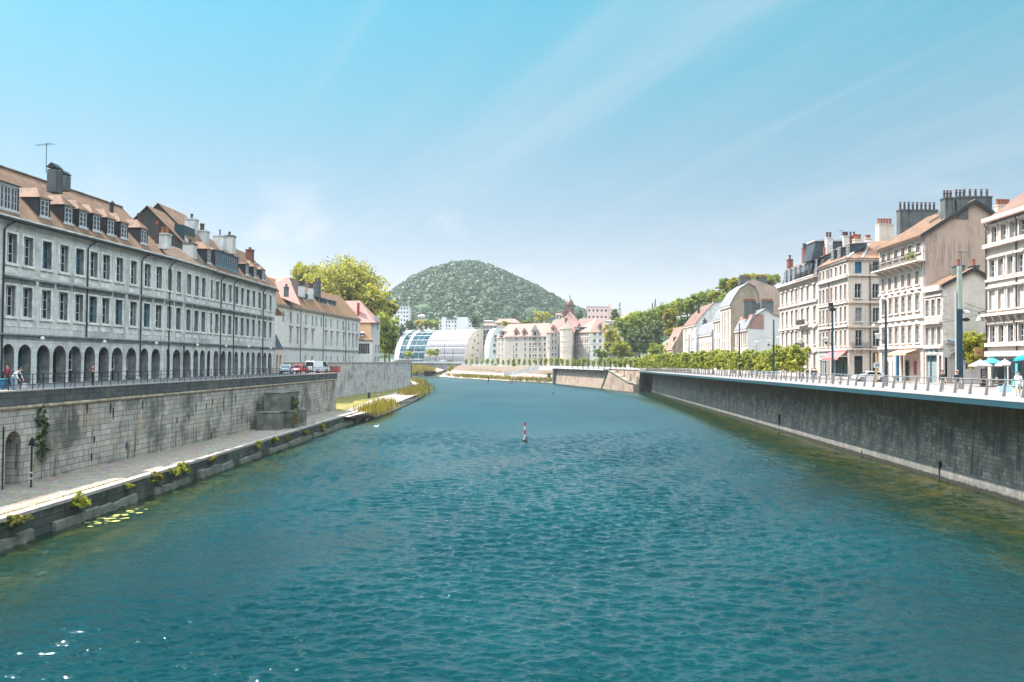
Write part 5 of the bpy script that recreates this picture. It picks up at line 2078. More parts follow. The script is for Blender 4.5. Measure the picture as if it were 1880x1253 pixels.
ledge(mb, fH, 1714, 594, .25, .5)
ledge(mb, fH, 1714, 588, 1.1, .12)
ledge(mb, fH, 1714, 638, .3, .3)
z = fH.U(1714, 588)[1]
for k in range(3):
    u = fH.L * (k + .5) / 3
    md_ = MB(fH.M())
    md_.prism([(u - .6, z), (u, z - .45), (u + .6, z), (u, z + .45)], 1, -.2, -.11)
    md_.build('frieze_diamond', M_cream_trim, RH)
mb.build('cornices', M_cream_trim, RH)
mb = MB(fH.M())
za_, zb_ = fH.U(1712, 651)[1], fH.U(1712, 640.5)[1]
mb.box(.25, fH.L - 1.2, -.06, .02, za_, zb_)
mb.build('shop_sign', plain('sign_board', (0.38, 0.42, 0.42), 0.6, 0.05), RH)
sign_text(RH, fH, (fH.L - .95) / 2 + .05, za_ + .26, "Le P'tit Thaï", .72, M_greenpaint, -.085)
mb = MB(fH.M())
a_, b_ = fH.U(1700.5, 670)[0], fH.U(1720, 670)[0]
mb.box(a_, b_, .2, .3, G1, fH.U(1712, 653)[1], 0)
n = 16
h_ = fH.U(1712, 653)[1] - G1
for k in range(n):
    mb.box(a_ + .1, b_ - .1, .14, .2, G1 + h_ * .78 * k / n, G1 + h_ * .78 * (k + .8) / n, 1)
mb.box(a_ + (b_ - a_) * .3, a_ + (b_ - a_) * .42, .1, .2, G1, G1 + h_, 0)
mb.build('roller_shutter', [M_greenpaint, plain('grey_shutter', (0.20, 0.25, 0.25), 0.6, 0.05)], RH)
mb = MB(fH.M())
mb.box(fH.U(1723.5, 670)[0], fH.U(1728.5, 670)[0], .2, .26, G1, fH.U(1726, 653)[1])
mb.build('door', plain('maroon_door', (0.14, 0.03, 0.05), 0.5, 0.1), RH)
Xh0 = XF(YH)
xa2, za2 = at(1786, 495, YH).x, zof(1786, 495, YH)
xr2 = xa2 + (xa2 - Xh0)
mb = MB()
gable_wall(mb, Xh0, xr2, YH, G1 - .3, EH, za2, xa2, EH)
mb.build('gable_wall', plain('grey_beige_render', (0.44, 0.385, 0.33), 0.9, 0.15, .5, bump=.15), RH)
mb = MB()
for k in range(9):
    z = EH - .5 - k * .95
    w_ = .75 if k % 2 else .45
    mb.box(Xh0 - .02, Xh0 + w_, YH - .05, YH + .05, z - .75, z)
mb.build('quoins', M_cream_trim, RH)
mb = MB()
lo = Vector((Xh0 - .3, YH, EH + .05)); ap = Vector((xa2, YH, za2 + .1)); hi = Vector((xr2 + .3, YH, EH + .05))
dv = Vector((.2, Y1n - YH - .1, 0)); o = Vector((0, -.3, 0)); t = Vector((0, 0, .16))
mb.hexa([lo + o, ap + o, ap + dv, lo + dv, lo + o + t, ap + o + t, ap + dv + t, lo + dv + t])
mb.hexa([ap + o, hi + o, hi + dv, ap + dv, ap + o + t, hi + o + t, hi + dv + t, ap + dv + t])
mb.build('roof', M_tile_brown, RH)
mb = MB()
for a_, b_ in ((lo, ap), (ap, hi)):
    q = Vector((0, 0, -.3)); n_ = Vector((0, -.36, 0)); n2 = Vector((0, -.31, 0))
    mb.hexa([a_ + q + n_, b_ + q + n_, b_ + q + n2, a_ + q + n2, a_ + n_ + t * .9, b_ + n_ + t * .9, b_ + n2 + t * .9, a_ + n2 + t * .9])
mb.build('barge_board', M_metal_dark, RH)
pchim(RH, 1755, 1771, 487, 508, YH + 1, 1.1, M_render_dirty, pots=1, poth=.8, r=.22, capm=M_render_dirty)
pchim(RH, 1785, 1798, 487, 506, YH + 1, 1.1, M_render_dirty, pots=1, poth=.8, r=.22, capm=M_render_dirty)
yagi('television_aerial', 'tiered television aerial above the small gabled house chimneys', at(1765, 486, YH + 1.2), 1.7, .3, 7, 1.5)
# white single-storey shop against the gable
fw_ = Fr((XF(YH - .1) + .1, YH - .1), (at(1764, 660, YH - .1).x, YH - .1))
WS = thing('white_shop', 'white single-storey shop with lettered sign against the grey gable', 'shop', fw_.pt(0, 0, G1))
zt = zof(1747, 631, YH)
a_, b_ = fw_.U(1741, 670)[0], fw_.U(1761, 670)[0]
mb = MB()
wall(mb, fw_, 0, fw_.L, G1 - .2, zt, [(a_, b_, G1 + .05, zof(1750, 656.5, YH)), (fw_.U(1735, 670)[0], fw_.U(1739.5, 670)[0], G1 + .05, zof(1737, 656.5, YH))], .15)
mb.build('wall', M_render_pale, WS)
shopfront(WS, fw_, a_, b_, G1 + .08, zof(1750, 656.8, YH), 3, M_white, plain('pale_blind', (0.34, 0.40, 0.38), 0.5, 0.15, 1.0), .1)
mb = MB(fw_.M())
mb.box(fw_.U(1735, 670)[0], fw_.U(1739.5, 670)[0], .1, .16, G1, zof(1737, 656, YH))
mb.build('door', M_cream2, WS)
mb = MB(fw_.M())
mb.box(a_ + .2, b_, -.05, .02, zof(1750, 654.5, YH), zof(1750, 643, YH))
mb.build('sign_board', M_cream_trim, WS)
mb = MB(fw_.M())
for k, (u0, u1, f) in enumerate(((.02, .98, .08), (.3, .95, .5), (.1, .55, .32), (.02, .98, .92))):
    q0, q1 = a_ + .2 + (b_ - a_ - .2) * u0, a_ + .2 + (b_ - a_ - .2) * u1
    zz = zof(1750, 654.5, YH) + (zof(1750, 643, YH) - zof(1750, 654.5, YH)) * f
    n = int((q1 - q0) / .16)
    if k == 3:
        mb.box(q0, q1, -.07, -.05, zz - .02, zz + .02)
    else:
        for j in range(n):
            if brnd.random() < .8:
                mb.box(q0 + j * .16, q0 + j * .16 + .1, -.07, -.05, zz - .09, zz + .09 * brnd.uniform(.3, 1.2))
mb.build('sign_lettering', M_black, WS)
mb = MB(fw_.M())
mb.box(.2, fw_.L, -.25, .1, zt, zt + .14)
mb.build('roof_edge', M_edge, WS)
mb = MB(fw_.M())
u0_, u1_ = fw_.U(1740, 626)[0], fw_.L
mb.box(u0_, u1_, -.02, .05, zof(1750, 628, YH), zof(1750, 624, YH), 0)
for j in range(int((u1_ - u0_) / .3)):
    if brnd.random() < .75:
        mb.box(u0_ + j * .3, u0_ + j * .3 + .2, -.05, -.02, zof(1750, 627.4, YH), zof(1750, 627.4, YH) + brnd.uniform(.1, .2), 1)
o = mb.build('wall_sign', [M_paleblue, M_greenpaint], WS)

# garden wall and ivy between the houses
YI = YH - 1.0
gx0, gx1 = at(1764, 660, YH - 2).x, at(1808, 660, YH - 2).x
mb = MB()
ft = Fr((gx0, YH - 2), (gx1, YH - 2))
zt = zof(1785, 664, YH - 2)
wall(mb, ft, 0, ft.L, G1 - .2, zt, [(ft.U(1773, 670)[0], ft.U(1777, 670)[0], zof(1775, 678, YH - 2), zof(1775, 668, YH - 2)), (ft.U(1779, 670)[0], ft.U(1783, 670)[0], zof(1775, 678, YH - 2), zof(1775, 668, YH - 2))], .2)
mb.face([ft.pt(.1, .21, G1), ft.pt(ft.L, .21, G1), ft.pt(ft.L, .21, zt - .3), ft.pt(.1, .21, zt - .3)], 1)
mb.box(gx0 - .1, gx1 + .1, YH - 2.15, YH - 1.6, zt, zt + .15, 0)
solo('garden_wall', mb, [M_render_pale, M_interior], 'low white garden wall with two small openings below the ivy', 'wall')

# ---- corner house with hipped mottled roof
Y2n, Y2f = Yat(1557.5, 560), Yat(1503.5, 560)
f2 = rfr(Y2f, Y2n)
G2 = zR(Y2n)
R2 = thing('corner_house', 'cream corner house with mottled hipped tile roof and three zinc dormers', 'house', f2.pt(f2.L, 0, G2))
E2 = f2.U(1557, 474)[1]
cols2 = [1506.2, 1512.3, 1519, 1526.8, 1535, 1543.8, 1552]
facade(R2, f2, G2 - .3, E2, [
    (cols2, 1543.8, 506, 488, 1.05, 'case', M_white, M_glass_c),
    (cols2, 1543.8, 552, 524, 1.05, 'case', M_white, M_glass_c),
    (cols2, 1543.8, 592, 564, 1.1, 'case', M_white, M_glass_c),
    (cols2, 1543.8, 636, 607, 1.1, 'case', M_white, M_glass_c)], M_cream,
    extra_ops=[(f2.U(1532, 670)[0], f2.U(1556, 670)[0], G2 + .3, f2.U(1545, 654)[1]), (f2.U(1505, 670)[0], f2.U(1519.5, 670)[0], G2 + .1, f2.U(1512, 662)[1])])
mb = MB(f2.M())
ledge(mb, f2, 1543.8, 511, .4, .45)
ledge(mb, f2, 1543.8, 557, .3, .25)
ledge(mb, f2, 1543.8, 600, .3, .3)
ledge(mb, f2, 1543.8, 642, .4, .3)
mb.box(0, f2.L, -.3, .1, E2 - .35, E2)
mb.build('cornices', M_cream_trim, R2)
shopfront(R2, f2, f2.U(1532, 670)[0] + .1, f2.U(1556, 670)[0] - .1, G2 + .35, f2.U(1545, 654)[1] - .1, 4, M_bluepale, M_glass_t, .15)
shopfront(R2, f2, f2.U(1505, 670)[0] + .1, f2.U(1519.5, 670)[0] - .1, G2 + .15, f2.U(1512, 662)[1] - .1, 4, M_white, M_glass_c, .15)
mb = MB(f2.M())
mb.box(f2.U(1503.8, 670)[0], f2.U(1520.5, 670)[0], -.06, .02, f2.U(1512, 661)[1], f2.U(1512, 645)[1])
mb.build('shop_sign', M_edge, R2)
sign_text(R2, f2, f2.U(1511.5, 655)[0], f2.U(1512, 657)[1], 'RETOUCHE', .62, plain('grey_letters', (0.16, 0.26, 0.25), 0.6, 0.05), -.085)
awning(f2, f2.U(1526, 650)[0], f2.U(1556, 650)[0], f2.U(1545, 644)[1], 1.3, 1.6, M_pinkcloth, 'red shop awning on the corner house beside the blue mast')
Xe = at(1618, 560, Y2n).x + .6
f2s = Fr((XF(Y2n), Y2n), (Xe, Y2n))
facade(R2, f2s, G2 - .3, E2, [
    ([1575.5], 1575, 503, 480.5, 1.15, 'case', M_bluepale, M_blue),
    ([1607.5], 1607, 503, 480.5, 1.0, 'case', M_white, M_glass),
    ([1575, 1607.5], 1575, 547.5, 521, 1.1, 'case2', M_white, M_glass),
    ([1576, 1608], 1575, 591, 565, 1.1, 'case2', M_white, M_glass_c),
    ([1576.5, 1608.5], 1575, 636, 606, 1.15, 'case2', M_white, M_glass)], M_cream2,
    extra_ops=[(f2s.U(1568.5, 670)[0], f2s.U(1584, 670)[0], G2 + .1, zof(1576, 654, Y2n)), (f2s.U(1602, 670)[0], f2s.U(1612, 670)[0], G2 + .1, zof(1606, 649, Y2n))], name='side_wall')
mb = MB(f2s.M())
for y in (505.5, 555, 600, 641.5):
    z = zof(1580, y, Y2n)
    mb.box(0, f2s.L, -.3, .1, z - .16, z + .16)
mb.box(0, f2s.L, -.3, .1, E2 - .35, E2)
mb.build('side_cornices', M_cream2, R2)
mb = MB(f2s.M())
mb.box(.3, f2s.L, .25, .3, G2, G2 + 4.5)
mb.build('shop_back', M_interior, R2)
win(R2, f2s, f2s.U(1576, 670)[0], G2 + .1, 1.5, 3.0, .15, 'one', M_greenpaint, M_glass, 'shop_window')
balcony(R2, f2s, f2s.U(1560, 640)[0], f2s.U(1592, 640)[0], zof(1576, 640, Y2n), .7, 1.0, .14)
pipe(R2, f2s, f2s.U(1597, 560)[0], G2 + .2, E2 - .8, 0)
pipe(R2, f2, f2.U(1523, 560)[0], G2 + .2, E2 - .8, 0)
ap = at(1593, 444, Y2n + 4)
ap2 = Vector((ap.x + 14, Y2n + 4, ap.z + .3))
ff = f2.pt(0, -.5, E2 - .05)
nn = Vector((XF(Y2n) - .45, Y2n - .45, E2 - .05))
rr_ = Vector((Xe, Y2n - .45, E2 - .05))
bk = Vector((ap.x, Y2f, ap.z))
mb = MB()
mb.face([ff, nn, ap, bk])
mb.face([nn, rr_, Vector((Xe + 3, Y2n + 4, ap.z + .2)), ap])
mb.face([ap, ap2, Vector((ap2.x, Y2f, ap.z)), bk])
mb.build('roof', M_tile_mix, R2)
mb = MB()
mb.tube([nn, ap], .22, 5)
mb.tube([Vector((nn.x + 2.6, nn.y, nn.z)), ap + Vector((.4, 0, 0))], .2, 5)
mb.build('hip_flashing', M_edge, R2)
sl = (ap.z - E2) / (ap.x - XF(Y2n))
for px, w_ in ((1518, 1.6), (1530, 1.8), (1546, 2.0)):
    dormer(R2, f2, f2.U(px + 4, 470)[0], E2, sl, .6, w_, 2.0, roof=M_edge, cheek=M_slate, kind='flat')
u_ = Vector((at(1606, 462, Y2n + 1).x, Y2n + .9, 0))
x0, x1, *_ = pxbox(1611, 1624, 450, 481, Y2n + .8, 3)
mb = MB()
arc = [(x0, zof(1617, 481, Y2n + .8))] + [((x0 + x1) / 2 - (x1 - x0) / 2 * cos(pi * k / 8), zof(1617, 458, Y2n + .8) + (x1 - x0) / 2 * sin(pi * k / 8)) for k in range(9)] + [(x1, zof(1617, 481, Y2n + .8))]
mb.prism(arc, 1, Y2n + .8, Y2n + 4)
mb.build('round_dormer', M_slate, R2)
pchim(R2, 1614, 1641, 411, 447, Y2n + 5, 1.6, M_cream2, pots=5, poth=1.0, r=.22)
pchim(R2, 1549, 1559, 433, 455, Y2f + 2, 1.2, M_render_pale, pots=3, potm=M_pot_dark, poth=.8, r=.2)
pchim(R2, 1560, 1573, 433, 452, Y2f + 4, 1.0, M_brick, pots=2, potm=M_pot_dark, poth=.8, r=.2)
pchim(R2, 1569, 1583, 439, 452, Y2f - 1, 1.0, M_cream2, pots=2, poth=.9, r=.32)
pchim(R2, 1591, 1600, 437, 448, Y2f + 1, 1.0, M_cream2, pots=2, poth=.6, r=.25)
yagi('television_aerial', 'thin television aerial over the mottled roof ridge', at(1545, 446, Y2f + 3), 2.4, 2.9, 6, 1.5)

# ---- twin-front house with mansard attic
Y3n, Y3f = Yat(1501.5, 560, 0.0), Yat(1431.5, 560, 0.0)
f3 = rfr(Y3f, Y3n)
G3_ = zR(Y3n)
R3 = thing('mansard_house', 'cream twin-fronted house with mansard attic, balcony and dark slate roof block', 'house', f3.pt(f3.L, 0, G3_))
E3 = f3.U(1466, 515)[1]
cl, cr = [1436.8, 1444.6, 1454, 1462], [1473, 1483, 1495.5]
facade(R3, f3, G3_ - .3, E3, [
    (cl, 1454, 556, 535, 1.1, 'case', M_white, M_glass_c), (cl, 1454, 598, 573, 1.1, 'case', M_white, M_glass_c), (cl, 1454, 637, 611, 1.1, 'case', M_white, M_glass_c), (cl, 1454, 680, 654, 1.1, 'case', M_white, M_glass_c),
    (cr, 1483, 553, 527, 1.2, 'case', M_white, M_glass_c), (cr, 1483, 592, 567, 1.2, 'case', M_white, M_glass_c), (cr, 1483, 634, 606, 1.2, 'case', M_white, M_glass_c), (cr, 1483, 678, 650, 1.2, 'case', M_wood, M_glass)],
    M_cream, hood=True)
mb = MB(f3.M())
ledge(mb, f3, 1454, 562, .4, .3)
ledge(mb, f3, 1454, 604, .4, .35)
ledge(mb, f3, 1454, 646, .4, .3)
mb.box(0, f3.L, -.8, .1, E3 - .5, E3)
for k in range(int(f3.L / 1.1)):
    mb.prism([(.05, E3 - 1.3), (-.3, E3 - 1.1), (-.7, E3 - .5), (.05, E3 - .5)], 0, .4 + k * 1.1, .6 + k * 1.1)
um = f3.U(1467, 560)[0]
mb.box(um - .12, um + .12, -.18, .05, G3_, E3)
mb.build('cornices', M_cream_trim, R3)
balcony(R3, f3, um + .1, f3.L, E3 + .02, .9, 1.0, .2, False)
balcony(R3, f3, f3.U(1471, 592)[0], f3.U(1487, 592)[0], f3.U(1480, 597)[1], 1.0, 1.0, .16, False)
balcony(R3, f3, f3.U(1469, 634)[0], f3.U(1487, 634)[0], f3.U(1480, 639)[1], 1.1, 1.0, .16, True)
mb = MB(f3.M())
u0_, u1_ = 0, f3.L
m0, m1 = E3, f3.U(1460, 487)[1]
mb.hexa([(u0_, .3, m0), (u1_, .3, m0), (u1_, 8, m0), (u0_, 8, m0), (u0_, 1.3, m1), (u1_, 1.3, m1), (u1_, 8, m1 + .6), (u0_, 8, m1 + .6)])
mb.build('mansard_wall', M_slate, R3)
mb = MB(f3.M())
mb.hexa([(u0_, 1.0, m1), (u1_, 1.0, m1), (u1_, 7, m1 + 2.6), (u0_, 7, m1 + 2.6), (u0_, 1.0, m1 + .15), (u1_, 1.0, m1 + .15), (u1_, 7, m1 + 2.75), (u0_, 7, m1 + 2.75)])
mb.build('roof', M_tile_orange, R3)
for px in (1439, 1446.5, 1455, 1463.5, 1473, 1484, 1496):
    u = f3.U(px, 500)[0]
    win(R3, f3, u, E3 + .25, 1.3, m1 - E3 - .7, .15, 'case', M_white, M_glass, 'attic_window')
x0, x1, ya_, yb_, zb_, zt_ = pxbox(1489, 1549, 443, 478, Y2f + 2.5, 5)
mb = MB()
mb.hexa([(x0, ya_, zb_), (x1, ya_, zb_), (x1, yb_, zb_), (x0, yb_, zb_), (x0 + 1.0, ya_ + .4, zt_), (x1, ya_ + .4, zt_), (x1, yb_, zt_), (x0 + 1.0, yb_, zt_)])
mb.build('slate_block', M_slate, R3)
mb = MB()
mb.box(x0 + .8, x1 + .1, ya_ + .2, yb_, zt_, zt_ + .3)
mb.build('block_capping', M_edge, R3)
pchim(R3, 1447.5, 1456, 476, 492, 182, 1.2, M_brick, pots=1, potm=M_pot_dark, poth=.9, r=.22)
pchim(R3, 1475.5, 1487, 455, 480, 172, 1.2, M_brick, pots=3, potm=M_pot_dark, poth=.9, r=.22)
pchim(R3, 1518, 1529, 436, 470, Y2f + 1.2, 1.2, M_render, pots=2, potm=M_pot_dark, poth=1.0, r=.24)
pchim(R3, 1513, 1516, 452, 470, Y2f + .8, .4, M_pot, pots=1, potm=M_pot, poth=.4, r=.14, cap=False)
yagi('television_aerial', 'thin television aerial at the far end of the mansard house roof', at(1450, 492, 184), 2.6, .4, 6, 1.6)

# ---- pale gable with two dark chimney stacks, gambrel house and smaller fronts beyond
def far_house(name, label, pxc, pxr, Y, E_px, apex, rows, wallm, gablem, roofm, gable_right=None, base=None, depth=None, prof=None, fpx=None):
    """front along the bank from px (far) to pxc (near corner at depth Y), gable facing the bridge out to pxr"""
    c = at(pxc, 600, Y)
    G = zR(Y)
    zE = zof(pxc, E_px, Y)
    k = ray(fpx, 600).x
    Yf = (c.x - .036 * Y) / (k - .036)
    fr = Fr((c.x + .036 * (Yf - Y), Yf), (c.x, Y))
    b = thing(name, label, 'house', (c.x, Y, G))
    facade(b, fr, G - .3, zE, rows, wallm, depth=.2, hood=False)
    pts = [(c.x, zE)] + [(at(x, y, Y).x, zof(x, y, Y)) for x, y in prof]
    mb = MB()
    mb.face([(pts[0][0], Y, G - .3), (pts[-1][0], Y, G - .3)] + [(x, Y, z) for x, z in reversed(pts)])
    mb.build('gable_wall', gablem, b)
    mb = MB()
    dv = Vector((.036 * (Yf - Y), Yf - Y, 0))
    t = Vector((0, 0, .2))
    o = Vector((-.0, -.3, 0))
    pts[0] = (pts[0][0] - .35, pts[0][1] - .1)
    for (xa_, za_), (xb_, zb_) in zip(pts, pts[1:]):
        a_, b_ = Vector((xa_, Y, za_)), Vector((xb_, Y, zb_))
        mb.hexa([a_ + o, b_ + o, b_ + dv, a_ + dv, a_ + o + t, b_ + o + t, b_ + dv + t, a_ + dv + t])
    mb.build('roof', roofm, b)
    mb = MB(fr.M())
    mb.box(0, fr.L, -.3, .1, zE - .5, zE - .15)
    mb.build('cornice', M_cream_trim, b)
    return b, fr, zE


R4, f4, E4 = far_house('pale_gable_house', 'house with pale blank gable and two dark chimney stacks topped by red pots', 1372, 1432, 214, 604, None,
    [([1353.5, 1357, 1361.5, 1366, 1369.5], 1361.5, 634, 612, 1.0, 'case', M_white, M_glass_c)], M_cream, M_render_pale, M_slate_pale,
    prof=[(1378, 588), (1385, 581), (1405.5, 567.5), (1421, 578), (1434, 582)], fpx=1350)
pchim(R4, 1366, 1388, 553, 585, 218, 1.3, M_render_dirty, pots=9, poth=.6, r=.17)
pchim(R4, 1398.5, 1420, 553, 578, 219, 1.3, M_render_dirty, pots=8, poth=.6, r=.17)
pchim(R4, 1388, 1398, 557, 575, 222, 1.3, M_render_dirty, pots=0)
mb = MB(f4.M())
mb.hexa([(0, .2, E4), (f4.L, .2, E4), (f4.L, 4, E4), (0, 4, E4), (0, 1.3, E4 + 3.6), (f4.L, 1.3, E4 + 3.6), (f4.L, 4, E4 + 3.6), (0, 4, E4 + 3.6)])
mb.build('mansard_wall', M_tile_pink, R4)
R5, f5, E5 = far_house('gambrel_house', 'tall house with rubble stone gambrel gable and zinc mansard roof', 1341.5, 1394, 238, 561, None,
    [([1326, 1331, 1337], 1332, 594, 573, 1.0, 'case', M_white, M_glass_c), ([1326, 1331, 1337], 1332, 619, 598, 1.0, 'case', M_white, M_glass_c), ([1326, 1331, 1337], 1332, 645, 628, 1.0, 'case', M_white, M_glass_c)],
    M_cream, M_rubble, M_slate_pale, prof=[(1346, 548), (1357, 531), (1373, 520.5), (1386, 527), (1392, 540), (1395, 565)], fpx=1322)
mb = MB()
for (x0, x1, y0, y1) in ((1388, 1433, 518, 600),):
    q = pxbox(x0, x1, y0, y1, 243, 8)
    a_ = at(1388, 517, 243)
    mb.face([(q[0] - 3, 243, q[4]), (q[1], 243, q[4]), (q[1], 243, zof(1433, 527, 243)), (at(1420, 526, 243).x, 243, zof(1420, 526, 243)), (at(1383, 513, 243).x, 243, zof(1383, 513, 243)), (at(1368, 518, 243).x, 243, zof(1368, 518, 243))])
mb.build('rear_gable', M_gable_tan, R5)
pchim(R5, 1358, 1378, 509, 524, 246, 1.3, M_render_dirty, pots=8, poth=.65, r=.17)
pchim(R5, 1388, 1408, 509, 524, 248, 1.3, M_render_dirty, pots=8, poth=.65, r=.17)
R6, f6, E6 = far_house('grey_roofed_house', 'slim beige house with grey turret roof beyond the gambrel house', 1324, 1334, 262, 586, None,
    [([1312.5, 1317, 1321], 1317, 609, 593, 1.0, 'case', M_white, M_glass_c), ([1312.5, 1317, 1321], 1317, 640, 622, 1.0, 'case', M_white, M_glass_c)],
    M_cream, M_cream2, M_slate_pale, prof=[(1328, 572), (1334, 566)], fpx=1309)
R7, f7, E7 = far_house('low_white_house', 'low white house with lilac grey roof and a row of arched windows', 1307, 1318, 285, 613, None,
    [([1284.5, 1288.5, 1292.5, 1296.5, 1300.5, 1304.5], 1295, 637, 629, 1.1, 'case2', M_white, M_glass_c), ([1284.5, 1288.5, 1292.5, 1296.5, 1300.5, 1304.5], 1295, 648, 641, 1.1, 'case2', M_white, M_glass_c)],
    M_cream, M_cream, M_slate_pale, prof=[(1314, 594), (1320, 590)], fpx=1281)
R8, f8, E8 = far_house('shuttered_block', 'square beige block with big shuttered panels and broad brown roof', 1277, 1300, 318, 596, None,
    [([1260, 1271.5], 1265, 621, 605, 5.2, 'shut', M_cream2, None), ([1260, 1271.5], 1265, 639, 624.5, 5.2, 'shut', M_cream2, None)], M_cream, M_render, M_tile_red,
    prof=[(1290, 578), (1312, 556), (1326, 553)], fpx=1254)
pchim(R8, 1291, 1298, 588, 602, 310, 1.2, M_render_dirty, pots=1, potm=M_pot_dark, poth=.8, r=.3)
pchim(R8, 1281, 1285, 560, 575, 330, 1.0, M_slate, pots=0)
R9, f9, E9 = far_house('stone_cottage', 'cottage with steep salmon roof, one dormer and a grey stone gable before the wooded hill', 1235, 1254, 352, 640, None,
    [([1222, 1229], 1226, 655, 646, 1.2, 'case2', M_white, M_glass)], M_rubble, M_rubble, M_tile_pink, prof=[(1249, 613), (1254, 600)], fpx=1219)
dormer(R9, f9, f9.U(1231, 630)[0], E9, 2.2, 1.2, 2.2, 2.0, roof=M_metal_dark, kind='flat')
# ------------------------------------------------------------------ trees
_crowns = {}


def leafcloud(seed, lobes, n, size, flat=.25):
    """lobes: (centre, radii); leaves gather in clumps over each lobe"""
    r = random.Random(seed)
    mb = MB()
    tot = sum((l[1][0] * l[1][1] * l[1][2]) ** .667 for l in lobes)
    for c, rad in lobes:
        m = int(n * (rad[0] * rad[1] * rad[2]) ** .667 / tot)
        K = max(5, m // 26)
        cl = []
        for k in range(K):
            d = Vector((r.gauss(0, 1), r.gauss(0, 1), r.gauss(0, 1))).normalized()
            q = r.uniform(.62, 1.0)
            cl.append((Vector((d.x * rad[0] * q, d.y * rad[1] * q, d.z * rad[2] * q)), d, r.uniform(.7, 1.3)))
        sg = .17 * (rad[0] * rad[1] * rad[2]) ** .333
        for k in range(m):
            b, d, s = cl[r.randrange(K)]
            p = c + b + Vector((r.gauss(0, sg), r.gauss(0, sg), r.gauss(0, sg * .8)))
            nrm = (d * .45 + Vector((r.gauss(0, .75), r.gauss(0, .75), r.gauss(.45, .6)))).normalized()
            e = nrm.cross(Vector((r.gauss(0, 1), r.gauss(0, 1), r.gauss(0, 1)))).normalized()
            f = nrm.cross(e)
            a = size * s * r.uniform(.6, 1.25)
            e, f = e * a, f * (a * r.uniform(.5, .9))
            mb.face([p - e, p - f * .9, p + e, p + f])
    return mb


def lobeset(seed, rx, ry, rz, n=9, core=.62):
    r = random.Random(seed)
    L = [(Vector((0, 0, 0)), (rx * core, ry * core, rz * core))]
    for k in range(n):
        a = 2 * pi * (k + r.uniform(-.3, .3)) / n
        el = r.uniform(-.65, .95)
        q = r.uniform(.42, .58)
        c = Vector((cos(a) * cos(el) * rx * q * 1.1, sin(a) * cos(el) * ry * q * 1.1, sin(el) * rz * q * 1.1))
        s = r.uniform(.36, .52)
        L.append((c, (rx * s, ry * s, rz * s)))
    return L


def tree(name, label, px, py, rx, ry, Y, mat, n=2600, seed=1, zb=None, leaf=None, group=None, lob=9, core=.62, trunk=True, depth=1.0):
    c = at(px, py, Y)
    R, H = rx * Y / FPX, ry * Y / FPX
    zb = terrain(c.x, c.y) if zb is None else zb
    leaf = leaf or max(.16, min(.9, Y / FPX * 1.9))
    t = thing(name, label, 'tree', (c.x, Y, zb), group)
    mb = leafcloud(seed, [(Vector(l[0]) + c, l[1]) for l in lobeset(seed, R, R * depth, H, lob, core)], n, leaf)
    mb.build('crown', mat, t, uv=False)
    if trunk:
        mb = MB()
        tr = max(.12, R * .09)
        r = random.Random(seed)
        top = c + Vector((0, 0, H * .1))
        mb.tube([(c.x, Y, zb - .3), (c.x + r.uniform(-.1, .1) * R, Y, (zb + c.z - H * .5) / 2), (c.x, Y, max(c.z - H * .4, zb + .5)), tuple(top)], tr, 7, 0, tr * .35)
        for k in range(4):
            a = r.uniform(0, 6.28)
            mb.tube([(c.x, Y, max(c.z - H * .5, zb + .3)), tuple(c + Vector((cos(a) * R * .35, sin(a) * R * .35, r.uniform(-.1, .35) * H))), tuple(c + Vector((cos(a) * R * .7, sin(a) * R * .7, r.uniform(.1, .6) * H)))], tr * .5, 5, 0, tr * .15)
        mb.build('trunk', M_bark, t)
    return t


def sm(a, b, x):
    x = min(1, max(0, (x - a) / (b - a)))
    return x * x * (3 - 2 * x)


def terrain(x, y):
    h = 8.2
    if x > 40 and y > 300:
        h += 34 * sm(62, 135, x) * sm(330, 400, y)
    if y > 700:
        h += 40 * sm(760, 1150, y) * sm(600, 100, abs(x + 60)) * .8
    return h


# hillside on the right
mb = MB()
for i in range(20):
    for j in range(10):
        xs = [50 + 14 * (i + a) for a in (0, 1)]
        ys = [332 + 22 * (j + a) for a in (0, 1)]
        P = lambda x, y: (x, y, terrain(x, y) + (.02 if terrain(x, y) > 8.3 else -.3))
        mb.face([P(xs[0], ys[0]), P(xs[1], ys[0]), P(xs[1], ys[1]), P(xs[0], ys[1])])
struct('hillside', mb, M_ground)

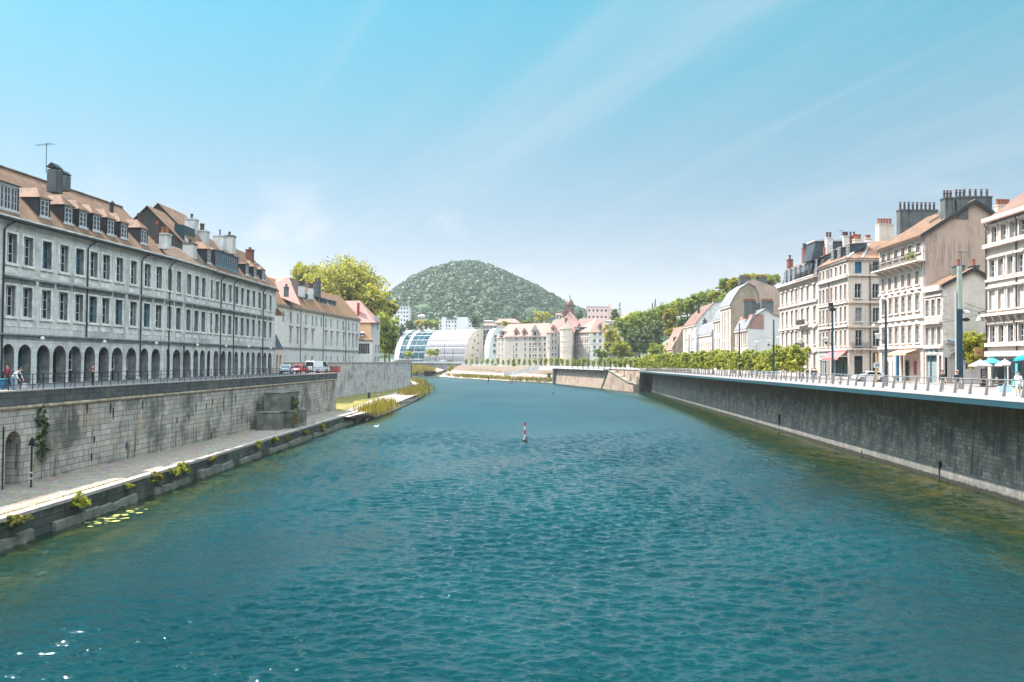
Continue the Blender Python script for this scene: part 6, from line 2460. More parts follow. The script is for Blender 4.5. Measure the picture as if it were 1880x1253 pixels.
RT = [  # px, py, rx, ry, Y, leaves, label
    (1122, 628, 15, 34, 430, L_yellow, 'slender yellow-green tree touching the right end of the turreted block'),
    (1140, 642, 20, 20, 385, L_lime, 'low lime-green tree behind the clipped row beside the turreted block'),
    (1148, 604, 24, 25, 440, L_green, 'green tree rising left of the wooded slope, next to the turreted block'),
    (1172, 628, 25, 30, 400, L_dark, 'dark chestnut tree with pale flowers at the foot of the wooded slope'),
    (1166, 588, 20, 18, 450, L_lime, 'bright lime tree on the left shoulder of the wooded slope'),
    (1186, 590, 24, 22, 440, L_green, 'rounded green tree below the pylons on the wooded slope'),
    (1200, 612, 20, 26, 420, L_dark, 'dark tree in the middle of the wooded slope under the golden one'),
    (1206, 643, 18, 18, 385, L_green, 'low green tree left of the stone cottage'),
    (1212, 578, 22, 20, 450, L_green, 'broad green tree on the skyline of the wooded slope left of the golden one'),
    (1229, 589, 15, 27, 430, L_gold, 'tall golden tree standing out in the middle of the wooded slope'),
    (1240, 612, 16, 12, 405, L_gold, 'small golden tree just above the stone cottage roof'),
    (1240, 566, 18, 18, 455, L_lime, 'lime tree on the skyline above the golden one'),
    (1256, 596, 17, 20, 415, L_dark, 'dark tree between the stone cottage and the shuttered block'),
    (1262, 562, 22, 20, 440, L_green, 'green tree on the skyline above the shuttered block chimney'),
    (1280, 556, 22, 22, 425, L_green, 'pale green tree behind the broad brown roof'),
    (1294, 572, 20, 20, 405, L_dark, 'dark tree tucked behind the broad brown roof ridge'),
    (1299, 545, 20, 18, 430, L_green, 'rounded green tree crowning the slope above the brown roof'),
    (1318, 547, 16, 14, 415, L_gold, 'golden tree beside the zinc mansard roof'),
    (1334, 528, 16, 18, 420, L_green, 'grey-green tree rising behind the zinc mansard roof'),
    (1348, 524, 12, 15, 405, L_gold, 'golden tree beside the first stack of the gambrel house'),
    (1378, 516, 28, 15, 410, L_lime, 'wide lime-green tree on the skyline behind the gambrel chimneys'),
    (1412, 516, 20, 14, 400, L_green, 'green tree on the skyline left of the mansard house'),
    (1340, 560, 30, 22, 395, L_green, 'green tree behind the gambrel house roof'),
    (1232, 640, 14, 12, 372, L_yellow, 'pale bush in front of the stone cottage'),
]
for k, (px, py, rx, ry, Y, m, lab) in enumerate(RT):
    tree('leafy_tree', lab, px, py, rx * 1.12, ry * 1.1, Y, m, 3600, 100 + k, group='trees on the right wooded slope', depth=.9)

# big planes beyond the left quay houses
tree('plane_tree', 'huge yellow-green plane tree towering behind the left quay houses', 632, 545, 78, 82, 305, L_yellow, 26000, 11, SL, .42, lob=26, core=.78)
tree('plane_tree', 'smaller yellow-green plane tree behind the dormered house, left of the huge one', 562, 505, 36, 30, 330, L_yellow, 6000, 12, SL, .42, lob=12)
tree('plane_tree', 'dark green drooping plane tree against the white gabled river front', 708, 618, 25, 54, 283, L_green, 9000, 13, SL, .36, lob=14)
tree('plane_tree', 'olive green plane tree filling the gap between the huge one and the salmon roof', 682, 570, 34, 58, 296, L_yellow, 9000, 17, SL, .40, lob=16, core=.75)
tree('plane_tree', 'yellow side tree on the right flank of the huge plane', 716, 568, 16, 24, 300, L_yellow, 1600, 14, SL, .4)

# mid-distance trees round the curved building and the far houses
MT = [
    (752, 600, 13, 13, 700, L_dark, 'dark tree below the white tower block'), (773, 598, 14, 12, 690, L_yellow, 'yellowish tree between the tower block and the long flats'),
    (793, 597, 17, 14, 690, L_green, 'rounded green tree left of the long white flats'), (735, 606, 12, 10, 690, L_dark, 'dark tree at the foot of the white tower block'),
    (872, 592, 7, 17, 720, L_dark, 'dark conifer-like tree right of the long white flats'), (994, 584, 23, 17, 660, L_yellow, 'pale yellow-green tree above the turreted block roofs'),
    (968, 592, 9, 8, 670, L_green, 'small green tree left of the pale one over the roofs'), (928, 594, 8, 6, 690, L_lime, 'small bush before the orange-roofed villas'),
    (1064, 580, 6, 9, 690, L_dark, 'dark tree between the cupola and the pink flats'), (1128, 578, 9, 14, 560, L_green, 'green tree beside the pink flats'),
    (715, 640, 10, 22, 330, L_dark, 'dark shrubby tree at the bridge end of the left quay'),
    (1104, 650, 16, 14, 400, L_green, 'garden tree before the right wing of the turreted block'),
]
for k, (px, py, rx, ry, Y, m, lab) in enumerate(MT):
    tree('leafy_tree', lab, px, py, rx, ry, Y, m, 900, 300 + k, group='trees among the far houses', lob=7)
for k, (px, py, rx, ry, Y, lab) in enumerate([(749, 651, 8, 8, 602, 'round street tree on the bridge before the white ribs'), (789, 648, 7, 8, 604, 'round street tree on the bridge, left of the pair before the barrel vault'),
                                              (800, 648, 7, 8, 606, 'round street tree on the bridge, right of the pair before the barrel vault')]):
    tree('street_tree', lab, px, py, rx, ry, Y, L_box, 500, 330 + k, 9.0, group='street trees on the bridge', lob=5)
# spindly conifer
c = at(1138, 555, 560)
t = thing('bare_conifer', 'spindly dark conifer beside the pink flats on the skyline', 'tree', (c.x, 560, 12))
mb = MB()
r = random.Random(5)
H = (600 - 553) * 560 / FPX
for k in range(420):
    f = r.random()
    z = c.z - H * f
    w = .4 + 4.2 * f ** 1.2
    a = r.uniform(0, 6.28)
    q = w * r.uniform(.3, 1)
    p = Vector((c.x + cos(a) * q, 560 + sin(a) * q, z - q * .25))
    d = Vector((cos(a), sin(a), -.2)) * .7
    e = Vector((-sin(a), cos(a), .1)) * .22
    mb.face([p - d, p - e, p + d, p + e])
mb.build('crown', L_dark, t, uv=False)
mb = MB()
mb.tube([(c.x, 560, 12), tuple(c)], .35, 6, 0, .05)
mb.build('trunk', M_bark, t)

# clipped plane trees along the promenade
box_me = []
for s in range(4):
    r = random.Random(60 + s)
    lob = []
    for k in range(34):
        lob.append((Vector((r.uniform(-.98, .98), r.uniform(-.98, .98), r.uniform(1.6, 4.75))), (.52, .52, .6)))
    mb = leafcloud(60 + s, lob, 2800, .19)
    box_me.append(mb.mesh('crown', L_box, uv=False))
mb = MB()
mb.tube([(0, 0, -.1), (.03, 0, 1.2), (0, .02, 3.4)], .09, 6, 0, .05)
tr_me = mb.mesh('trunk', M_bark)
ROW = [(45.2, 137), (44.6, 190), (44.0, 240), (43.5, 285), (41, 316), (35.5, 352), (27, 392), (17.5, 440), (6, 490), (-6, 520), (-16, 545), (-31, 566)]
pts = []
acc = 0.0
for (xa, ya), (xb, yb) in zip(ROW, ROW[1:]):
    L = sqrt((xb - xa) ** 2 + (yb - ya) ** 2)
    step = 3.75 if ya < 285 else (3.7 if ya < 392 else 3.1)
    while acc < L:
        f = acc / L
        pts.append((xa + (xb - xa) * f, ya + (yb - ya) * f))
        acc += step
    acc -= L
near = [q for q in pts if q[1] < 300]
dense = []
for (xa, ya), (xb, yb) in zip(ROW, ROW[1:]):
    for j in range(60): dense.append((xa + (xb - xa) * j / 60, ya + (yb - ya) * j / 60))
pts, last = near, CX + near[-1][0] / near[-1][1] * FPX
for x, y in dense:
    if y <= near[-1][1]: continue
    q = CX + x / y * FPX
    if last - q > 9.4:
        pts.append((x, y))
        last = q
nrow = len(pts)
for k, (x, y) in enumerate(pts):
    z = zR(y) if y < 330 else 7.75
    if k == 0: lab = 'clipped leafy tree at the near end of the promenade row beside the thin lamp'
    elif k == nrow - 1: lab = 'clipped round tree at the far end of the row by the bridge'
    elif y < 285: lab = 'clipped leafy tree in the dense hedge-like part of the promenade row'
    else: lab = 'clipped round tree standing apart in the far curving part of the promenade row'
    t = thing('clipped_tree', lab, 'tree', (x, y, z), 'clipped trees along the promenade' if y < 285 else 'clipped trees along the far bend')
    s = brnd.uniform(.93, 1.08)
    for me, nm in ((box_me[brnd.randrange(4)], 'crown'), (tr_me, 'trunk')):
        o = bpy.data.objects.new(nm, me)
        COL.objects.link(o)
        o.parent = t
        o.rotation_euler = (0, 0, brnd.uniform(0, 6.28))
        fs_ = 1.0 if y < 270 else max(.78, 1 - (y - 270) / 160)
        o.scale = (s * fs_, s * fs_, s * (1.0 if y < 285 else .86)) if nm == 'crown' else (1, 1, 1)
    BASE[t.name] = Vector((x, y, z))

# wooded hill behind the town
SIL = [(560, 585), (640, 570), (700, 555), (722, 541), (760, 514), (800, 499), (830, 491), (852, 488), (875, 489.5), (910, 501), (950, 518), (1000, 541), (1042, 566), (1100, 587), (1170, 592), (1300, 597)]
HY = 1500.0


def hill_h(x, y):
    px = CX + x / y * FPX
    for (a, ya), (b, yb) in zip(SIL, SIL[1:]):
        if a <= px <= b:
            py = ya + (yb - ya) * (px - a) / (b - a)
            break
    else:
        py = 600
    top = zof(px, py, HY)
    f = sm(760, HY, y) if y < HY else 1 - .5 * sm(HY, HY + 700, y)
    return 12 + (top - 12) * f


mb = MB()
NX, NY = 44, 22
gx = [-480 + 900 * i / NX for i in range(NX + 1)]
gy = [760 + 1100 * j / NY for j in range(NY + 1)]
for i in range(NX):
    for j in range(NY):
        q = [(gx[i] * gy[j] / HY, gy[j]), (gx[i + 1] * gy[j] / HY, gy[j]), (gx[i + 1] * gy[j + 1] / HY, gy[j + 1]), (gx[i] * gy[j + 1] / HY, gy[j + 1])]
        mb.face([(x, y, hill_h(x, y) - 5) for x, y in q])
struct('wooded_hill', mb, plain('forest_floor', (0.028, 0.055, 0.022), 0.95, 0.2, .02))
mb = MB()
r = random.Random(77)
ico = []
for k in range(26):
    z = 1 - 2 * (k + .5) / 26
    a = k * 2.399963
    ico.append(Vector((sqrt(1 - z * z) * cos(a), sqrt(1 - z * z) * sin(a), z)))
cnt = 0
while cnt < 3300:
    y = 860 + 640 * r.random() ** .8
    if r.random() < .07: y = HY + r.uniform(-10, 25)
    x = r.uniform(-330, 330) * y / HY
    h = hill_h(x, y)
    if h < 18: continue
    R = r.uniform(3.6, 6.6)
    c = Vector((x, y, h + R * .1))
    tone = r.random()
    # one crown: leafy facets scattered on a dome
    for k in range(40):
        d = Vector((r.gauss(0, 1), r.gauss(-.4, 1), abs(r.gauss(.3, .8)))).normalized()
        p = c + Vector((d.x * R, d.y * R, d.z * R * 1.05)) * r.uniform(.8, 1.05)
        nrm = (d + Vector((r.gauss(0, .35), r.gauss(0, .35), r.gauss(0, .35)))).normalized()
        e = nrm.cross(Vector((r.gauss(0, 1), r.gauss(0, 1), 1))).normalized()
        f = nrm.cross(e)
        a = R * r.uniform(.22, .42)
        mb.face([p - e * a, p - f * a * .8, p + e * a, p + f * a * .8])
    cnt += 1
struct('hill_forest', mb, L_hill, kind='stuff', uv=False)

# reeds and weeds along the water
def reeds(name, label, pts, n, h, mats, seed, kind='stuff', lean=.3, wd=.06):
    r = random.Random(seed)
    mb = MB()
    for k in range(n):
        p = pts[r.randrange(len(pts))]
        c = Vector(p[0]) + Vector((r.gauss(0, p[1]), r.gauss(0, p[1]), 0))
        hh = h * r.uniform(.45, 1.15)
        a = r.uniform(0, 6.28)
        l = Vector((cos(a), sin(a), 0)) * hh * lean * r.random()
        w = Vector((-sin(a), cos(a), 0)) * wd * r.uniform(.6, 1.6)
        mi = r.randrange(len(mats))
        mb.face([c - w, c + w, c + w * .7 + l * .5 + Vector((0, 0, hh * .6)), c + l + Vector((0, 0, hh)), c - w * .7 + l * .5 + Vector((0, 0, hh * .6))], mi)
    o = mb.build(name, mats, None, uv=False)
    o['kind'] = kind
    return o


def along(pxs, z, sp):
    out = []
    for (a, b), (c, d) in zip(pxs, pxs[1:]):
        for k in range(6):
            out.append((onZ(a + (c - a) * k / 6, b + (d - b) * k / 6, z), sp))
    return out


reeds('bank_reeds', '', along([(672, 762), (690, 756), (714, 748)], .9, 1.1) + along([(672, 758), (700, 748), (716, 742)], 1.4, 1.0), 1500, 1.7, [L_weed, L_weed, L_dry], 1)
reeds('bank_reeds', '', along([(746, 731), (765, 724), (786, 715)], .8, 1.6) + along([(750, 727), (770, 718), (783, 712)], 1.3, 1.4) + along([(760, 700), (780, 706)], 1.3, 1.2), 1900, 2.4, [L_weed, L_dry, L_weed], 2)
reeds('bank_reeds', '', [(Vector((q.x, q.y, q.z - .2)), 3.2) for q in [at(px, py, Y) for px, py, Y in [(758, 686, 622), (768, 684, 625), (778, 682, 628), (786, 684, 620), (766, 678, 640), (780, 677, 645), (792, 678, 640), (758, 676, 650)]]], 1800, 3.6, [L_dry, L_weed, L_dry], 3, wd=.22)
fb = []
for px, yw in ((812, 691), (825, 692), (838, 693.5), (850, 694.5), (862, 695), (875, 696), (888, 697), (905, 697.5), (925, 699), (945, 700), (965, 700.5), (985, 702), (1005, 703)):
    p = onZ(px, yw, .3)
    fb.append((p + Vector((0, 7, 1.0)), 2.6))
    fb.append((p + Vector((2, 3, .4)), 1.6))
reeds('bank_weeds', '', fb, 2300, 2.0, [L_weed, L_dry, L_dry], 4, wd=.16)
mb = MB()
r = random.Random(9)
for px, yw in [(800 + 3.1 * k, 691 + .0622 * 3.1 * k) for k in range(68)]:
    p = onZ(px, yw, 0) + Vector((r.uniform(-1, 1), r.uniform(-1, 9), 0))
    s = r.uniform(.5, 1.4)
    z = .1 + max(0, (p.y - onZ(px, yw, 0).y)) * .14
    pts = [Vector((p.x + r.uniform(.6, 1.1) * s * cos(a), p.y + r.uniform(.6, 1.1) * s * sin(a), z - .4)) for a in (0, 1.26, 2.5, 3.77, 5.0)]
    top = [q * .55 + Vector((p.x, p.y, 0)) * .45 for q in pts]
    for q in top: q.z = z + s * r.uniform(.5, .9)
    for k in range(5):
        mb.face([pts[k], pts[(k + 1) % 5], top[(k + 1) % 5], top[k]])
    mb.face(top)
for (px, yw) in [(672 + 4 * k, 771 - 2.35 * k) for k in range(11)] + [(744 + 4 * k, 742 - 2.1 * k) for k in range(11)]:
    p = onZ(px, yw, 0.1)
    s = r.uniform(.3, .7)
    pts = [Vector((p.x + s * cos(a), p.y + s * sin(a), -.2)) for a in (0, 1.26, 2.5, 3.77, 5.0)]
    top = [q * .55 + Vector((p.x, p.y, 0)) * .45 for q in pts]
    for q in top: q.z = s * r.uniform(.5, .9)
    for k in range(5):
        mb.face([pts[k], pts[(k + 1) % 5], top[(k + 1) % 5], top[k]])
    mb.face(top)
struct('bank_rocks', mb, M_rock, kind='stuff')
for px, py, rx, ry, Y, m, lab in [(828, 676, 9, 9, 556, L_lime, 'bright green bush at the foot of the bridge abutment'), (764, 686, 5, 5, 616, L_dark, 'small dark bush at the water under the bridge'),
                                  (944, 670, 4.5, 6, 523, L_lime, 'small lime bush leaning out of the sloped stone bank'), (1008, 690, 4, 6, 452, L_green, 'green bush at the water beside the concrete pier'),
                                  (752, 707, 3, 7, 325, L_dark, 'dark bush at the foot of the far quay wall corner')]:
    tree('bank_bush', lab, px, py, rx, ry, Y, m, 420, int(px), zof(px, py + ry, Y), group='bushes along the far bank', lob=5, trunk=False, leaf=.4)

# shrubs growing out of the kerb of the lower quay
KS = [(40, 952, 26, 12, 'shrub with reddish tips hanging over the kerb at the left edge'), (148, 916, 30, 15, 'large green shrub over the kerb above the lily pads'),
      (240, 889, 8, 7, 'tiny shrub on the kerb between two larger ones'), (286, 874, 20, 11, 'yellow-green shrub on the kerb at the start of the long tuft'),
      (326, 861, 22, 9, 'middle shrub of the long tuft on the kerb'), (372, 858, 14, 13, 'leafy shrub ending the long tuft on the kerb'),
      (398, 842, 8, 5, 'small weed on the kerb past the long tuft'), (466, 815, 8, 6, 'small weed under the kerb before the concrete planters'),
      (512, 806, 9, 5, 'rusty weed on the kerb below the concrete planters'), (541, 798, 6, 6, 'green weed on the kerb below the slanting handrail'),
      (580, 788, 6, 6, 'green weed on the kerb right of the slanting handrail'), (618, 776, 6, 8, 'pale weed low on the kerb face'), (646, 770, 6, 9, 'pale weed near the end of the kerb face')]
for k, (px, py, rx, ry, lab) in enumerate(KS):
    Yk = onZ(px, py, 1.5).y
    Yk = min(Yk, LE1.y + 5)
    c = Vector((le(Yk) + .12, Yk, 1.45 if k < 9 else 1.1))
    R, H = rx * Yk / FPX, ry * Yk / FPX
    r = random.Random(500 + k)
    lob = [(c + Vector((r.uniform(-.1, .25), R * r.uniform(-1.0, 1.0) * 1.2, H * r.uniform(-.6, .5))), (R * .38, R * .5, H * .55)) for j in range(6)]
    mb = leafcloud(500 + k, lob, 620, .055 + .0007 * Yk)
    solo('kerb_shrub', mb, L_weed if k % 3 == 0 else L_lime, lab, 'shrub', base=c, group='shrubs along the kerb', uv=False)
# moss tufts in the cobbles
mb = MB()
r = random.Random(15)
for k in range(900):
    y = r.choice([r.gauss(52, 2), r.gauss(57, 1.5), r.gauss(62, 2), r.gauss(48, 1.5), r.uniform(45, 100)])
    c = Vector((le(y, -.75 + r.gauss(0, .09)), y, PZ))
    a = r.uniform(0, 6.28); h = r.uniform(.03, .11)
    w = Vector((cos(a), sin(a), 0)) * r.uniform(.03, .07)
    mb.face([c - w, c + w, c + w * .4 + Vector((r.gauss(0, .03), r.gauss(0, .03), h))])
struct('moss_tufts', mb, L_weed, kind='stuff', uv=False)
# ivy on the garden wall, hanging ivy on the quay wall
lob = []
r = random.Random(33)
for k in range(26):
    px, py = r.uniform(1772, 1809), r.uniform(622, 660)
    if px > 1790 and py > 652: py -= 14
    lob.append((at(px, py, YI - r.uniform(0, 1.2)), (1.1, .8, 1.0)))
for k in range(6): lob.append((at(1786 + r.uniform(-4, 6), 650 + k * 3, YI - 1.5), (.7, .5, .8)))
mb = leafcloud(34, lob, 5200, .15)
mb.box(at(1771, 640, YI).x, at(1812, 640, YI).x, YI, YI + .4, G1, zof(1790, 624, YI), 1)
solo('ivy_wall', mb, [L_lime, M_render_dirty], 'wall smothered in bright green ivy between the gables and the cream house', 'ivy', uv=False)
lob = []
for k in range(9):
    u, z = qf.U(72 + r.uniform(-4, 6), 752 + k * 11)
    p = qf.pt(u, -.1, z)
    lob.append((p, (.25, .55, .7)))
mb = leafcloud(35, lob, 900, .11)
solo('hanging_ivy', mb, L_dark, 'dark mossy ivy streak on the quay wall right of the arched doorway', 'ivy', uv=False)
# lily pads
mb = MB()
r = random.Random(44)
for k in range(46):
    px = r.gauss(205, 26); py = 962 - (px - 165) * .28 + r.gauss(0, 5)
    p = onZ(px, py, .012)
    R = r.uniform(.10, .26)
    a0 = r.uniform(0, 6.28)
    mb.face([p + Vector((R * cos(a0 + j * .56) * r.uniform(.9, 1.1), R * sin(a0 + j * .56), r.uniform(0, .008))) for j in range(11)])
struct('lily_pads', mb, plain('lily_leaf', (0.20, 0.20, 0.045), 0.6, 0.3, 1.5), kind='stuff')
# ------------------------------------------------------------------ bridge and the buildings round the bend
YBR = 596.0
bl, br_ = at(690, 664, YBR), at(838, 664, YBR)
zt_, zd_ = zof(790, 664.5, YBR), zof(790, 667.5, YBR)
BR = thing('stone_arch_bridge', 'low pale bridge with a shallow arch round the bend of the river', 'bridge', (bl.x, YBR, 0))
mb = MB()
xs0, xs1 = at(752, 668, YBR).x, at(837, 690, YBR).x
zs0, zs1 = zof(752, 669, YBR), zof(837, 690, YBR)
crown = zof(770, 668.3, YBR)
n = 18
for yy in (YBR, YBR + 14):
    for k in range(n):
        a, b = k / n, (k + 1) / n
        xa, xb = xs0 + (xs1 - xs0) * a, xs0 + (xs1 - xs0) * b
        za, zb = crown - (crown - zs1) * a ** 2.2, crown - (crown - zs1) * b ** 2.2
        mb.face([(xa, yy, za), (xb, yy, zb), (xb, yy, zd_), (xa, yy, zd_)])
        if yy == YBR: mb.face([(xa, yy, za), (xa, yy + 14, za), (xb, yy + 14, zb), (xb, yy, zb)], 1)
x_ = at(852, 680, YBR).x
mb.box(xs1, x_, YBR, YBR + 14, -1, zd_)
mb.box(bl.x - 30, xs0, YBR, YBR + 14, -1, zd_)
mb.build('arch', [plain('grey_bridge_stone', (0.17, 0.165, 0.15), 0.9, .25, .3), M_interior], BR)  # near-black second slot paints shade onto the arch underside
mb = MB()
xe = at(905, 666, YBR - 12).x
mb.box(bl.x - 30, xe, YBR - .6, YBR + 14.6, zd_, zt_)
mb.build('deck', M_concrete, BR)
mb = MB()
for k in range(60):
    x = bl.x - 10 + (xe - bl.x + 10) * k / 59
    mb.box(x - .05, x + .05, YBR - .5, YBR - .4, zt_, zt_ + 1.1)
mb.box(bl.x - 30, xe, YBR - .5, YBR - .4, zt_ + 1.05, zt_ + 1.15)
mb.build('bridge_railing', M_concrete, BR)
mb = MB()
q = pxbox(846, 863, 664, 691, YBR - 5, 4)
mb.box(*q)
mb.build('abutment', M_concrete, BR)
mb = MB()
a, b = at(868, 691, 560), at(912, 668, 575)
for k in range(14):
    f, g = k / 14, (k + 1) / 14
    mb.box(a.x + (b.x - a.x) * f, a.x + (b.x - a.x) * g, 560 + 15 * f, 564 + 15 * f, 2, a.z + (b.z - a.z) * g)
mb.face([(a.x, 559.5, 1), (b.x, 574, 1), (b.x, 574, b.z), (a.x, 559.5, a.z)])
mb.build('bank_stairs', M_embank, BR)
mb = MB()
mb.box(*pxbox(779, 800, 682, 691, 609, 6))
solo('dark_culvert', mb, M_interior, 'dark square culvert mouth at the water under the bridge', 'culvert')

# curved glass and white barrel building
GZ = 9.0
ax = Vector((-.8, .6, 0)); bk = Vector((.6, .8, 0))
Yn = 640.0
N0 = Vector((at(852, 660, Yn).x, Yn, GZ))
HB = zof(880, 604.5, Yn + 14) - GZ
DB = 19.0


def arc_pts(o, k=14, s=1.0):
    return [o + bk * (DB * s * (1 - cos(pi / 2 * j / k))) * 1.0 + Vector((0, 0, HB * s * sin(pi / 2 * j / k))) for j in range(k + 1)]


def ax_t(px, Y0=Yn):
    kx = ray(px, 660).x
    return (N0.x - kx * N0.y) / (kx * .6 + .8)


GB_ = thing('curved_arts_building', 'white barrel-vaulted building with glass bays and curved ribs beyond the bridge', 'building', N0)
t1, t2, t3, t4 = ax_t(778), ax_t(762), ax_t(747), ax_t(727)
mb = MB()
K = 14
A, B_ = arc_pts(N0), arc_pts(N0 + ax * t1)
for j in range(K):
    mb.face([A[j], B_[j], B_[j + 1], A[j + 1]], 0)
mb.build('vault', plain('pale_metal_cladding', (0.21, 0.195, 0.20), 0.5, 0.05, .1), GB_)
M_louvre = plain('grey_louvres', (0.10, 0.10, 0.115), 0.6, 0.1)
for ya, yb in ((613.5, 610), (623.5, 620), (633.5, 629.5), (644.5, 637), (655.5, 650)):
    ta, tb = (math.asin(min(1, (661 - y) / 57.0)) for y in (ya, yb))
    P = lambda t_: N0 + bk * (DB * (1 - cos(t_))) + Vector((0, 0, HB * sin(t_)))
    nm_ = (bk * -cos((ta + tb) / 2) + Vector((0, 0, sin((ta + tb) / 2)))) * .22
    lo, hi = P(ta) + nm_, P(tb) + nm_
    lo2, hi2 = lo + ax * t1, hi + ax * t1
    mb = MB()
    mb.hexa([lo, lo2, lo2 - nm_, lo - nm_, hi, hi2, hi2 - nm_, hi - nm_])
    if ya > 630:
        for s in range(26):
            p, q = lo + (lo2 - lo) * s / 26, hi + (hi2 - hi) * s / 26
            mb.tube([p + nm_ * .2, q + nm_ * .2], .1, 4, 1)
    mb.build('louvre_band', [M_louvre, M_white], GB_)
mb = MB()
back = N0 + bk * (DB + 4)
mb.face([N0] + A[1:] + [A[-1] + bk * 4, back])
mb.build('end_wall', M_cream2, GB_)
for k, (f, z) in enumerate([(.45, .2), (.75, .12), (.5, .42), (.78, .35), (.6, .62), (.82, .55), (.8, .78)]):
    mb = MB()
    p = N0 + bk * (DB * f) + Vector((0, 0, HB * z)) - ax * .06
    mb.face([p, p + bk * 1.2, p + bk * 1.2 + Vector((0, 0, 1.6)), p + Vector((0, 0, 1.6))])
    mb.build('window', M_glass, GB_)
mb = MB()
C_ = arc_pts(N0 + ax * (t1 + .3), s=.97)
D_ = arc_pts(N0 + ax * (t4 - 1), s=.97)
for j in range(K):
    mb.face([C_[j], D_[j], D_[j + 1], C_[j + 1]])
mb.build('glass_vault', M_glass_t, GB_)
mb = MB()
for j in range(1, K, 2):
    mb.tube([C_[j], D_[j]], .16, 4)
for f in (.2, .4, .6, .8):
    mb.tube([C_[j] * (1 - f) + D_[j] * f for j in range(K + 1)], .1, 4)
mb.build('glazing_bars', M_white, GB_)
for j in range(1, K - 1, 2):
    for s in range(16):
        if brnd.random() < .35:
            f0, f1 = s / 16, (s + 1) / 16
            o = (bk * -1 + Vector((0, 0, .4))) * .08
            mb = MB()
            mb.face([C_[j] * (1 - f0) + D_[j] * f0 + o, C_[j] * (1 - f1) + D_[j] * f1 + o, C_[j + 1] * (1 - f1) + D_[j + 1] * f1 + o, C_[j + 1] * (1 - f0) + D_[j + 1] * f0 + o])
            mb.build('dark_pane', M_glass, GB_)
for ta, wdt in ((t3, 2.2), (t4 - 3, 5.0)):
    mb = MB()
    P, Q, P2, Q2 = arc_pts(N0 + ax * ta, s=1.02), arc_pts(N0 + ax * (ta + wdt), s=1.02), arc_pts(N0 + ax * ta, s=.95), arc_pts(N0 + ax * (ta + wdt), s=.95)
    for j in range(K):
        mb.hexa([P2[j], Q2[j], Q2[j + 1], P2[j + 1], P[j], Q[j], Q[j + 1], P[j + 1]])
    mb.build('rib', M_white, GB_)
mb = MB()
mb.box(*pxbox(878, 899, 606.5, 661, Yn + 18, 4))
mb.build('glass_link', M_glass_t, GB_)
mb = MB()
q = pxbox(878, 899, 606.5, 661, Yn + 17.9, .1)
for k in range(5):
    z = q[4] + (q[5] - q[4]) * (k + .2) / 5
    mb.box(q[0], q[1], q[2] - .1, q[2] + .1, z - .15, z + .15)
for k in range(4):
    x = q[0] + (q[1] - q[0]) * k / 3
    mb.box(x - .12, x + .12, q[2] - .1, q[2] + .1, q[4], q[5])
mb.build('link_mullions', M_white, GB_)
N2 = at(896, 661, Yn - 6); N2.z = GZ
o2 = [N2 + Vector((0.9, .2, 0)) * (7.5 * (1 - cos(pi / 2 * j / K))) + Vector((0, 0, HB * 1.0 * sin(pi / 2 * j / K))) for j in range(K + 1)]
mb = MB()
mb.face(o2 + [o2[-1] + Vector((14, 3, 0)), N2 + Vector((22, 5, 0))])
dv = Vector((-4, 14, 0))
for j in range(K):
    mb.face([o2[j], o2[j] + dv, o2[j + 1] + dv, o2[j + 1]])
mb.build('second_vault', M_white, GB_)
for px, y0, y1 in ((908, 620, 616), (908, 626, 623), (906, 636, 632), (906, 648, 643)):
    mb = MB()
    x0, x1, a, b, z0, z1 = pxbox(px, px + 4, y1, y0, Yn - 5.5, .1)
    mb.box(x0, x1, a - .4, a, z0, z1)
    mb.build('window', M_glass_t, GB_)

M_cblock = stone('warm_block_stone', (0.33, 0.295, 0.26), (0.30, 0.265, 0.235), (0.22, 0.2, 0.18), 1.2, .5, .012, (.2, .18, .16), .35, .4, None, .85, .25)
# turreted block with orange roofs
YC = 545.0


def cblock(name, label, plan, zE, rows, mat, roof_mat, ridge, ground=7.9, roof=True):
    """plan: list of (px, Y) corners left to right along the visible fronts"""
    P = [Vector((ray(px, 640).x * Y, Y)) for px, Y in plan]
    b = thing(name, label, 'building', (P[0].x, P[0].y, ground))
    frs = [Fr(a, c) for a, c in zip(P, P[1:])]
    for i, fr in enumerate(frs):
        facade(b, fr, ground - .5, zE, rows.get(i, []), mat[i] if isinstance(mat, list) else mat, depth=.3, surround=.22)
        mb = MB(fr.M())
        mb.box(0, fr.L, -.35, .1, zE - .5, zE)
        mb.build('cornice', M_cream_trim, b)
    return b, frs, P


zEl = zof(960, 617.5, YC)
colsL = [916, 921.5, 948, 964, 973, 979.5, 983.5, 991, 1000]
rl = [(colsL, 970, y0, y1, 1.7, 'case2', M_white, M_glass) for y0, y1 in ((625, 619.5), (635, 629.5), (645, 639.5), (656, 650))]
CB, frC, PC = cblock('turreted_block', 'long cream block with orange roofs, round turret and dark cupola across the bend', [(912, YC + 36), (927, YC + 24), (1005, YC)], zEl, {0: [([916, 922], 920, y0, y1, 1.7, 'case2', M_white, M_glass) for y0, y1 in ((625, 619.5), (635, 629.5), (645, 639.5), (656, 650))], 1: [([948, 964, 973, 979.5, 983.5, 991, 1000], 970, y0, y1, 1.7, 'case2', M_white, M_glass) for y0, y1 in ((625, 619.5), (635, 629.5), (645, 639.5), (656, 650))]}, [M_cblock, M_cblock], M_tile_pink, None)
mb = MB()
r0, r1 = at(933, 595.5, YC + 36), at(1010, 593.5, YC + 13)
e0, e1, e2 = at(911, 618.8, YC + 36), at(927, 618.5, YC + 23), at(1006, 617.5, YC - 1)
mb.face([e1, e2, r1, r0])
mb.face([e0, e1, r0])
mb.face([r0, r1, Vector((r1.x, r1.y + 12, zEl)), Vector((r0.x, r0.y + 12, zEl)), e0])
mb.build('roof', M_tile_pink, CB)


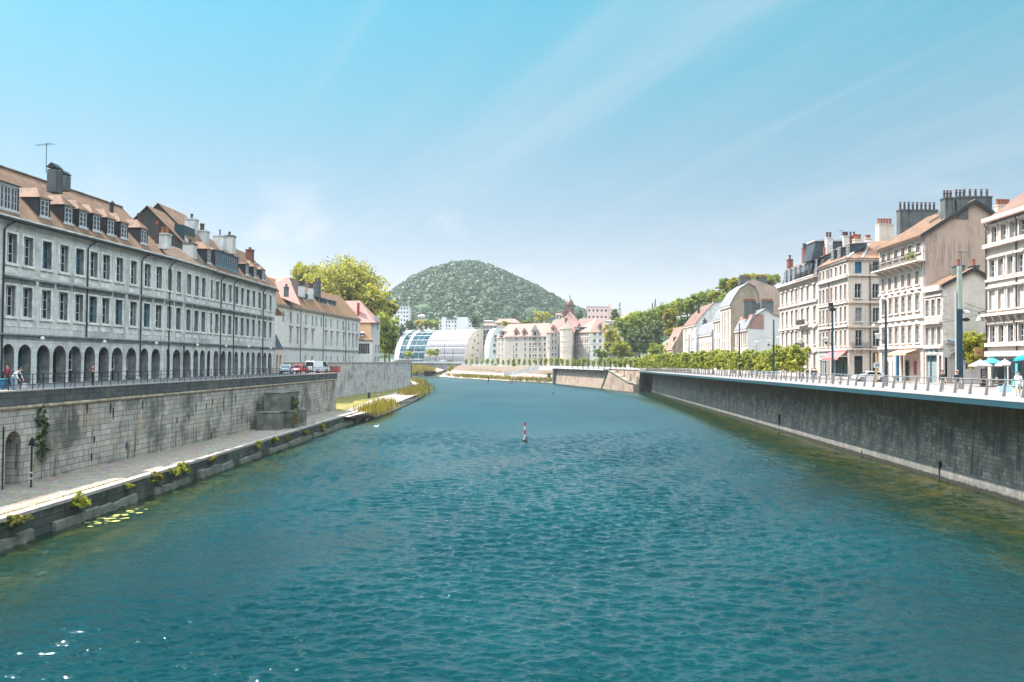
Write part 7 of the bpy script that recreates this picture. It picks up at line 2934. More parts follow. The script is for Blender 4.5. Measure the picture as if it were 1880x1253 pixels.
def cdormer(b, px0, px1, y0, y1, Y, roofm, rh=4, pointed=True):
    x0, x1, a, c, z0, z1 = pxbox(px0, px1, y0, y1, Y, 9)
    mb = MB()
    mb.box(x0, x1, a, c, z0, z1, 0)
    w = (x1 - x0)
    mb.box(x0 + w * .3, x1 - w * .3, a - .06, a, z0 + (z1 - z0) * .25, z0 + (z1 - z0) * .8, 1)
    d = mb.build('dormer', [M_cblock, M_glass], b)
    mb = MB()
    m = (x0 + x1) / 2
    mb.prism([(x0 - .4, z1), (x1 + .4, z1), (m, z1 + rh)], 1, a - .4, c + 3)
    o = mb.build('dormer_roof', roofm, b)
    o.parent = d


cdormer(CB, 944, 952, 609, 617, YC + 18, M_tile_pink, 2.8)
cdormer(CB, 959, 967, 609, 615.5, YC + 13, M_tile_pink, 2.6)
cdormer(CB, 976.5, 988, 607, 619, YC + 5.5, M_cblock, 4.0)
cdormer(CB, 917, 929, 609, 617, YC + 27, M_edge, .8)
# middle pavilion
zEm = zof(1015, 610, YC - 6)
pm = [Vector((ray(px, 640).x * Y, Y)) for px, Y in ((1003, YC - 1), (1009, YC - 7), (1053, YC - 6), (1056, YC + 8))]
fm_ = [Fr(a, b) for a, b in zip(pm, pm[1:])]
facade(CB, fm_[0], 7.4, zEm, [([1007], 1007, y0, y1, 1.5, 'case2', M_white, M_glass) for y0, y1 in ((620, 613), (632, 625), (643, 637))], M_cblock, surround=.2)
facade(CB, fm_[1], 7.4, zEm, [([1014.5, 1020], 1017, y0, y1, 1.2, 'case2', M_white, M_glass) for y0, y1 in ((619, 613), (632, 624), (643, 636), (655, 648))], M_cblock, surround=.2)
facade(CB, fm_[2], 7.4, zEm, [], M_cblock)
mb = MB()
tipL = at(1017, 587.5, YC + 2); tip = at(1047, 572, YC + 10)
a, b, c, d = at(1001, 611, YC - 1), at(1009, 611.5, YC - 7.5), at(1054, 609.5, YC - 6), at(1064, 600, YC + 12)
mb.face([b, c, at(1037, 586, YC + 2), tipL])
mb.face([a, b, tipL])
mb.face([at(1030, 590, YC + 3), at(1064, 592, YC + 6), tip])
mb.face([at(1064, 592, YC + 6), d + Vector((0, 10, 0)), tip])
mb.face([at(1030, 590, YC + 3), tip, at(1026, 590, YC + 16)])
mb.face([c, d, at(1064, 592, YC + 6), at(1037, 586, YC + 2)])
mb.build('pavilion_roof', M_tile_pink, CB)
tc_ = at(1039.5, 640, YC - 8)
R_ = 11.5 * YC / FPX
mb = MB()
zt2 = zof(1039, 606, YC - 8)
mb.lathe([(R_, 7.4), (R_, zt2), (R_ * 1.12, zt2 + .3), (R_ * 1.12, zt2 + 1.2)], (tc_.x, tc_.y, 0), 18)
mb.build('turret', M_cream2, CB)
mb = MB()
for y in (617, 627, 637, 643, 646):
    z = zof(1039, y, YC - 8)
    mb.lathe([(R_ + .01, z - .2), (R_ + .18, z - .15), (R_ + .18, z + .15), (R_ + .01, z + .2)], (tc_.x, tc_.y, 0), 18)
mb.build('turret_bands', M_cream_trim, CB)
mb = MB()
mb.prism([(at(1031, 607, YC - 8.5).x, zt2 + 1.2), (at(1048, 607, YC).x, zt2 + 1.2), (at(1046, 600, YC).x, zt2 + 3.2), (at(1040, 594, YC).x, zt2 + 5.6), (at(1034, 600, YC).x, zt2 + 3.2)], 1, tc_.y - 1.5, tc_.y - .5)
mb.build('turret_gable', M_cream2, CB)
mb = MB()
q = pxbox(1037, 1042, 584, 599, YC - 7, 1.5)
mb.box(*q)
mb.build('brick_stack', M_brick, CB)
# dark cupola
cc = at(1046, 590, YC + 14)
u = YC / FPX * 1.03
mb = MB()
zb_ = zof(1046, 595, YC + 14)
def zc(y): return zof(1046, y, YC + 14)
mb.lathe([(8.5 * u, zb_ - 4), (8 * u, zc(573)), (7 * u, zc(568))], (cc.x, cc.y, 0), 8, 0)
for k in range(8):
    a = 2 * pi * (k + .5) / 8
    mb.tube([(cc.x + cos(a) * 6.2 * u, cc.y + sin(a) * 6.2 * u, zc(568)), (cc.x + cos(a) * 6.2 * u, cc.y + sin(a) * 6.2 * u, zc(561))], .3, 5, 0)
mb.lathe([(7.4 * u, zc(561)), (7.6 * u, zc(560)), (6.6 * u, zc(556)), (5 * u, zc(552.5)), (2.5 * u, zc(549.5)), (1.2 * u, zc(548)), (.9 * u, zc(545)), (.2 * u, zc(540))], (cc.x, cc.y, 0), 10, 0)
mb.build('cupola', plain('brown_copper', (0.10, 0.05, 0.04), 0.5, 0.4, .6), CB)
mb = MB()
q = pxbox(1034, 1041, 567, 590, YC + 8, 2.5)
mb.box(*q)
mb.build('brick_stack', M_brick, CB)
# right wing: lit river front and shaded end
zEr = zof(1070, 609.5, YC - 4)
PR = [Vector((ray(px, 640).x * Y, Y)) for px, Y in ((1052, YC + 4), (1082.5, YC - 14), (1116, YC - 6))]
fr_ = [Fr(a, b) for a, b in zip(PR, PR[1:])]
facade(CB, fr_[0], 7.4, zEr, [([1055, 1060.5, 1065, 1069.5, 1075, 1079], 1067, y0, y1, 1.5, 'case2', M_white, M_glass_c) for y0, y1 in ((618, 612), (631, 623), (642, 636), (657, 648))], M_cblock, surround=.2)
facade(CB, fr_[1], 7.4, zEr, [([1091.5, 1102, 1112], 1100, y0, y1, 2.0, 'case2', M_white, M_glass) for y0, y1 in ((616, 611), (629, 623), (641, 635.5), (655, 648))], M_pale, surround=.2)
mb = MB()
for fr in fr_:
    for y in (619, 632, 645):
        z = zof(1085, y, YC - 10)
        n_ = MB(fr.M()); n_.box(0, fr.L, -.2, .1, z - .2, z + .2)
        k = len(mb.v); mb.v += n_.v; mb.f += [tuple(i + k for i in f) for f in n_.f]; mb.m += n_.m
mb.build('cornices', M_cream_trim, CB)
mb = MB()
a, b, c = at(1048, 611, YC + 4.5), at(1083, 610.5, YC - 15), at(1117.5, 609.5, YC - 6.5)
r0, r1 = at(1065, 585.5, YC + 8), at(1096, 583.5, YC + 4)
mb.face([a, b, r1, r0])
mb.face([b, c, r1])
mb.face([a, r0, r1, c, Vector((c.x, c.y + 20, zEr)), Vector((a.x, a.y + 20, zEr))])
mb.build('wing_roof', M_tile_pink, CB)
cdormer(CB, 1056, 1080, 601, 606, YC - 3, M_edge, .6)
cdormer(CB, 1012, 1020, 602, 607, YC - 6, M_tile_pink, 2.2)
cdormer(CB, 1098.5, 1105.5, 599.5, 606, YC - 9, M_tile_red, 2.2)

# white and pink flats, villas on the rise behind
def flats(name, label, px0, px1, y0, y1, Y, mat, nc, nr, zb=12, turret=None, side=0, wm=None):
    x0, x1, a, b, z0, z1 = pxbox(px0, px1, y0, y1, Y, 14)
    o = thing(name, label, 'block of flats', (x0, Y, zb))
    fr = Fr((x0, Y), (x1, Y))
    ops = []
    for i in range(nc):
        for j in range(nr):
            if brnd.random() < .84:
                u = fr.L * (i + .5) / nc
                z = z0 + (z1 - z0) * (j + .45) / nr
                ops.append((u - fr.L / nc * .24, u + fr.L / nc * .24, z - .8, z + .9))
    mb = MB()
    wall(mb, fr, 0, fr.L, zb - 2, z1, ops, .3)
    mb.face([(x0, Y, zb - 2), (x0 + side, Y + 16, zb - 2), (x0 + side, Y + 16, z1), (x0, Y, z1)])
    mb.face([(x1, Y, zb - 2), (x1 + side, Y + 16, zb - 2), (x1 + side, Y + 16, z1), (x1, Y, z1)])
    mb.face([(x0, Y, z1), (x1, Y, z1), (x1 + side, Y + 16, z1), (x0 + side, Y + 16, z1)])
    mb.build('wall', mat, o)
    for (ua, ub, za, zb_) in ops:
        win(o, fr, (ua + ub) / 2, za, ub - ua, zb_ - za, .25, 'one', M_white, M_glass)
    mb = MB()
    mb.box(x0 - .3, x1 + .3, Y - .3, Y + 16, z1, z1 + .5)
    mb.build('parapet', M_edge, o)
    return o


M_flatw = plain('white_flats_render', (0.52, 0.50, 0.49), 0.85, 0.06, .1)
M_flatp = plain('pink_flats_render', (0.56, 0.38, 0.34), 0.85, 0.06, .1)
flats('tower_block', 'white tower block half hidden by the plane trees below the hill', 719, 750, 563, 606, 760, M_flatw, 6, 6, 20)
F_ = flats('long_flats', 'long white flats with stair towers below the wooded hill', 806, 871, 588, 609, 790, M_flatw, 12, 3, 20)
for px0, px1, y0 in ((811, 819, 583), (838.5, 859, 582.5)):
    mb = MB(); mb.box(*pxbox(px0, px1, y0, 607, 789, 8)); mb.build('stair_tower', M_flatw, F_)
flats('low_flats', 'low pale house with flat roof among trees left of the long flats', 773, 800, 592, 602, 800, M_flatw, 4, 1, 30)
F_ = flats('pink_flats', 'pink and beige flats on the skyline right of the cupola', 1078, 1116, 564, 600, 700, M_flatp, 5, 3, 20, side=6)
for px, h in ((1077, 3), (1100, 2), (1107, 2.5)):
    p = at(px, 562, 702)
    mb = MB(); mb.box(p.x - .5, p.x + .5, 702, 703, p.z - 3, p.z + h * .3); mb.build('vent_stack', M_flatp, F_)
mb = MB(); mb.box(*pxbox(1116, 1121, 559, 600, 701, 3)); mb.build('lift_tower', M_flatp, F_)


def villa(label, px0, px1, y0, y1, yr, Y, rm=None):
    x0, x1, a, b, z0, z1 = pxbox(px0, px1, y0, y1, Y, 10)
    o = thing('villa', label, 'house', (x0, Y, z0 - 8), 'villas below the wooded hill')
    fr = Fr((x0, Y), (x1, Y))
    n = max(2, int((px1 - px0) / 6))
    zw = z0 + (z1 - z0) * .25
    ops = [(fr.L * (k + .3) / n, fr.L * (k + .7) / n, zw, zw + (z1 - z0) * .5) for k in range(n)]
    mb = MB()
    wall(mb, fr, 0, fr.L, z0 - 8, z1, ops, .2)
    mb.face([(x1, Y, z0 - 8), (x1, b, z0 - 8), (x1, b, z1), (x1, Y, z1)])
    mb.build('wall', M_cream, o)
    for q in ops: win(o, fr, (q[0] + q[1]) / 2, q[2], q[1] - q[0], q[3] - q[2], .15, 'one', M_white, M_glass)
    zr = zof((px0 + px1) / 2, yr, Y)
    m = (x1 - x0) * .2
    mb = MB()
    A_, B2, C2, D2 = Vector((x0 - .6, Y - .6, z1)), Vector((x1 + .6, Y - .6, z1)), Vector((x1 + .6, b, z1)), Vector((x0 - .6, b, z1))
    R0, R1_ = Vector((x0 + m, Y + 5, zr)), Vector((x1 - m, Y + 5, zr))
    for f in ([A_, B2, R1_, R0], [B2, C2, R1_], [C2, D2, R0, R1_], [D2, A_, R0]): mb.face(f)
    mb.build('roof', rm or M_tile_pink, o)


villa('long orange-roofed villa between the curved building and the pale tree', 907, 955, 593, 600, 585, 720)
villa('small villa with flat pale roof left of the long orange-roofed villa', 888, 906, 590, 602, 588, 730, M_edge)
villa('low orange-roofed villa left of the turreted block', 886, 912, 598, 606, 594, 690)
villa('hidden villa on the slope left of the cupola', 1020, 1032, 578, 588, 575, 760)
villa('pale villa with orange roof above the right trees', 1140, 1152, 584, 591, 579, 700)
villa('small pale house under the hill right of the tower block', 768, 779, 581, 592, 577, 860, M_edge)
villa('dark-roofed house left of the curved building', 722, 742, 617, 640, 611, 690, M_slate)
villa('flat-roofed pale building right of the pink flats', 1112, 1145, 590, 606, 588, 620, M_edge)
# pylons on the slope
for px, y0, lab in ((1203, 549, 'lattice mast poking over the wooded slope'), (1198, 556, 'shorter mast beside the lattice mast on the wooded slope')):
    p = at(px, y0, 520)
    mb = MB()
    for s in (-1, 1):
        mb.tube([(p.x + s * 1.4, 520, p.z - 16), (p.x, 520, p.z)], .18, 4)
    for k in range(6):
        z = p.z - 14 + 2.4 * k
        w_ = 1.3 * (p.z - z) / 16
        mb.tube([(p.x - w_, 520, z), (p.x + w_, 520, z + 1.2)], .12, 4)
    solo('lattice_mast', mb, M_metal_dark, lab, 'mast')
# ------------------------------------------------------------------ street furniture, vehicles, people
def mast(px, py_top, X0, label, lantern=None, two_tone=False, r=.17, mat=None, group='blue masts along the promenade', name='street_mast', h=None):
    k = ray(px, 660).x
    Y = X0 / (k - .0456)
    x = k * Y
    z0 = zR(Y)
    zt = zof(px, py_top, Y) if h is None else z0 + h
    t = thing(name, label, 'street lamp' if lantern else 'mast', (x, Y, z0), group)
    mb = MB()
    mb.tube([(x, Y, z0), (x, Y, z0 + 1.0)], r * 1.25, 8, 1)
    if two_tone:
        zm = zof(px, 568, Y)
        mb.tube([(x, Y, z0 + 1.0), (x, Y, zm)], r, 8, 0, r * .95)
        mb.tube([(x, Y, zm), (x, Y, zt)], r * .9, 8, 2, r * .8)
    else:
        mb.tube([(x, Y, z0 + 1.0), (x, Y, zt)], r, 8, 0, r * .62)
    mb.build('pole', [mat or M_mast, M_steel, M_mastgrey], t)
    if lantern:
        lx, ly = lantern
        zl = zof(lx, ly, Y)
        xl = ray(lx, ly).x * Y
        mb = MB()
        mb.tube([(x, Y, zl - .75), (x + (xl - x) * .3, Y, zl - .35), (xl, Y, zl - .3)], .045, 6)
        mb.lathe([(.06, -.5), (.14, -.42), (.16, -.22), (.05, -.18)], (xl, Y, zl), 8)
        mb.build('lamp_arm', M_mast, t)
        mb = MB()
        mb.lathe([(.12, -.2), (.36, .35), (.33, .37), (.02, .4)], (xl, Y, zl), 10)
        mb.build('lantern', M_lampglass, t)
    return t, x, Y, zt


mast(1626.5, 552, 35.4, 'blue-green mast with lantern before the balcony house', (1611.5, 619))
mast(1528.5, 557, 35.4, 'blue-green mast with lantern and black floodlights before the corner house', (1516, 625))
mast(1420.5, 587, 35.4, 'blue-green mast with lantern behind the clipped row before the pale gable', (1411, 630))
for px, py, lab in ((1357.5, 594, 'tall mast behind the clipped row left of the two dark chimney stacks'), (1309, 605, 'tall mast behind the clipped row before the slim beige house'),
                    (1281.5, 614, 'tall mast behind the clipped row at the left corner of the low white house'), (1265, 614, 'tall mast behind the clipped row before the shuttered block'),
                    (1239, 628, 'mast behind the clipped row before the stone cottage'), (1214, 632, 'mast behind the clipped row left of the stone cottage'), (1188, 636, 'mast behind the clipped row under the dark chestnut tree')):
    mast(px, py, 36.0, lab)
Yq = 35.4 / (ray(1528.5, 660).x - .0456)
c = at(1526.5, 560, Yq)
mb = MB()
mb.box(c.x - .35, c.x + .1, Yq - .25, Yq + .1, c.z - .25, c.z + .25)
mb.box(c.x - .2, c.x + .35, Yq - .3, Yq + .05, c.z - .8, c.z - .4)
solo('floodlight', mb, M_black, 'pair of black floodlights on top of the mast before the corner house', 'floodlight')
t, xm, Ym, zm = mast(1762, 489, 39.0, 'thick two-tone banner mast, grey above and blue-green below, before the gabled house', r=.30, two_tone=True, group=None, name='banner_mast')
mb = MB()
mb.box(xm - .42, xm - .3, Ym - .06, Ym + .06, zR(Ym) + .5, zm - 2.4)
mb.build('pale_edge_strip', M_edge, t)
for py, m in ((574, M_lampglass), (588, M_black)):
    z = zof(1769, py, Ym)
    mb = MB()
    mb.tube([(xm + .2, Ym, z), (xm + .5, Ym, z + .1)], .05, 5, 1)
    mb.lathe([(.1, -.15), (.34, -.05), (.34, .12), (.1, .22)], (xm + .62, Ym, z), 10, 0)
    mb.build('spotlight', [m, M_black], t)
# thin lamp post at the near end of the row
t, x, Y, zt = mast(1469.5, 630, 42.5, 'slim black lamp post with lantern at the near end of the clipped row', r=.06, mat=M_iron, group=None, name='lamp_post')
mb = MB()
mb.lathe([(.06, -.3), (.15, -.2), (.34, .55), (.3, .6), (.02, .68)], (x, Y, zt + .1), 10)
mb.build('lantern', M_lampglass, t)
for px, py, lab in ((1389, 630, 'small lantern rising over the clipped row, left of the mast before the pale gable'), (1351, 642, 'small dark lantern over the clipped row below the gambrel house'), (1329, 644, 'small dark lantern over the clipped row below the slim beige house')):
    t, x, Y, zt = mast(px, py + 3, 42.5, lab, r=.06, mat=M_iron, group='lamp posts among the clipped trees', name='lamp_post')
    mb = MB()
    mb.lathe([(.06, -.3), (.15, -.2), (.34, .55), (.3, .6), (.02, .68)], (x, Y, zt + .1), 10)
    mb.build('lantern', M_lampglass, t)
# far thin masts in front of the turreted block
for px, y0, Y, lab in ((943, 634, 505, 'thin far mast before the left wing of the turreted block'), (973, 636, 490, 'thin far mast before the gabled dormer of the turreted block'), (995, 638, 470, 'thin far mast left of the turret'),
                       (1025, 634, 440, 'thick far mast standing at the concrete pier before the turret'), (1052, 634, 410, 'thin far mast between the turret and the right wing'), (1082, 638, 385, 'thin far mast at the corner of the right wing'),
                       (1116, 636, 355, 'thin far mast at the right end of the turreted block'), (816, 632, 600, 'thin mast before the white barrel vault, left one'), (832, 640, 602, 'thin mast before the white barrel vault, right one')):
    c = at(px, y0, Y)
    mb = MB()
    mb.tube([(c.x, Y, 7.8), (c.x, Y, c.z)], .2 if px != 1025 else .38, 6, 0, .12)
    solo('street_mast', mb, M_mast, lab, 'mast', base=(c.x, Y, 7.8), group='far masts round the bend')

# big hanging lamp over the street and its wires
c = at(1799, 584, 99)
t = thing('hanging_lamp', 'bell-shaped grey street lamp on a bracket from the cream house wall', 'street lamp', (c.x, 99, c.z))
mb = MB()
mb.tube([tuple(at(1797, 574, 99)), tuple(at(1812, 571, 99.6))], .05, 5)
mb.tube([tuple(at(1797, 574, 99)), tuple(at(1798, 579, 99))], .08, 5)
mb.build('bracket', M_metal_dark, t)
mb = MB()
mb.lathe([(.08, .45), (.2, .35), (.3, 0), (.42, -.35), (.36, -.38), (.02, -.3)], (c.x, 99, c.z), 12)
mb.build('lamp_shade', M_mastgrey, t)
WI = [((1770, 556), (1826, 572)), ((1770, 566), (1812, 574)), ((1690, 598), (1812, 575)), ((1690, 594), (1640, 590))]
for k, (a, b) in enumerate(WI[:3]):
    p, q = at(*a, 95), at(*b, 98)
    m = (p + q) / 2 - Vector((0, 0, .15))
    mb = MB()
    mb.tube([p, m, q], .018, 4)
    solo('span_wire', mb, M_iron, ['upper span wire from the banner mast to the cream house', 'lower span wire from the banner mast to the cream house', 'long span wire crossing the grey gable to the cream house'][k], 'wire')
for px, py, Y, lab in ((1604, 597, 141, 'small white bracket lamp on the corner house beside the balcony house'), (1428, 619, 186, 'small bracket lamp on the far corner of the mansard house')):
    c = at(px, py, Y)
    mb = MB()
    mb.tube([(c.x, Y, c.z), (c.x, Y - .1, c.z + .5), (c.x + 1.2, Y, c.z + .6)], .04, 5, 1)
    mb.lathe([(.1, .2), (.3, -.2), (.02, -.25)], tuple(c), 8, 0)
    solo('wall_lamp', mb, [M_lampglass, M_iron], lab, 'wall lamp', base=c)


def wheel_pair(root, x, y, r, w=.18):
    for s in (-1, 1):
        mb = MB()
        M = Matrix.Rotation(pi / 2, 4, 'Y')
        n = 14
        ring = [(r * cos(2 * pi * k / n), r * sin(2 * pi * k / n)) for k in range(n)]
        mb.prism([(y + a, r + b) for a, b in ring], 0, s * x - w / 2, s * x + w / 2)
        o = mb.build('wheel', M_tyre)
        o.parent = root
        mb = MB()
        mb.prism([(y + a * .6, r + b * .6) for a, b in ring], 0, s * x + s * w / 2 - .02, s * x + s * (w / 2 + .015))
        q = mb.build('rim', M_steel)
        q.parent = o


def car(name, label, pos, heading, paint, kind='hatch', cat='car'):
    """local +Y is the front"""
    t = thing(name, label, cat, pos)
    t.rotation_euler = (0, 0, heading)
    BASE[t.name] = Vector((0, 0, 0))
    if kind == 'van':
        L, Wd, prof = 4.9, .96, [(-2.4, .35), (-2.45, .9), (-2.3, 1.95), (-2.1, 2.08), (1.0, 2.08), (1.35, 1.95), (1.85, 1.2), (2.35, 1.0), (2.45, .7), (2.45, .3)]
    elif kind == 'sedan':
        L, Wd, prof = 4.4, .88, [(-2.15, .3), (-2.2, .75), (-2.1, .95), (-1.55, 1.0), (-1.0, 1.42), (.35, 1.45), (1.05, 1.0), (2.0, .85), (2.2, .65), (2.2, .3)]
    else:
        L, Wd, prof = 4.1, .87, [(-2.0, .3), (-2.05, .8), (-1.9, 1.0), (-1.55, 1.45), (.25, 1.5), (1.05, 1.0), (1.85, .85), (2.05, .65), (2.05, .3)]
    zw = 1.12 if kind == 'van' else .95
    mb = MB()
    pts = prof
    n = len(pts)
    def wid(z): return Wd if z <= zw else Wd - (z - zw) * (.12 if kind == 'van' else .32)
    for s in (-1, 1):
        mb.face([(s * wid(z), y, z) for y, z in (pts if s < 0 else reversed(pts))])
    for a, b in zip(pts, pts[1:] + pts[:1]):
        mb.face([(-wid(a[1]), *a), (wid(a[1]), *a), (wid(b[1]), *b), (-wid(b[1]), *b)])
    mb.build('body', paint, t)
    top = max(z for y, z in pts)
    def ycross(z, front):
        best = None
        for a, b in zip(pts, pts[1:]):
            if (a[1] - z) * (b[1] - z) <= 0 and a[1] != b[1]:
                y = a[0] + (b[0] - a[0]) * (z - a[1]) / (b[1] - a[1])
                if best is None or (y > best if front else y < best): best = y
        return best
    za, zb = zw + .05, top - .12
    for s in (-1, 1):
        ya, yb = ycross(za, False) + .2, ycross(za, True) - .2
        yc, yd = ycross(zb, False) + .2, ycross(zb, True) - .15
        if kind == 'van': ya = yc = .35
        mb = MB()
        mb.face([(s * (wid(za) + .006), ya, za), (s * (wid(za) + .006), yb, za), (s * (wid(zb) + .006), yd, zb), (s * (wid(zb) + .006), yc, zb)])
        mb.build('side_window', M_glass, t)
        mb = MB()
        mb.box(s * (wid(zw) + .02), s * (wid(zw) + .2), yb - .35, yb - .2, zw + .05, zw + .2)
        mb.build('wing_mirror', M_black, t)
    for front, nm in ((True, 'windscreen'), (False, 'rear_window')):
        e = .012 if front else -.012
        mb = MB()
        y0, y1 = ycross(za + .02, front) + e, ycross(zb, front) + e
        mb.face([(-wid(za) + .1, y0, za + .02 + .01), (wid(za) - .1, y0, za + .03), (wid(zb) - .1, y1, zb + .01), (-wid(zb) + .1, y1, zb + .01)])
        mb.build(nm, M_glass, t)
    yf, yr = pts[-2][0], pts[1][0]
    for s in (-1, 1):
        mb = MB(); mb.box(s * .5, s * .8, yf - .2, yf + .02, .6, .76); mb.build('headlight', M_lampglass, t)
        mb = MB(); mb.box(s * .66, s * .84, yr - .03, yr + .1, .78, 1.25 if kind == 'van' else .95); mb.build('tail_light', M_red, t)
    mb = MB(); mb.box(-.26, .26, yf, yf + .025, .42, .53); mb.build('number_plate', M_white, t)
    mb = MB(); mb.box(-.26, .26, yr - .03, yr, .55, .66); mb.build('number_plate', M_white, t)
    mb = MB(); mb.box(-Wd + .04, Wd - .04, yf - .05, yf + .02, .26, .40); mb.box(-Wd + .04, Wd - .04, yr - .02, yr + .05, .26, .46); mb.build('bumper', M_black, t)
    r = .33 if kind != 'van' else .35
    for y in (-L * .29, L * .3): wheel_pair(t, Wd - .08, y, r)
    return t


def on_street(px, Y, z): return (ray(px, 670).x * Y, Y, z)


car('white_van', 'white van seen from behind with red tail lights at the end of the left quay', on_street(583, 152, SL + .01), radians(-22), M_carwhite, 'van', 'van')
car('red_car', 'red hatchback facing the camera between the white van and the arcade', on_street(549, 144, SL + .01), radians(172), M_carred, 'hatch')
car('pale_car', 'pale car half hidden behind the last arches of the left quay', on_street(526, 141, SL + .01), radians(8), M_carblue, 'hatch')
car('white_car', 'white car in the side street beside the corner house', on_street(1598, 119, zR(119) + .02), radians(84), M_carwhite, 'sedan')
for k, (px, lab, pm) in enumerate(((724, 'white car on the left end of the bridge', M_carwhite), (813, 'white car on the bridge before the barrel vault', M_carwhite), (826, 'dark car on the bridge beside the white one', M_black))):
    car('distant_car', lab, (ray(px, 664).x * 604, 604, zof(790, 664.5, 596) + .02), radians(90), pm, 'hatch')
mb = MB()
mb.box(-46, -31.5, 160.2, 160.5, SL, SL + 1.15)
solo('red_barrier', mb, plain('rust_red_fence', (0.30, 0.07, 0.05), .8, .25, .5), 'rust red low fence behind the parked cars', 'fence')
t = thing('plaza_fence', 'dark iron fence right of the white van closing the plaza', 'fence', (-34, 156, SL))
mb = MB()
pa, pb = Vector((LW1.x - 3.5, 157.5, SL)), Vector((LW1.x + .2, 156.6, SL))
for h in (.25, 1.2): mb.tube([pa + Vector((0, 0, h)), pb + Vector((0, 0, h))], .035, 5)
mb.build('rails', M_iron, t)
for k in range(22):
    q = pa + (pb - pa) * k / 21
    mb = MB(); mb.box(q.x - .03, q.x + .03, q.y - .03, q.y + .03, SL, SL + 1.25); mb.build('bar', M_iron, t)

# tram nose at the right edge
xt = 49.6
yn = xt / ray(1850, 670).x
t = thing('turquoise_tram', 'turquoise tram nosing in at the right edge behind the railing', 'tram', (xt, yn, zR(yn)))
z0 = zR(yn)
def tram_sec(y, z): return z
mb = MB()
secs = [(yn, .55, 1.2, 2.1), (yn - .35, 1.15, .5, 2.75), (yn - 1.0, 1.27, .3, 3.15), (yn - 2.0, 1.3, .25, 3.35), (yn - 24, 1.3, .25, 3.35)]
xc = xt + 1.3
rings = []
for y, hw, zb, zt in secs:
    rings.append([(xc - hw, y, z0 + zb), (xc + hw, y, z0 + zb), (xc + hw, y, z0 + zt - .25), (xc + hw * .8, y, z0 + zt), (xc - hw * .8, y, z0 + zt), (xc - hw, y, z0 + zt - .25)])
for a, b in zip(rings, rings[1:]):
    for k in range(6):
        mb.face([a[k], a[(k + 1) % 6], b[(k + 1) % 6], b[k]])
mb.face(rings[0])
mb.build('body', M_tram, t)
mb = MB()
a, b = rings[2], rings[4]
def lerp(p, q, f): return Vector(p) + (Vector(q) - Vector(p)) * f
for y0, y1 in ((yn - .9, yn - 2.9), (yn - 3.2, yn - 4.6), (yn - 5.0, yn - 8.5), (yn - 9, yn - 12)):
    hw = 1.27 if y0 > yn - 1 else 1.3
    mb = MB()
    mb.face([(xc - hw - .025, y0, z0 + .9), (xc - 1.325, y1, z0 + .9), (xc - 1.325, y1, z0 + 2.85), (xc - hw - .01, y0, z0 + 2.7)])
    mb.build('side_window', M_glass, t)
mb = MB()
o = Vector((-.012, .03, 0))
mb.face([Vector(rings[0][0]) * .2 + Vector(rings[0][5]) * .8 + o * 3, Vector(rings[0][1]) * .2 + Vector(rings[0][2]) * .8 + o, Vector(rings[1][3]) + o, Vector(rings[1][4]) + o * 4])
mb.face([Vector(rings[0][0]) + o * 2, Vector(rings[0][5]) + o * 2, Vector(rings[1][5]) + o * 3, Vector(rings[1][0]) + o * 3 + Vector((0, 0, .5))])
mb.face([Vector(rings[1][0]) + o * 2 + Vector((0, 0, .5)), Vector(rings[1][5]) + o * 2, Vector(rings[2][5]) + o * 2, Vector(rings[2][0]) + o * 2 + Vector((0, 0, .7))])
mb.build('windscreen', M_glass, t)
mb = MB()
mb.box(xc - 1.42, xc - 1.36, yn - 1.9, yn - 1.5, z0 + 1.1, z0 + 2.5)
mb.build('door_panel', M_tealcloth, t)
mb = MB()
mb.box(xc - 1.2, xc + 1.2, yn - 24, yn - 1.2, z0 + .02, z0 + .3)
mb.build('skirt', M_black, t)
mb = MB()
for s in (-1, 1):
    mb.box(xc + s * .7 - .04, xc + s * .7 + .04, 30, 200, z0 - .12, z0 + .02)
struct('tram_rails', mb, M_steel)


def parasol(px, py_top, rad_px, Y, mat, label):
    c = at(px, py_top, Y)
    z0 = zR(Y)
    t = thing('parasol', label, 'parasol', (c.x, Y, z0), 'parasols of the cafe terrace')
    R = rad_px * Y / FPX
    mb = MB()
    n = 4
    for k in range(n):
        a, b = pi / 4 + pi / 2 * k, pi / 4 + pi / 2 * (k + 1)
        P, Q = Vector((c.x + R * 1.25 * cos(a), Y + R * 1.25 * sin(a), c.z - .62)), Vector((c.x + R * 1.25 * cos(b), Y + R * 1.25 * sin(b), c.z - .62))
        T = Vector((c.x, Y, c.z))
        mb.face([P, Q, T])
        mb.face([P, Q, Q - Vector((0, 0, .14)), P - Vector((0, 0, .14))])
    mb.lathe([(.06, 0), (.03, .12)], tuple(c), 6)
    mb.build('canopy', mat, t)
    mb = MB()
    mb.tube([(c.x, Y, z0 + .05), (c.x, Y, c.z)], .035, 6)
    for k in range(4):
        a = pi / 4 + pi / 2 * k
        mb.tube([(c.x, Y, c.z - .75), (c.x + R * .6 * cos(a), Y + R * .6 * sin(a), c.z - .35)], .015, 4)
    mb.build('pole', M_white, t)
    mb = MB()
    mb.box(c.x - .45, c.x + .45, Y - .45, Y + .45, z0 + .01, z0 + .08)
    mb.build('base', M_concrete_shade, t)
    return c


cW = parasol(1800, 660.5, 17, 93, M_whitecloth, 'pale parasol on the left of the cafe terrace under the ivy')
cT = parasol(1821, 656.5, 17.5, 96, M_tealcloth, 'teal parasol in the middle of the cafe terrace')
cX = parasol(1845, 659.5, 14, 91, M_whitecloth, 'pale parasol on the right of the cafe terrace beside the tram')


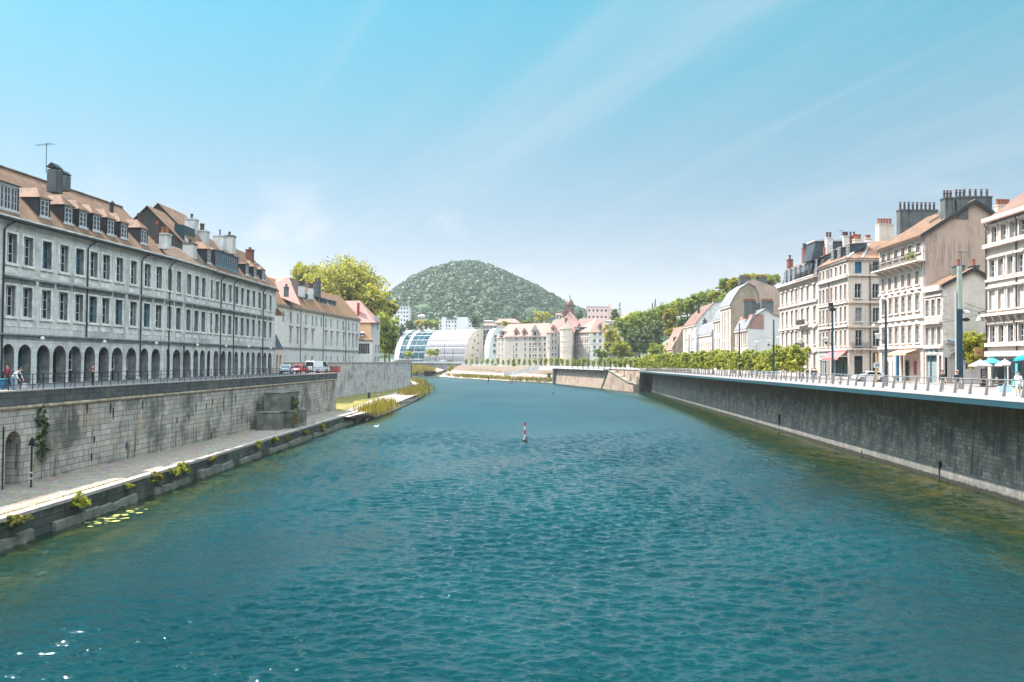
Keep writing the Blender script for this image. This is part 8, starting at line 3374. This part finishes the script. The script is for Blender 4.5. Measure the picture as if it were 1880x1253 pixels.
def table(px, Y, label):
    x, z0 = ray(px, 690).x * Y, zR(Y)
    t = thing('cafe_table', label, 'table', (x, Y, z0), 'cafe tables')
    mb = MB(); mb.lathe([(.38, .72), (.4, .74), (.4, .77), (.38, .78)], (x, Y, z0), 12); mb.build('tabletop', M_wood, t)
    mb = MB(); mb.tube([(x, Y, z0 + .02), (x, Y, z0 + .72)], .03, 6); mb.lathe([(.25, .01), (.22, .04), (.03, .06)], (x, Y, z0), 10); mb.build('leg', M_iron, t)
    return x, Y, z0


def chair(x, y, z, ang, mat, label):
    t = thing('cafe_chair', label, 'chair', (x, y, z), 'cafe chairs')
    t.rotation_euler = (0, 0, ang)
    BASE[t.name] = Vector((0, 0, 0))
    mb = MB(); mb.box(-.21, .21, -.21, .21, .43, .46); mb.build('seat', mat, t)
    mb = MB(); mb.hexa([(-.2, -.23, .5), (.2, -.23, .5), (.2, -.2, .5), (-.2, -.2, .5), (-.2, -.31, .86), (.2, -.31, .86), (.2, -.28, .86), (-.2, -.28, .86)]); mb.build('backrest', mat, t)
    for sx in (-1, 1):
        for sy in (-1, 1):
            mb = MB(); mb.tube([(sx * .19, sy * .19, .44), (sx * .21, sy * .21, 0)], .016, 5); mb.build('leg', M_iron, t)


tx, ty, tz = table(1818, 92.5, 'small round cafe table between the two seated people')
table(1838, 92, 'small round cafe table under the right parasol')
chair(tx - .75, ty, tz, radians(-90), M_wood, 'cafe chair of the dark-clothed sitter')
chair(tx + .75, ty, tz, radians(90), M_wood, 'cafe chair of the pale-shirted sitter')
chair(ray(1834, 690).x * 91.6, 91.6, zR(91), radians(-80), M_wood, 'empty wooden cafe chair left of the right table')
chair(ray(1843, 690).x * 92.2, 92.2, zR(92), radians(80), M_tealcloth, 'empty teal cafe chair beside the tram')
mb = MB()
c = at(1806, 688, 93)
mb.hexa([(c.x - .3, 92.8, zR(93)), (c.x + .3, 92.8, zR(93)), (c.x + .3, 93.3, zR(93)), (c.x - .3, 93.3, zR(93)), (c.x - .3, 93, c.z + .6), (c.x + .3, 93, c.z + .6), (c.x + .3, 93.05, c.z + .6), (c.x - .3, 93.05, c.z + .6)], 0)
mb.hexa([(c.x - .22, 92.83, zR(93) + .5), (c.x + .22, 92.83, zR(93) + .5), (c.x + .22, 92.9, zR(93) + .5), (c.x - .22, 92.9, zR(93) + .5), (c.x - .22, 92.94, c.z + .5), (c.x + .22, 92.94, c.z + .5), (c.x + .22, 92.97, c.z + .5), (c.x - .22, 92.97, c.z + .5)], 1)
solo('menu_board', mb, [M_black, M_whitecloth], 'folding menu board with a pale sheet behind the left parasol pole', 'menu board')

# bicycle stands and a bicycle by the promenade
for k, (px, lab) in enumerate(((1583, 'bicycle hoop left of the lantern mast before the balcony house'), (1637, 'bicycle hoop right of the lantern mast before the balcony house'), (1652, 'second bicycle hoop right of that mast, in front of the orange awning'), (1664, 'bicycle hoop before the red shop window'), (1555, 'bicycle hoop before the red awning'))):
    Yb_ = 41.0 / (ray(px, 700).x - .0456)
    x = ray(px, 700).x * Yb_
    z0 = zR(Yb_)
    mb = MB()
    mb.tube([(x - .45, Yb_, z0), (x - .45, Yb_, z0 + .8), (x + .45, Yb_, z0 + .8), (x + .45, Yb_, z0)], .03, 6)
    solo('bicycle_stand', mb, M_steel, lab, 'bicycle stand', group='bicycle hoops on the promenade')
x, Yb_ = ray(1535, 690).x * 108, 108
z0 = zR(108)
t = thing('bicycle', 'parked bicycle leaning beside the mast before the corner house', 'bicycle', (x, 108, z0))
for s in (-.52, .52):
    mb = MB()
    mb.tube([(x + s + .33 * cos(2 * pi * k / 16), 108, z0 + .34 + .33 * sin(2 * pi * k / 16)) for k in range(17)], .025, 5)
    mb.build('wheel', M_tyre, t)
mb = MB()
A_, B2, C2, D2, E_ = (x - .52, 108, z0 + .34), (x - .08, 108, z0 + .3), (x - .2, 108, z0 + .85), (x + .38, 108, z0 + .85), (x + .52, 108, z0 + .34)
for a, b in ((A_, B2), (A_, C2), (B2, C2), (C2, D2), (B2, D2), (D2, E_)): mb.tube([a, b], .02, 5)
mb.build('frame', M_steel, t)
mb = MB(); mb.tube([(x + .36, 107.72, z0 + 1.0), (x + .36, 108.28, z0 + 1.0)], .018, 5); mb.tube([D2, (x + .36, 108, z0 + 1.0)], .018, 5); mb.build('handlebar', M_black, t)
mb = MB(); mb.box(x - .33, x - .1, 107.94, 108.06, z0 + .93, z0 + .99); mb.tube([C2, (x - .21, 108, z0 + .94)], .015, 5); mb.build('saddle', M_black, t)
# ochre sign post with a 30 plate and a traffic light
c = at(1609, 672, 112)
t = thing('traffic_sign', 'ochre post carrying a white 30 plate in front of the side street', 'sign', (c.x, 112, zR(112)))
mb = MB(); mb.tube([(c.x, 112, zR(112)), (c.x, 112, c.z + 1.6)], .12, 6); mb.build('pole', M_yellow, t)
mb = MB(); mb.box(c.x - .42, c.x + .42, 111.82, 111.86, c.z - .25, c.z + .42); mb.build('plate', M_white, t)
fS = Fr((c.x - 1, 111.8), (c.x + 1, 111.8))
sign_text(t, fS, 1.0, c.z - .08, '30', .5, M_black, 0)
c = at(1607, 655, 116)
t = thing('traffic_light', 'black traffic light on a dark post in the side street gap', 'traffic light', (c.x, 116, zR(116)))
mb = MB(); mb.tube([(c.x, 116, zR(116)), (c.x, 116, c.z)], .07, 6); mb.build('pole', M_iron, t)
mb = MB(); mb.box(c.x - .22, c.x + .22, 115.75, 116.1, c.z - .55, c.z + .55)
for k in range(3): mb.prism([(c.x + .13 * cos(a * .785), c.z + .34 - .34 * k + .13 * sin(a * .785)) for a in range(8)], 1, 115.72, 115.76, 1)
mb.build('signal_head', [M_black, M_glass], t)

# left quay: marker, planters, handrail, litter bin, river sign
p = onZ(963.5, 811, 0)
t = thing('river_marker', 'red and white striped marker post standing in the middle of the river', 'marker post', (p.x, p.y, 0))
h = 35 * p.y / FPX
mb = MB()
for k, (a, b, m) in enumerate(((0, .18, 2), (.18, .36, 1), (.36, .62, 0), (.62, .80, 1), (.80, 1.0, 0))):
    mb.tube([(p.x, p.y, a * h), (p.x, p.y, b * h)], .125, 10, m)
mb.build('pole', [M_red, M_white, M_mastgrey], t)
mb = MB()
mb.lathe([(.05, .5), (.18, .42), (.34, .2), (.36, 0), (.3, -.3)], (p.x, p.y, .05), 10)
mb.box(p.x + .1, p.x + .5, p.y - .05, p.y + .05, .5, .58)
mb.build('float', M_metal_dark, t)
PB = [(471, 510, 757, 791, 109, 3.2, 'lower left mossy concrete block of the stepped planter'), (485, 521, 721, 757, 111, 4.0, 'tall upper concrete block of the stepped planter'),
      (515, 540, 755, 788, 112.5, 3.5, 'middle stained concrete block of the stepped planter'), (520, 540, 719, 756, 117, 2.5, 'rear concrete block behind the planter bush'),
      (541, 556, 753, 783, 116, 2.2, 'small right concrete block of the stepped planter')]
for k, (a, b, y0, y1, Y, dep, lab) in enumerate(PB):
    x0, x1, ya, yb, z0, z1 = pxbox(a, b, y0, y1, Y, dep)
    if y1 > 770: z0 = PZ - .05
    mb = MB()
    zm_ = (z0 + z1) / 2
    mb.box(x0, x1, ya, yb, z0, zm_ - .02)
    mb.box(x0 + .03, x1 - .03, ya + .03, yb, zm_ - .02, zm_ + .02)
    mb.box(x0, x1, ya, yb, zm_ + .02, z1 - .12)
    mb.box(x0 - .06, x1 + .06, ya - .06, yb, z1 - .12, z1)
    solo('concrete_block', mb, [M_concrete_shade], lab, 'concrete block', group='stepped planter blocks on the lower quay')
lob = []
r = random.Random(71)
for k in range(14):
    lob.append((at(r.uniform(521, 545), r.uniform(730, 756), 115), (.7, .6, .6)))
mb = leafcloud(71, lob, 2200, .13)
solo('planter_bush', mb, [L_dark], 'dark leafy bush spilling between the concrete planter blocks', 'shrub', uv=False)
lob = [(at(r.uniform(541, 549), r.uniform(757, 783), 112), (.3, .3, .5)) for k in range(7)]
mb = leafcloud(72, lob, 600, .11)
solo('rusty_climber', mb, [L_dry], 'yellow and rust climber in front of the right planter block', 'shrub', uv=False)
a, b = onZ(551, 795, PZ), onZ(577, 783, PZ)
t = thing('slanting_handrail', 'thin steel handrail beside the kerb below the concrete planters', 'railing', a)
mb = MB()
for h in (.75, 1.0): mb.tube([a + Vector((0, 0, h)), b + Vector((0, 0, h))], .03, 5)
mb.build('rails', M_steel, t)
for f in (0, .8, .9, 1.0):
    q = a + (b - a) * f
    mb = MB(); mb.tube([q, q + Vector((0, 0, 1.0))], .03, 5); mb.build('post', M_steel, t)
p = onZ(677.5, 732, 1.51)
t = thing('litter_bin', 'dark green litter bin on the lawn edge under the far quay wall', 'bin', p)
hb = 11 * p.y / FPX
mb = MB(); mb.lathe([(.32, 0), (.36, .1), (.36, hb - .15), (.3, hb - .1)], p, 10); mb.build('body', M_greenpaint, t)
mb = MB(); mb.lathe([(.4, hb - .12), (.42, hb - .02), (.2, hb)], p, 10); mb.build('lid', M_metal_dark, t)
p = onZ(57, 895, PZ)
zt = zof(55, 802, p.y)
t = thing('river_sign', 'dark post with a triangular top beside the arched doorway on the lower quay', 'sign', p)
mb = MB(); mb.tube([p, (p.x, p.y, zt - .4)], .06, 6); mb.build('pole', M_iron, t)
mb = MB(); mb.prism([(p.x - .28, zt - .62), (p.x + .28, zt - .62), (p.x, zt)], 1, p.y - .03, p.y + .03); mb.build('triangle_plate', M_iron, t)
mb = MB()
for z in (.55, .95): mb.box(p.x - .16, p.x + .16, p.y - .09, p.y - .05, PZ + z, PZ + z + .1)
mb.build('white_bands', M_white, t)
mb = MB()
x, y = ray(4, 708).x * 63.5, 63.5
mb.box(x - .32, x + .32, y - .3, y + .3, SL + .02, SL + .62, 0)
mb.box(x - .36, x + .36, y - .34, y + .34, SL + .62, SL + .72, 1)
solo('blue_crate', mb, [M_blue, M_tealcloth], 'blue box on the pavement at the far left edge', 'box')
p = at(22, 712, 62)
mb = MB()
x, y = ray(46, 712).x * 62.6, 62.6
mb.lathe([(.13, .02), (.2, .05), (.17, .4), (.15, .42)], (x, y, SL), 8)
solo('white_bag', mb, [M_whitecloth], 'small white bag on the pavement by the iron railing', 'bag')
for k, (px, py, m, lab) in enumerate(((690.5, 785, M_white, 'white bird floating by the left bank'), (1015, 723, M_black, 'dark bird on the water below the sunlit wall'), (937, 704.5, M_black, 'dark bird near the far rocks'))):
    p = onZ(px, py, 0)
    s = p.y / 260
    mb = MB()
    mb.lathe([(.02, -.25), (.16, -.1), (.2, .05), (.12, .2), (.02, .26)], (0, 0, 0), 8)
    mb.v = [Vector((q.z * 1.6, q.y, q.x + .1)) * max(1, s) + p for q in mb.v]
    q = MB(); q.tube([(.3, 0, .15), (.38, 0, .4)], .06, 6); q.lathe([(.02, -.09), (.1, 0), (.02, .09)], (.42, 0, .45), 6)
    n = len(mb.v); mb.v += [w_ * max(1, s) + p for w_ in q.v]; mb.f += [tuple(i + n for i in f) for f in q.f]; mb.m += q.m
    solo('water_bird', mb, m, lab, 'bird', base=p)
p = onZ(897, 702, 0)
mb = MB(); mb.tube([p, p + Vector((0, 0, 2.6))], .3, 6)
solo('mooring_post', mb, M_metal_dark, 'dark mooring post in the water before the far rocks', 'post', base=p)


# ---- people: skinned skeletons
def person(label, pos, ang, H=1.75, pose='stand', top=None, legs=None, hat=None, short=False, group=None, bag=False, sleeves='short', hair=True):
    s = H / 1.75
    top, legs = top or M_navy, legs or M_beige
    sit = pose == 'sit'
    J = {}
    hip = .50 if sit else .93
    lean = {'bend': .85, 'sit': .08, 'lie': -.5}.get(pose, .03)
    def tors(d, w=0, f=0):      # point along the leaning spine
        return Vector((w, sin(lean) * d + f, hip + cos(lean) * d))
    J['pel'] = tors(0); J['wai'] = tors(.18); J['che'] = tors(.38); J['nek'] = tors(.55); J['hd0'] = tors(.63, 0, .02); J['hd1'] = tors(.74, 0, .035); J['hd2'] = tors(.83, 0, .02)
    V, R, Ed, tagv = [], [], [], []
    def add(p, r, k, par=None):
        V.append(p); R.append(r); tagv.append(k)
        if par is not None: Ed.append((par, len(V) - 1))
        return len(V) - 1
    pel = add(J['pel'], .135, 't'); wai = add(J['wai'], .125, 't', pel); che = add(J['che'], .15, 't', wai); nek = add(J['nek'], .055, 's', che)
    h0 = add(J['hd0'], .075, 's', nek); h1 = add(J['hd1'], .098, 's', h0); add(J['hd2'], .07, 's', h1)
    add(J['hd1'] + Vector((0, .095, -.02)), .022, 's', h1)            # nose
    for sd in (-1, 1):
        add(J['hd1'] + Vector((sd * .1, .0, -.01)), .022, 's', h1)   # ears
        st = .16 * sd if pose == 'walk' else 0
        hp = add(tors(-.06, sd * .09), .095, 'l', pel)
        if sit: kn, an, to = Vector((sd * .12, .42, .50)), Vector((sd * .12, .44, .08)), Vector((sd * .13, .60, .04))
        elif pose == 'lie': kn, an, to = Vector((sd * .12, .45, hip + .18)), Vector((sd * .14, .75, hip - .12)), Vector((sd * .15, .90, hip - .05))
        elif pose == 'walk': kn, an, to = Vector((sd * .09, st + .07, .50)), Vector((sd * .09, st * 1.5 - .02, .09)), Vector((sd * .10, st * 1.5 + .14, .04))
        else: kn, an, to = Vector((sd * .1, .02, .49)), Vector((sd * .1, -.02, .08)), Vector((sd * .12, .13, .04))
        mid = add((V[hp] + kn) / 2, .082, 'l', hp)
        k_ = add(kn, .06, 'k' if short else 'l', mid); cm = add((kn * .6 + an * .4), .058, 'k' if short else 'l', k_); a_ = add(an, .04, 'k' if short else 'l', cm); add(to, .038, 'f', a_)
        sh = add(tors(.47, sd * .19), .065, 't', che)
        if pose == 'sit': el, wr = tors(.2, sd * .26, .08), Vector((sd * .16, .36, hip + .2))
        elif pose == 'bend': el, wr = V[sh] + Vector((sd * .06, .1, -.27)), V[sh] + Vector((sd * .02, .22, -.48))
        elif pose == 'fold': el, wr = tors(.22, sd * .28, .02), tors(.24, sd * .06, .22)
        elif pose == 'lie': el, wr = tors(.2, sd * .3, -.1), tors(.02, sd * .3, .12)
        else: el, wr = tors(.19, sd * .25, -.03 - st * .3), tors(-.05, sd * .27, .05 - st * .8)
        e = add(el, .045, 'a' if sleeves == 'short' else 't', sh); w = add(wr, .03, 's', e)
        d = (wr - el).normalized()
        pm = add(wr + d * .06, .036, 's', w)
        side = Vector((0, 1, 0)) if abs(d.y) < .8 else Vector((1, 0, 0))
        for q, ln in ((-.028, .075), (-.010, .09), (.010, .085), (.028, .065)):
            f1 = add(wr + d * .10 + side * q, .011, 's', pm)
            add(wr + d * (.10 + ln) + side * q * 1.1 + Vector((-sd * .012, 0, 0)), .008, 's', f1)
        th = add(wr + d * .05 + side * .045, .012, 's', pm)
        add(wr + d * .095 + side * .06, .009, 's', th)
    me = bpy.data.meshes.new('skel')
    me.from_pydata([tuple(v * s) for v in V], Ed, [])
    ob = bpy.data.objects.new('skel', me)
    COL.objects.link(ob)
    md = ob.modifiers.new('skin', 'SKIN')
    md.use_smooth_shade = True
    for i, sv in enumerate(me.skin_vertices[0].data):
        sv.radius = (R[i] * s * (1.25 if tagv[i] == 't' and i > 0 and i < 3 else 1), R[i] * s)
        sv.use_root = i == 0
    ob.modifiers.new('sub', 'SUBSURF').levels = 1
    bpy.context.view_layer.update()
    bm_ = bpy.data.meshes.new_from_object(ob.evaluated_get(bpy.context.evaluated_depsgraph_get()))
    bpy.data.objects.remove(ob)
    bm_.name = 'body'
    bm_.materials.clear()
    for m in (top, legs, M_skin, M_black): bm_.materials.append(m)
    mi = {'t': 0, 'l': 1, 's': 2, 'k': 2, 'a': 2, 'f': 3}
    VS = [v * s for v in V]
    for p in bm_.polygons:
        c = p.center
        j = min(range(len(VS)), key=lambda i: (VS[i] - c).length - R[i] * s)
        p.material_index = mi[tagv[j]]
        p.use_smooth = True
    t = thing('person', label, 'person', pos, group)
    t.rotation_euler = (0, 0, ang)
    BASE[t.name] = Vector((0, 0, 0))
    o = bpy.data.objects.new('body', bm_)
    COL.objects.link(o); o.parent = t
    hd = J['hd1'] * s
    if hair:
        mb = MB()
        mb.lathe([(.10 * s, -.02), (.112 * s, .03), (.10 * s, .08 * s), (.06 * s, .125 * s), (.01, .14 * s)], tuple(hd + Vector((0, -.018, .01))), 10)
        mb.build('hair', M_hair, t, smooth=True)
    if hat:
        mb = MB()
        mb.lathe([(.17 * s, .05), (.175 * s, .065), (.115 * s, .075), (.105 * s, .15), (.02, .17)], tuple(hd), 12)
        mb.build('hat', hat, t, smooth=True)
    if bag:
        mb = MB()
        c = J['che'] * s + Vector((0, -.24 * s, -.05))
        mb.hexa([(c.x - .15, c.y - .07, c.z - .22), (c.x + .15, c.y - .07, c.z - .22), (c.x + .15, c.y + .08, c.z - .22), (c.x - .15, c.y + .08, c.z - .22),
                 (c.x - .12, c.y - .03, c.z + .22), (c.x + .12, c.y - .03, c.z + .22), (c.x + .12, c.y + .1, c.z + .22), (c.x - .12, c.y + .1, c.z + .22)])
        for sd in (-1, 1):
            mb.tube([(sd * .1, c.y + .1, c.z + .2), (sd * .11, c.y + .30, c.z + .2), (sd * .12, c.y + .42, c.z), (sd * .13, c.y + .2, c.z - .15)], .022, 5)
        mb.build('backpack', M_navy, t)
    return t


def stand_at(px, py_feet, guess_z, Y=None):
    if Y is None:
        p = onZ(px, py_feet, guess_z)
        for _ in range(4):
            p = onZ(px, py_feet, zR(p.y) + .012)
        return p
    x = ray(px, py_feet).x * Y
    return Vector((x, Y, zR(Y) + .012))


person('bareheaded walker in a dark top and pale trousers by the steel railing', stand_at(1730, 719.5, 8.2), radians(160), 1.78, 'walk', M_navy, M_beige)
person('walker in a brimmed hat, dark top and pale trousers by the steel railing', stand_at(1757, 721, 8.2), radians(175), 1.78, 'walk', M_navy, M_beige, hat=M_wood)
t = person('walker with a dark backpack, white shirt and shorts at the right edge', stand_at(1869.5, 727.5, 8.2), radians(150), 1.78, 'walk', M_whiteshirt, M_beige, short=True, bag=True)
c = t.location
mb = MB()
x, y, z = c.x - 1.05, c.y - .1, c.z + .28
mb.hexa([(x - .42, y - .1, z), (x + .42, y - .1, z), (x + .42, y + .1, z), (x - .42, y + .1, z), (x - .5, y - .14, z + .42), (x + .5, y - .14, z + .42), (x + .5, y + .14, z + .42), (x - .5, y + .14, z + .42)])
mb.tube([(x - .2, y, z + .42), (x, y, z + .62), (x + .2, y, z + .42)], .015, 5)
solo('shopping_bag', mb, M_paleblue, 'large pale blue bag carried beside the walker with the backpack', 'bag')
for px, lab, m in ((1482, 'dark-haired person in black behind the railing, left of three', M_black), (1491, 'person in dark clothes behind the railing, middle of three', M_navy), (1497.5, 'person in dark clothes behind the railing, right of three', M_black)):
    person(lab, stand_at(px, 700, 8.2, 128), radians(170 if px != 1491 else 120), 1.72, 'stand', m, M_jean, sleeves='long')
p_ = stand_at(1475, 700, 8.2, 129)
person('person crouched low behind the railing, left of the three in dark clothes', p_ - Vector((0, 0, .05)), radians(120), 1.55, 'sit', M_navy, M_jean)
person('seated person in black at the cafe table', (tx - .72, ty, tz), radians(-90), 1.72, 'sit', M_black, M_jean)
person('seated person in a pale shirt at the cafe table', (tx + .72, ty, tz), radians(90), 1.74, 'sit', M_whiteshirt, M_beige)
x = ray(170, 690).x * 73
person('person in a dark red shirt with folded arms on the left quay', (x, 73, SL + .01), radians(-70), 1.76, 'fold', M_darkred, M_black)
x = ray(14, 690).x * 66
person('person in a dark red jacket walking under the first arch at far left', (x, 66, SL + .01), radians(170), 1.72, 'walk', M_darkred, M_black, sleeves='long')
x = ray(24, 700).x * 60.6
person('person in white shirt and jeans bending over the left iron railing', (x, 60.6, SL + .01), radians(-95), 1.75, 'bend', M_whiteshirt, M_jean, sleeves='long')
p = onZ(693, 726.5, 1.52)
person('person in grey reclining on the lawn edge by the far quay wall', Vector((p.x, p.y, 1.52 - .80)), radians(-60), 1.75, 'lie', M_concrete, M_beige)
# ------------------------------------------------------------------ summer haze
mb = MB()
mb.box(-3700, 3700, -120, 5400, -3, 420)
m = bpy.data.materials.new('summer_haze')
m.use_nodes = True
nt = NT(m.node_tree)
nt.n.clear()
out = nt.add('ShaderNodeOutputMaterial')
pv = nt.add('ShaderNodeVolumePrincipled')
pv.inputs['Color'].default_value = (0.86, 0.93, 1.0, 1)
pv.inputs['Density'].default_value = HAZE
pv.inputs['Anisotropy'].default_value = 0.25
nt.l.new(pv.outputs[0], out.inputs['Volume'])
try:
    m.cycles.homogeneous_volume = True
except Exception:
    pass
o = mb.build('haze', m, None, uv=False)
o['kind'] = 'stuff'
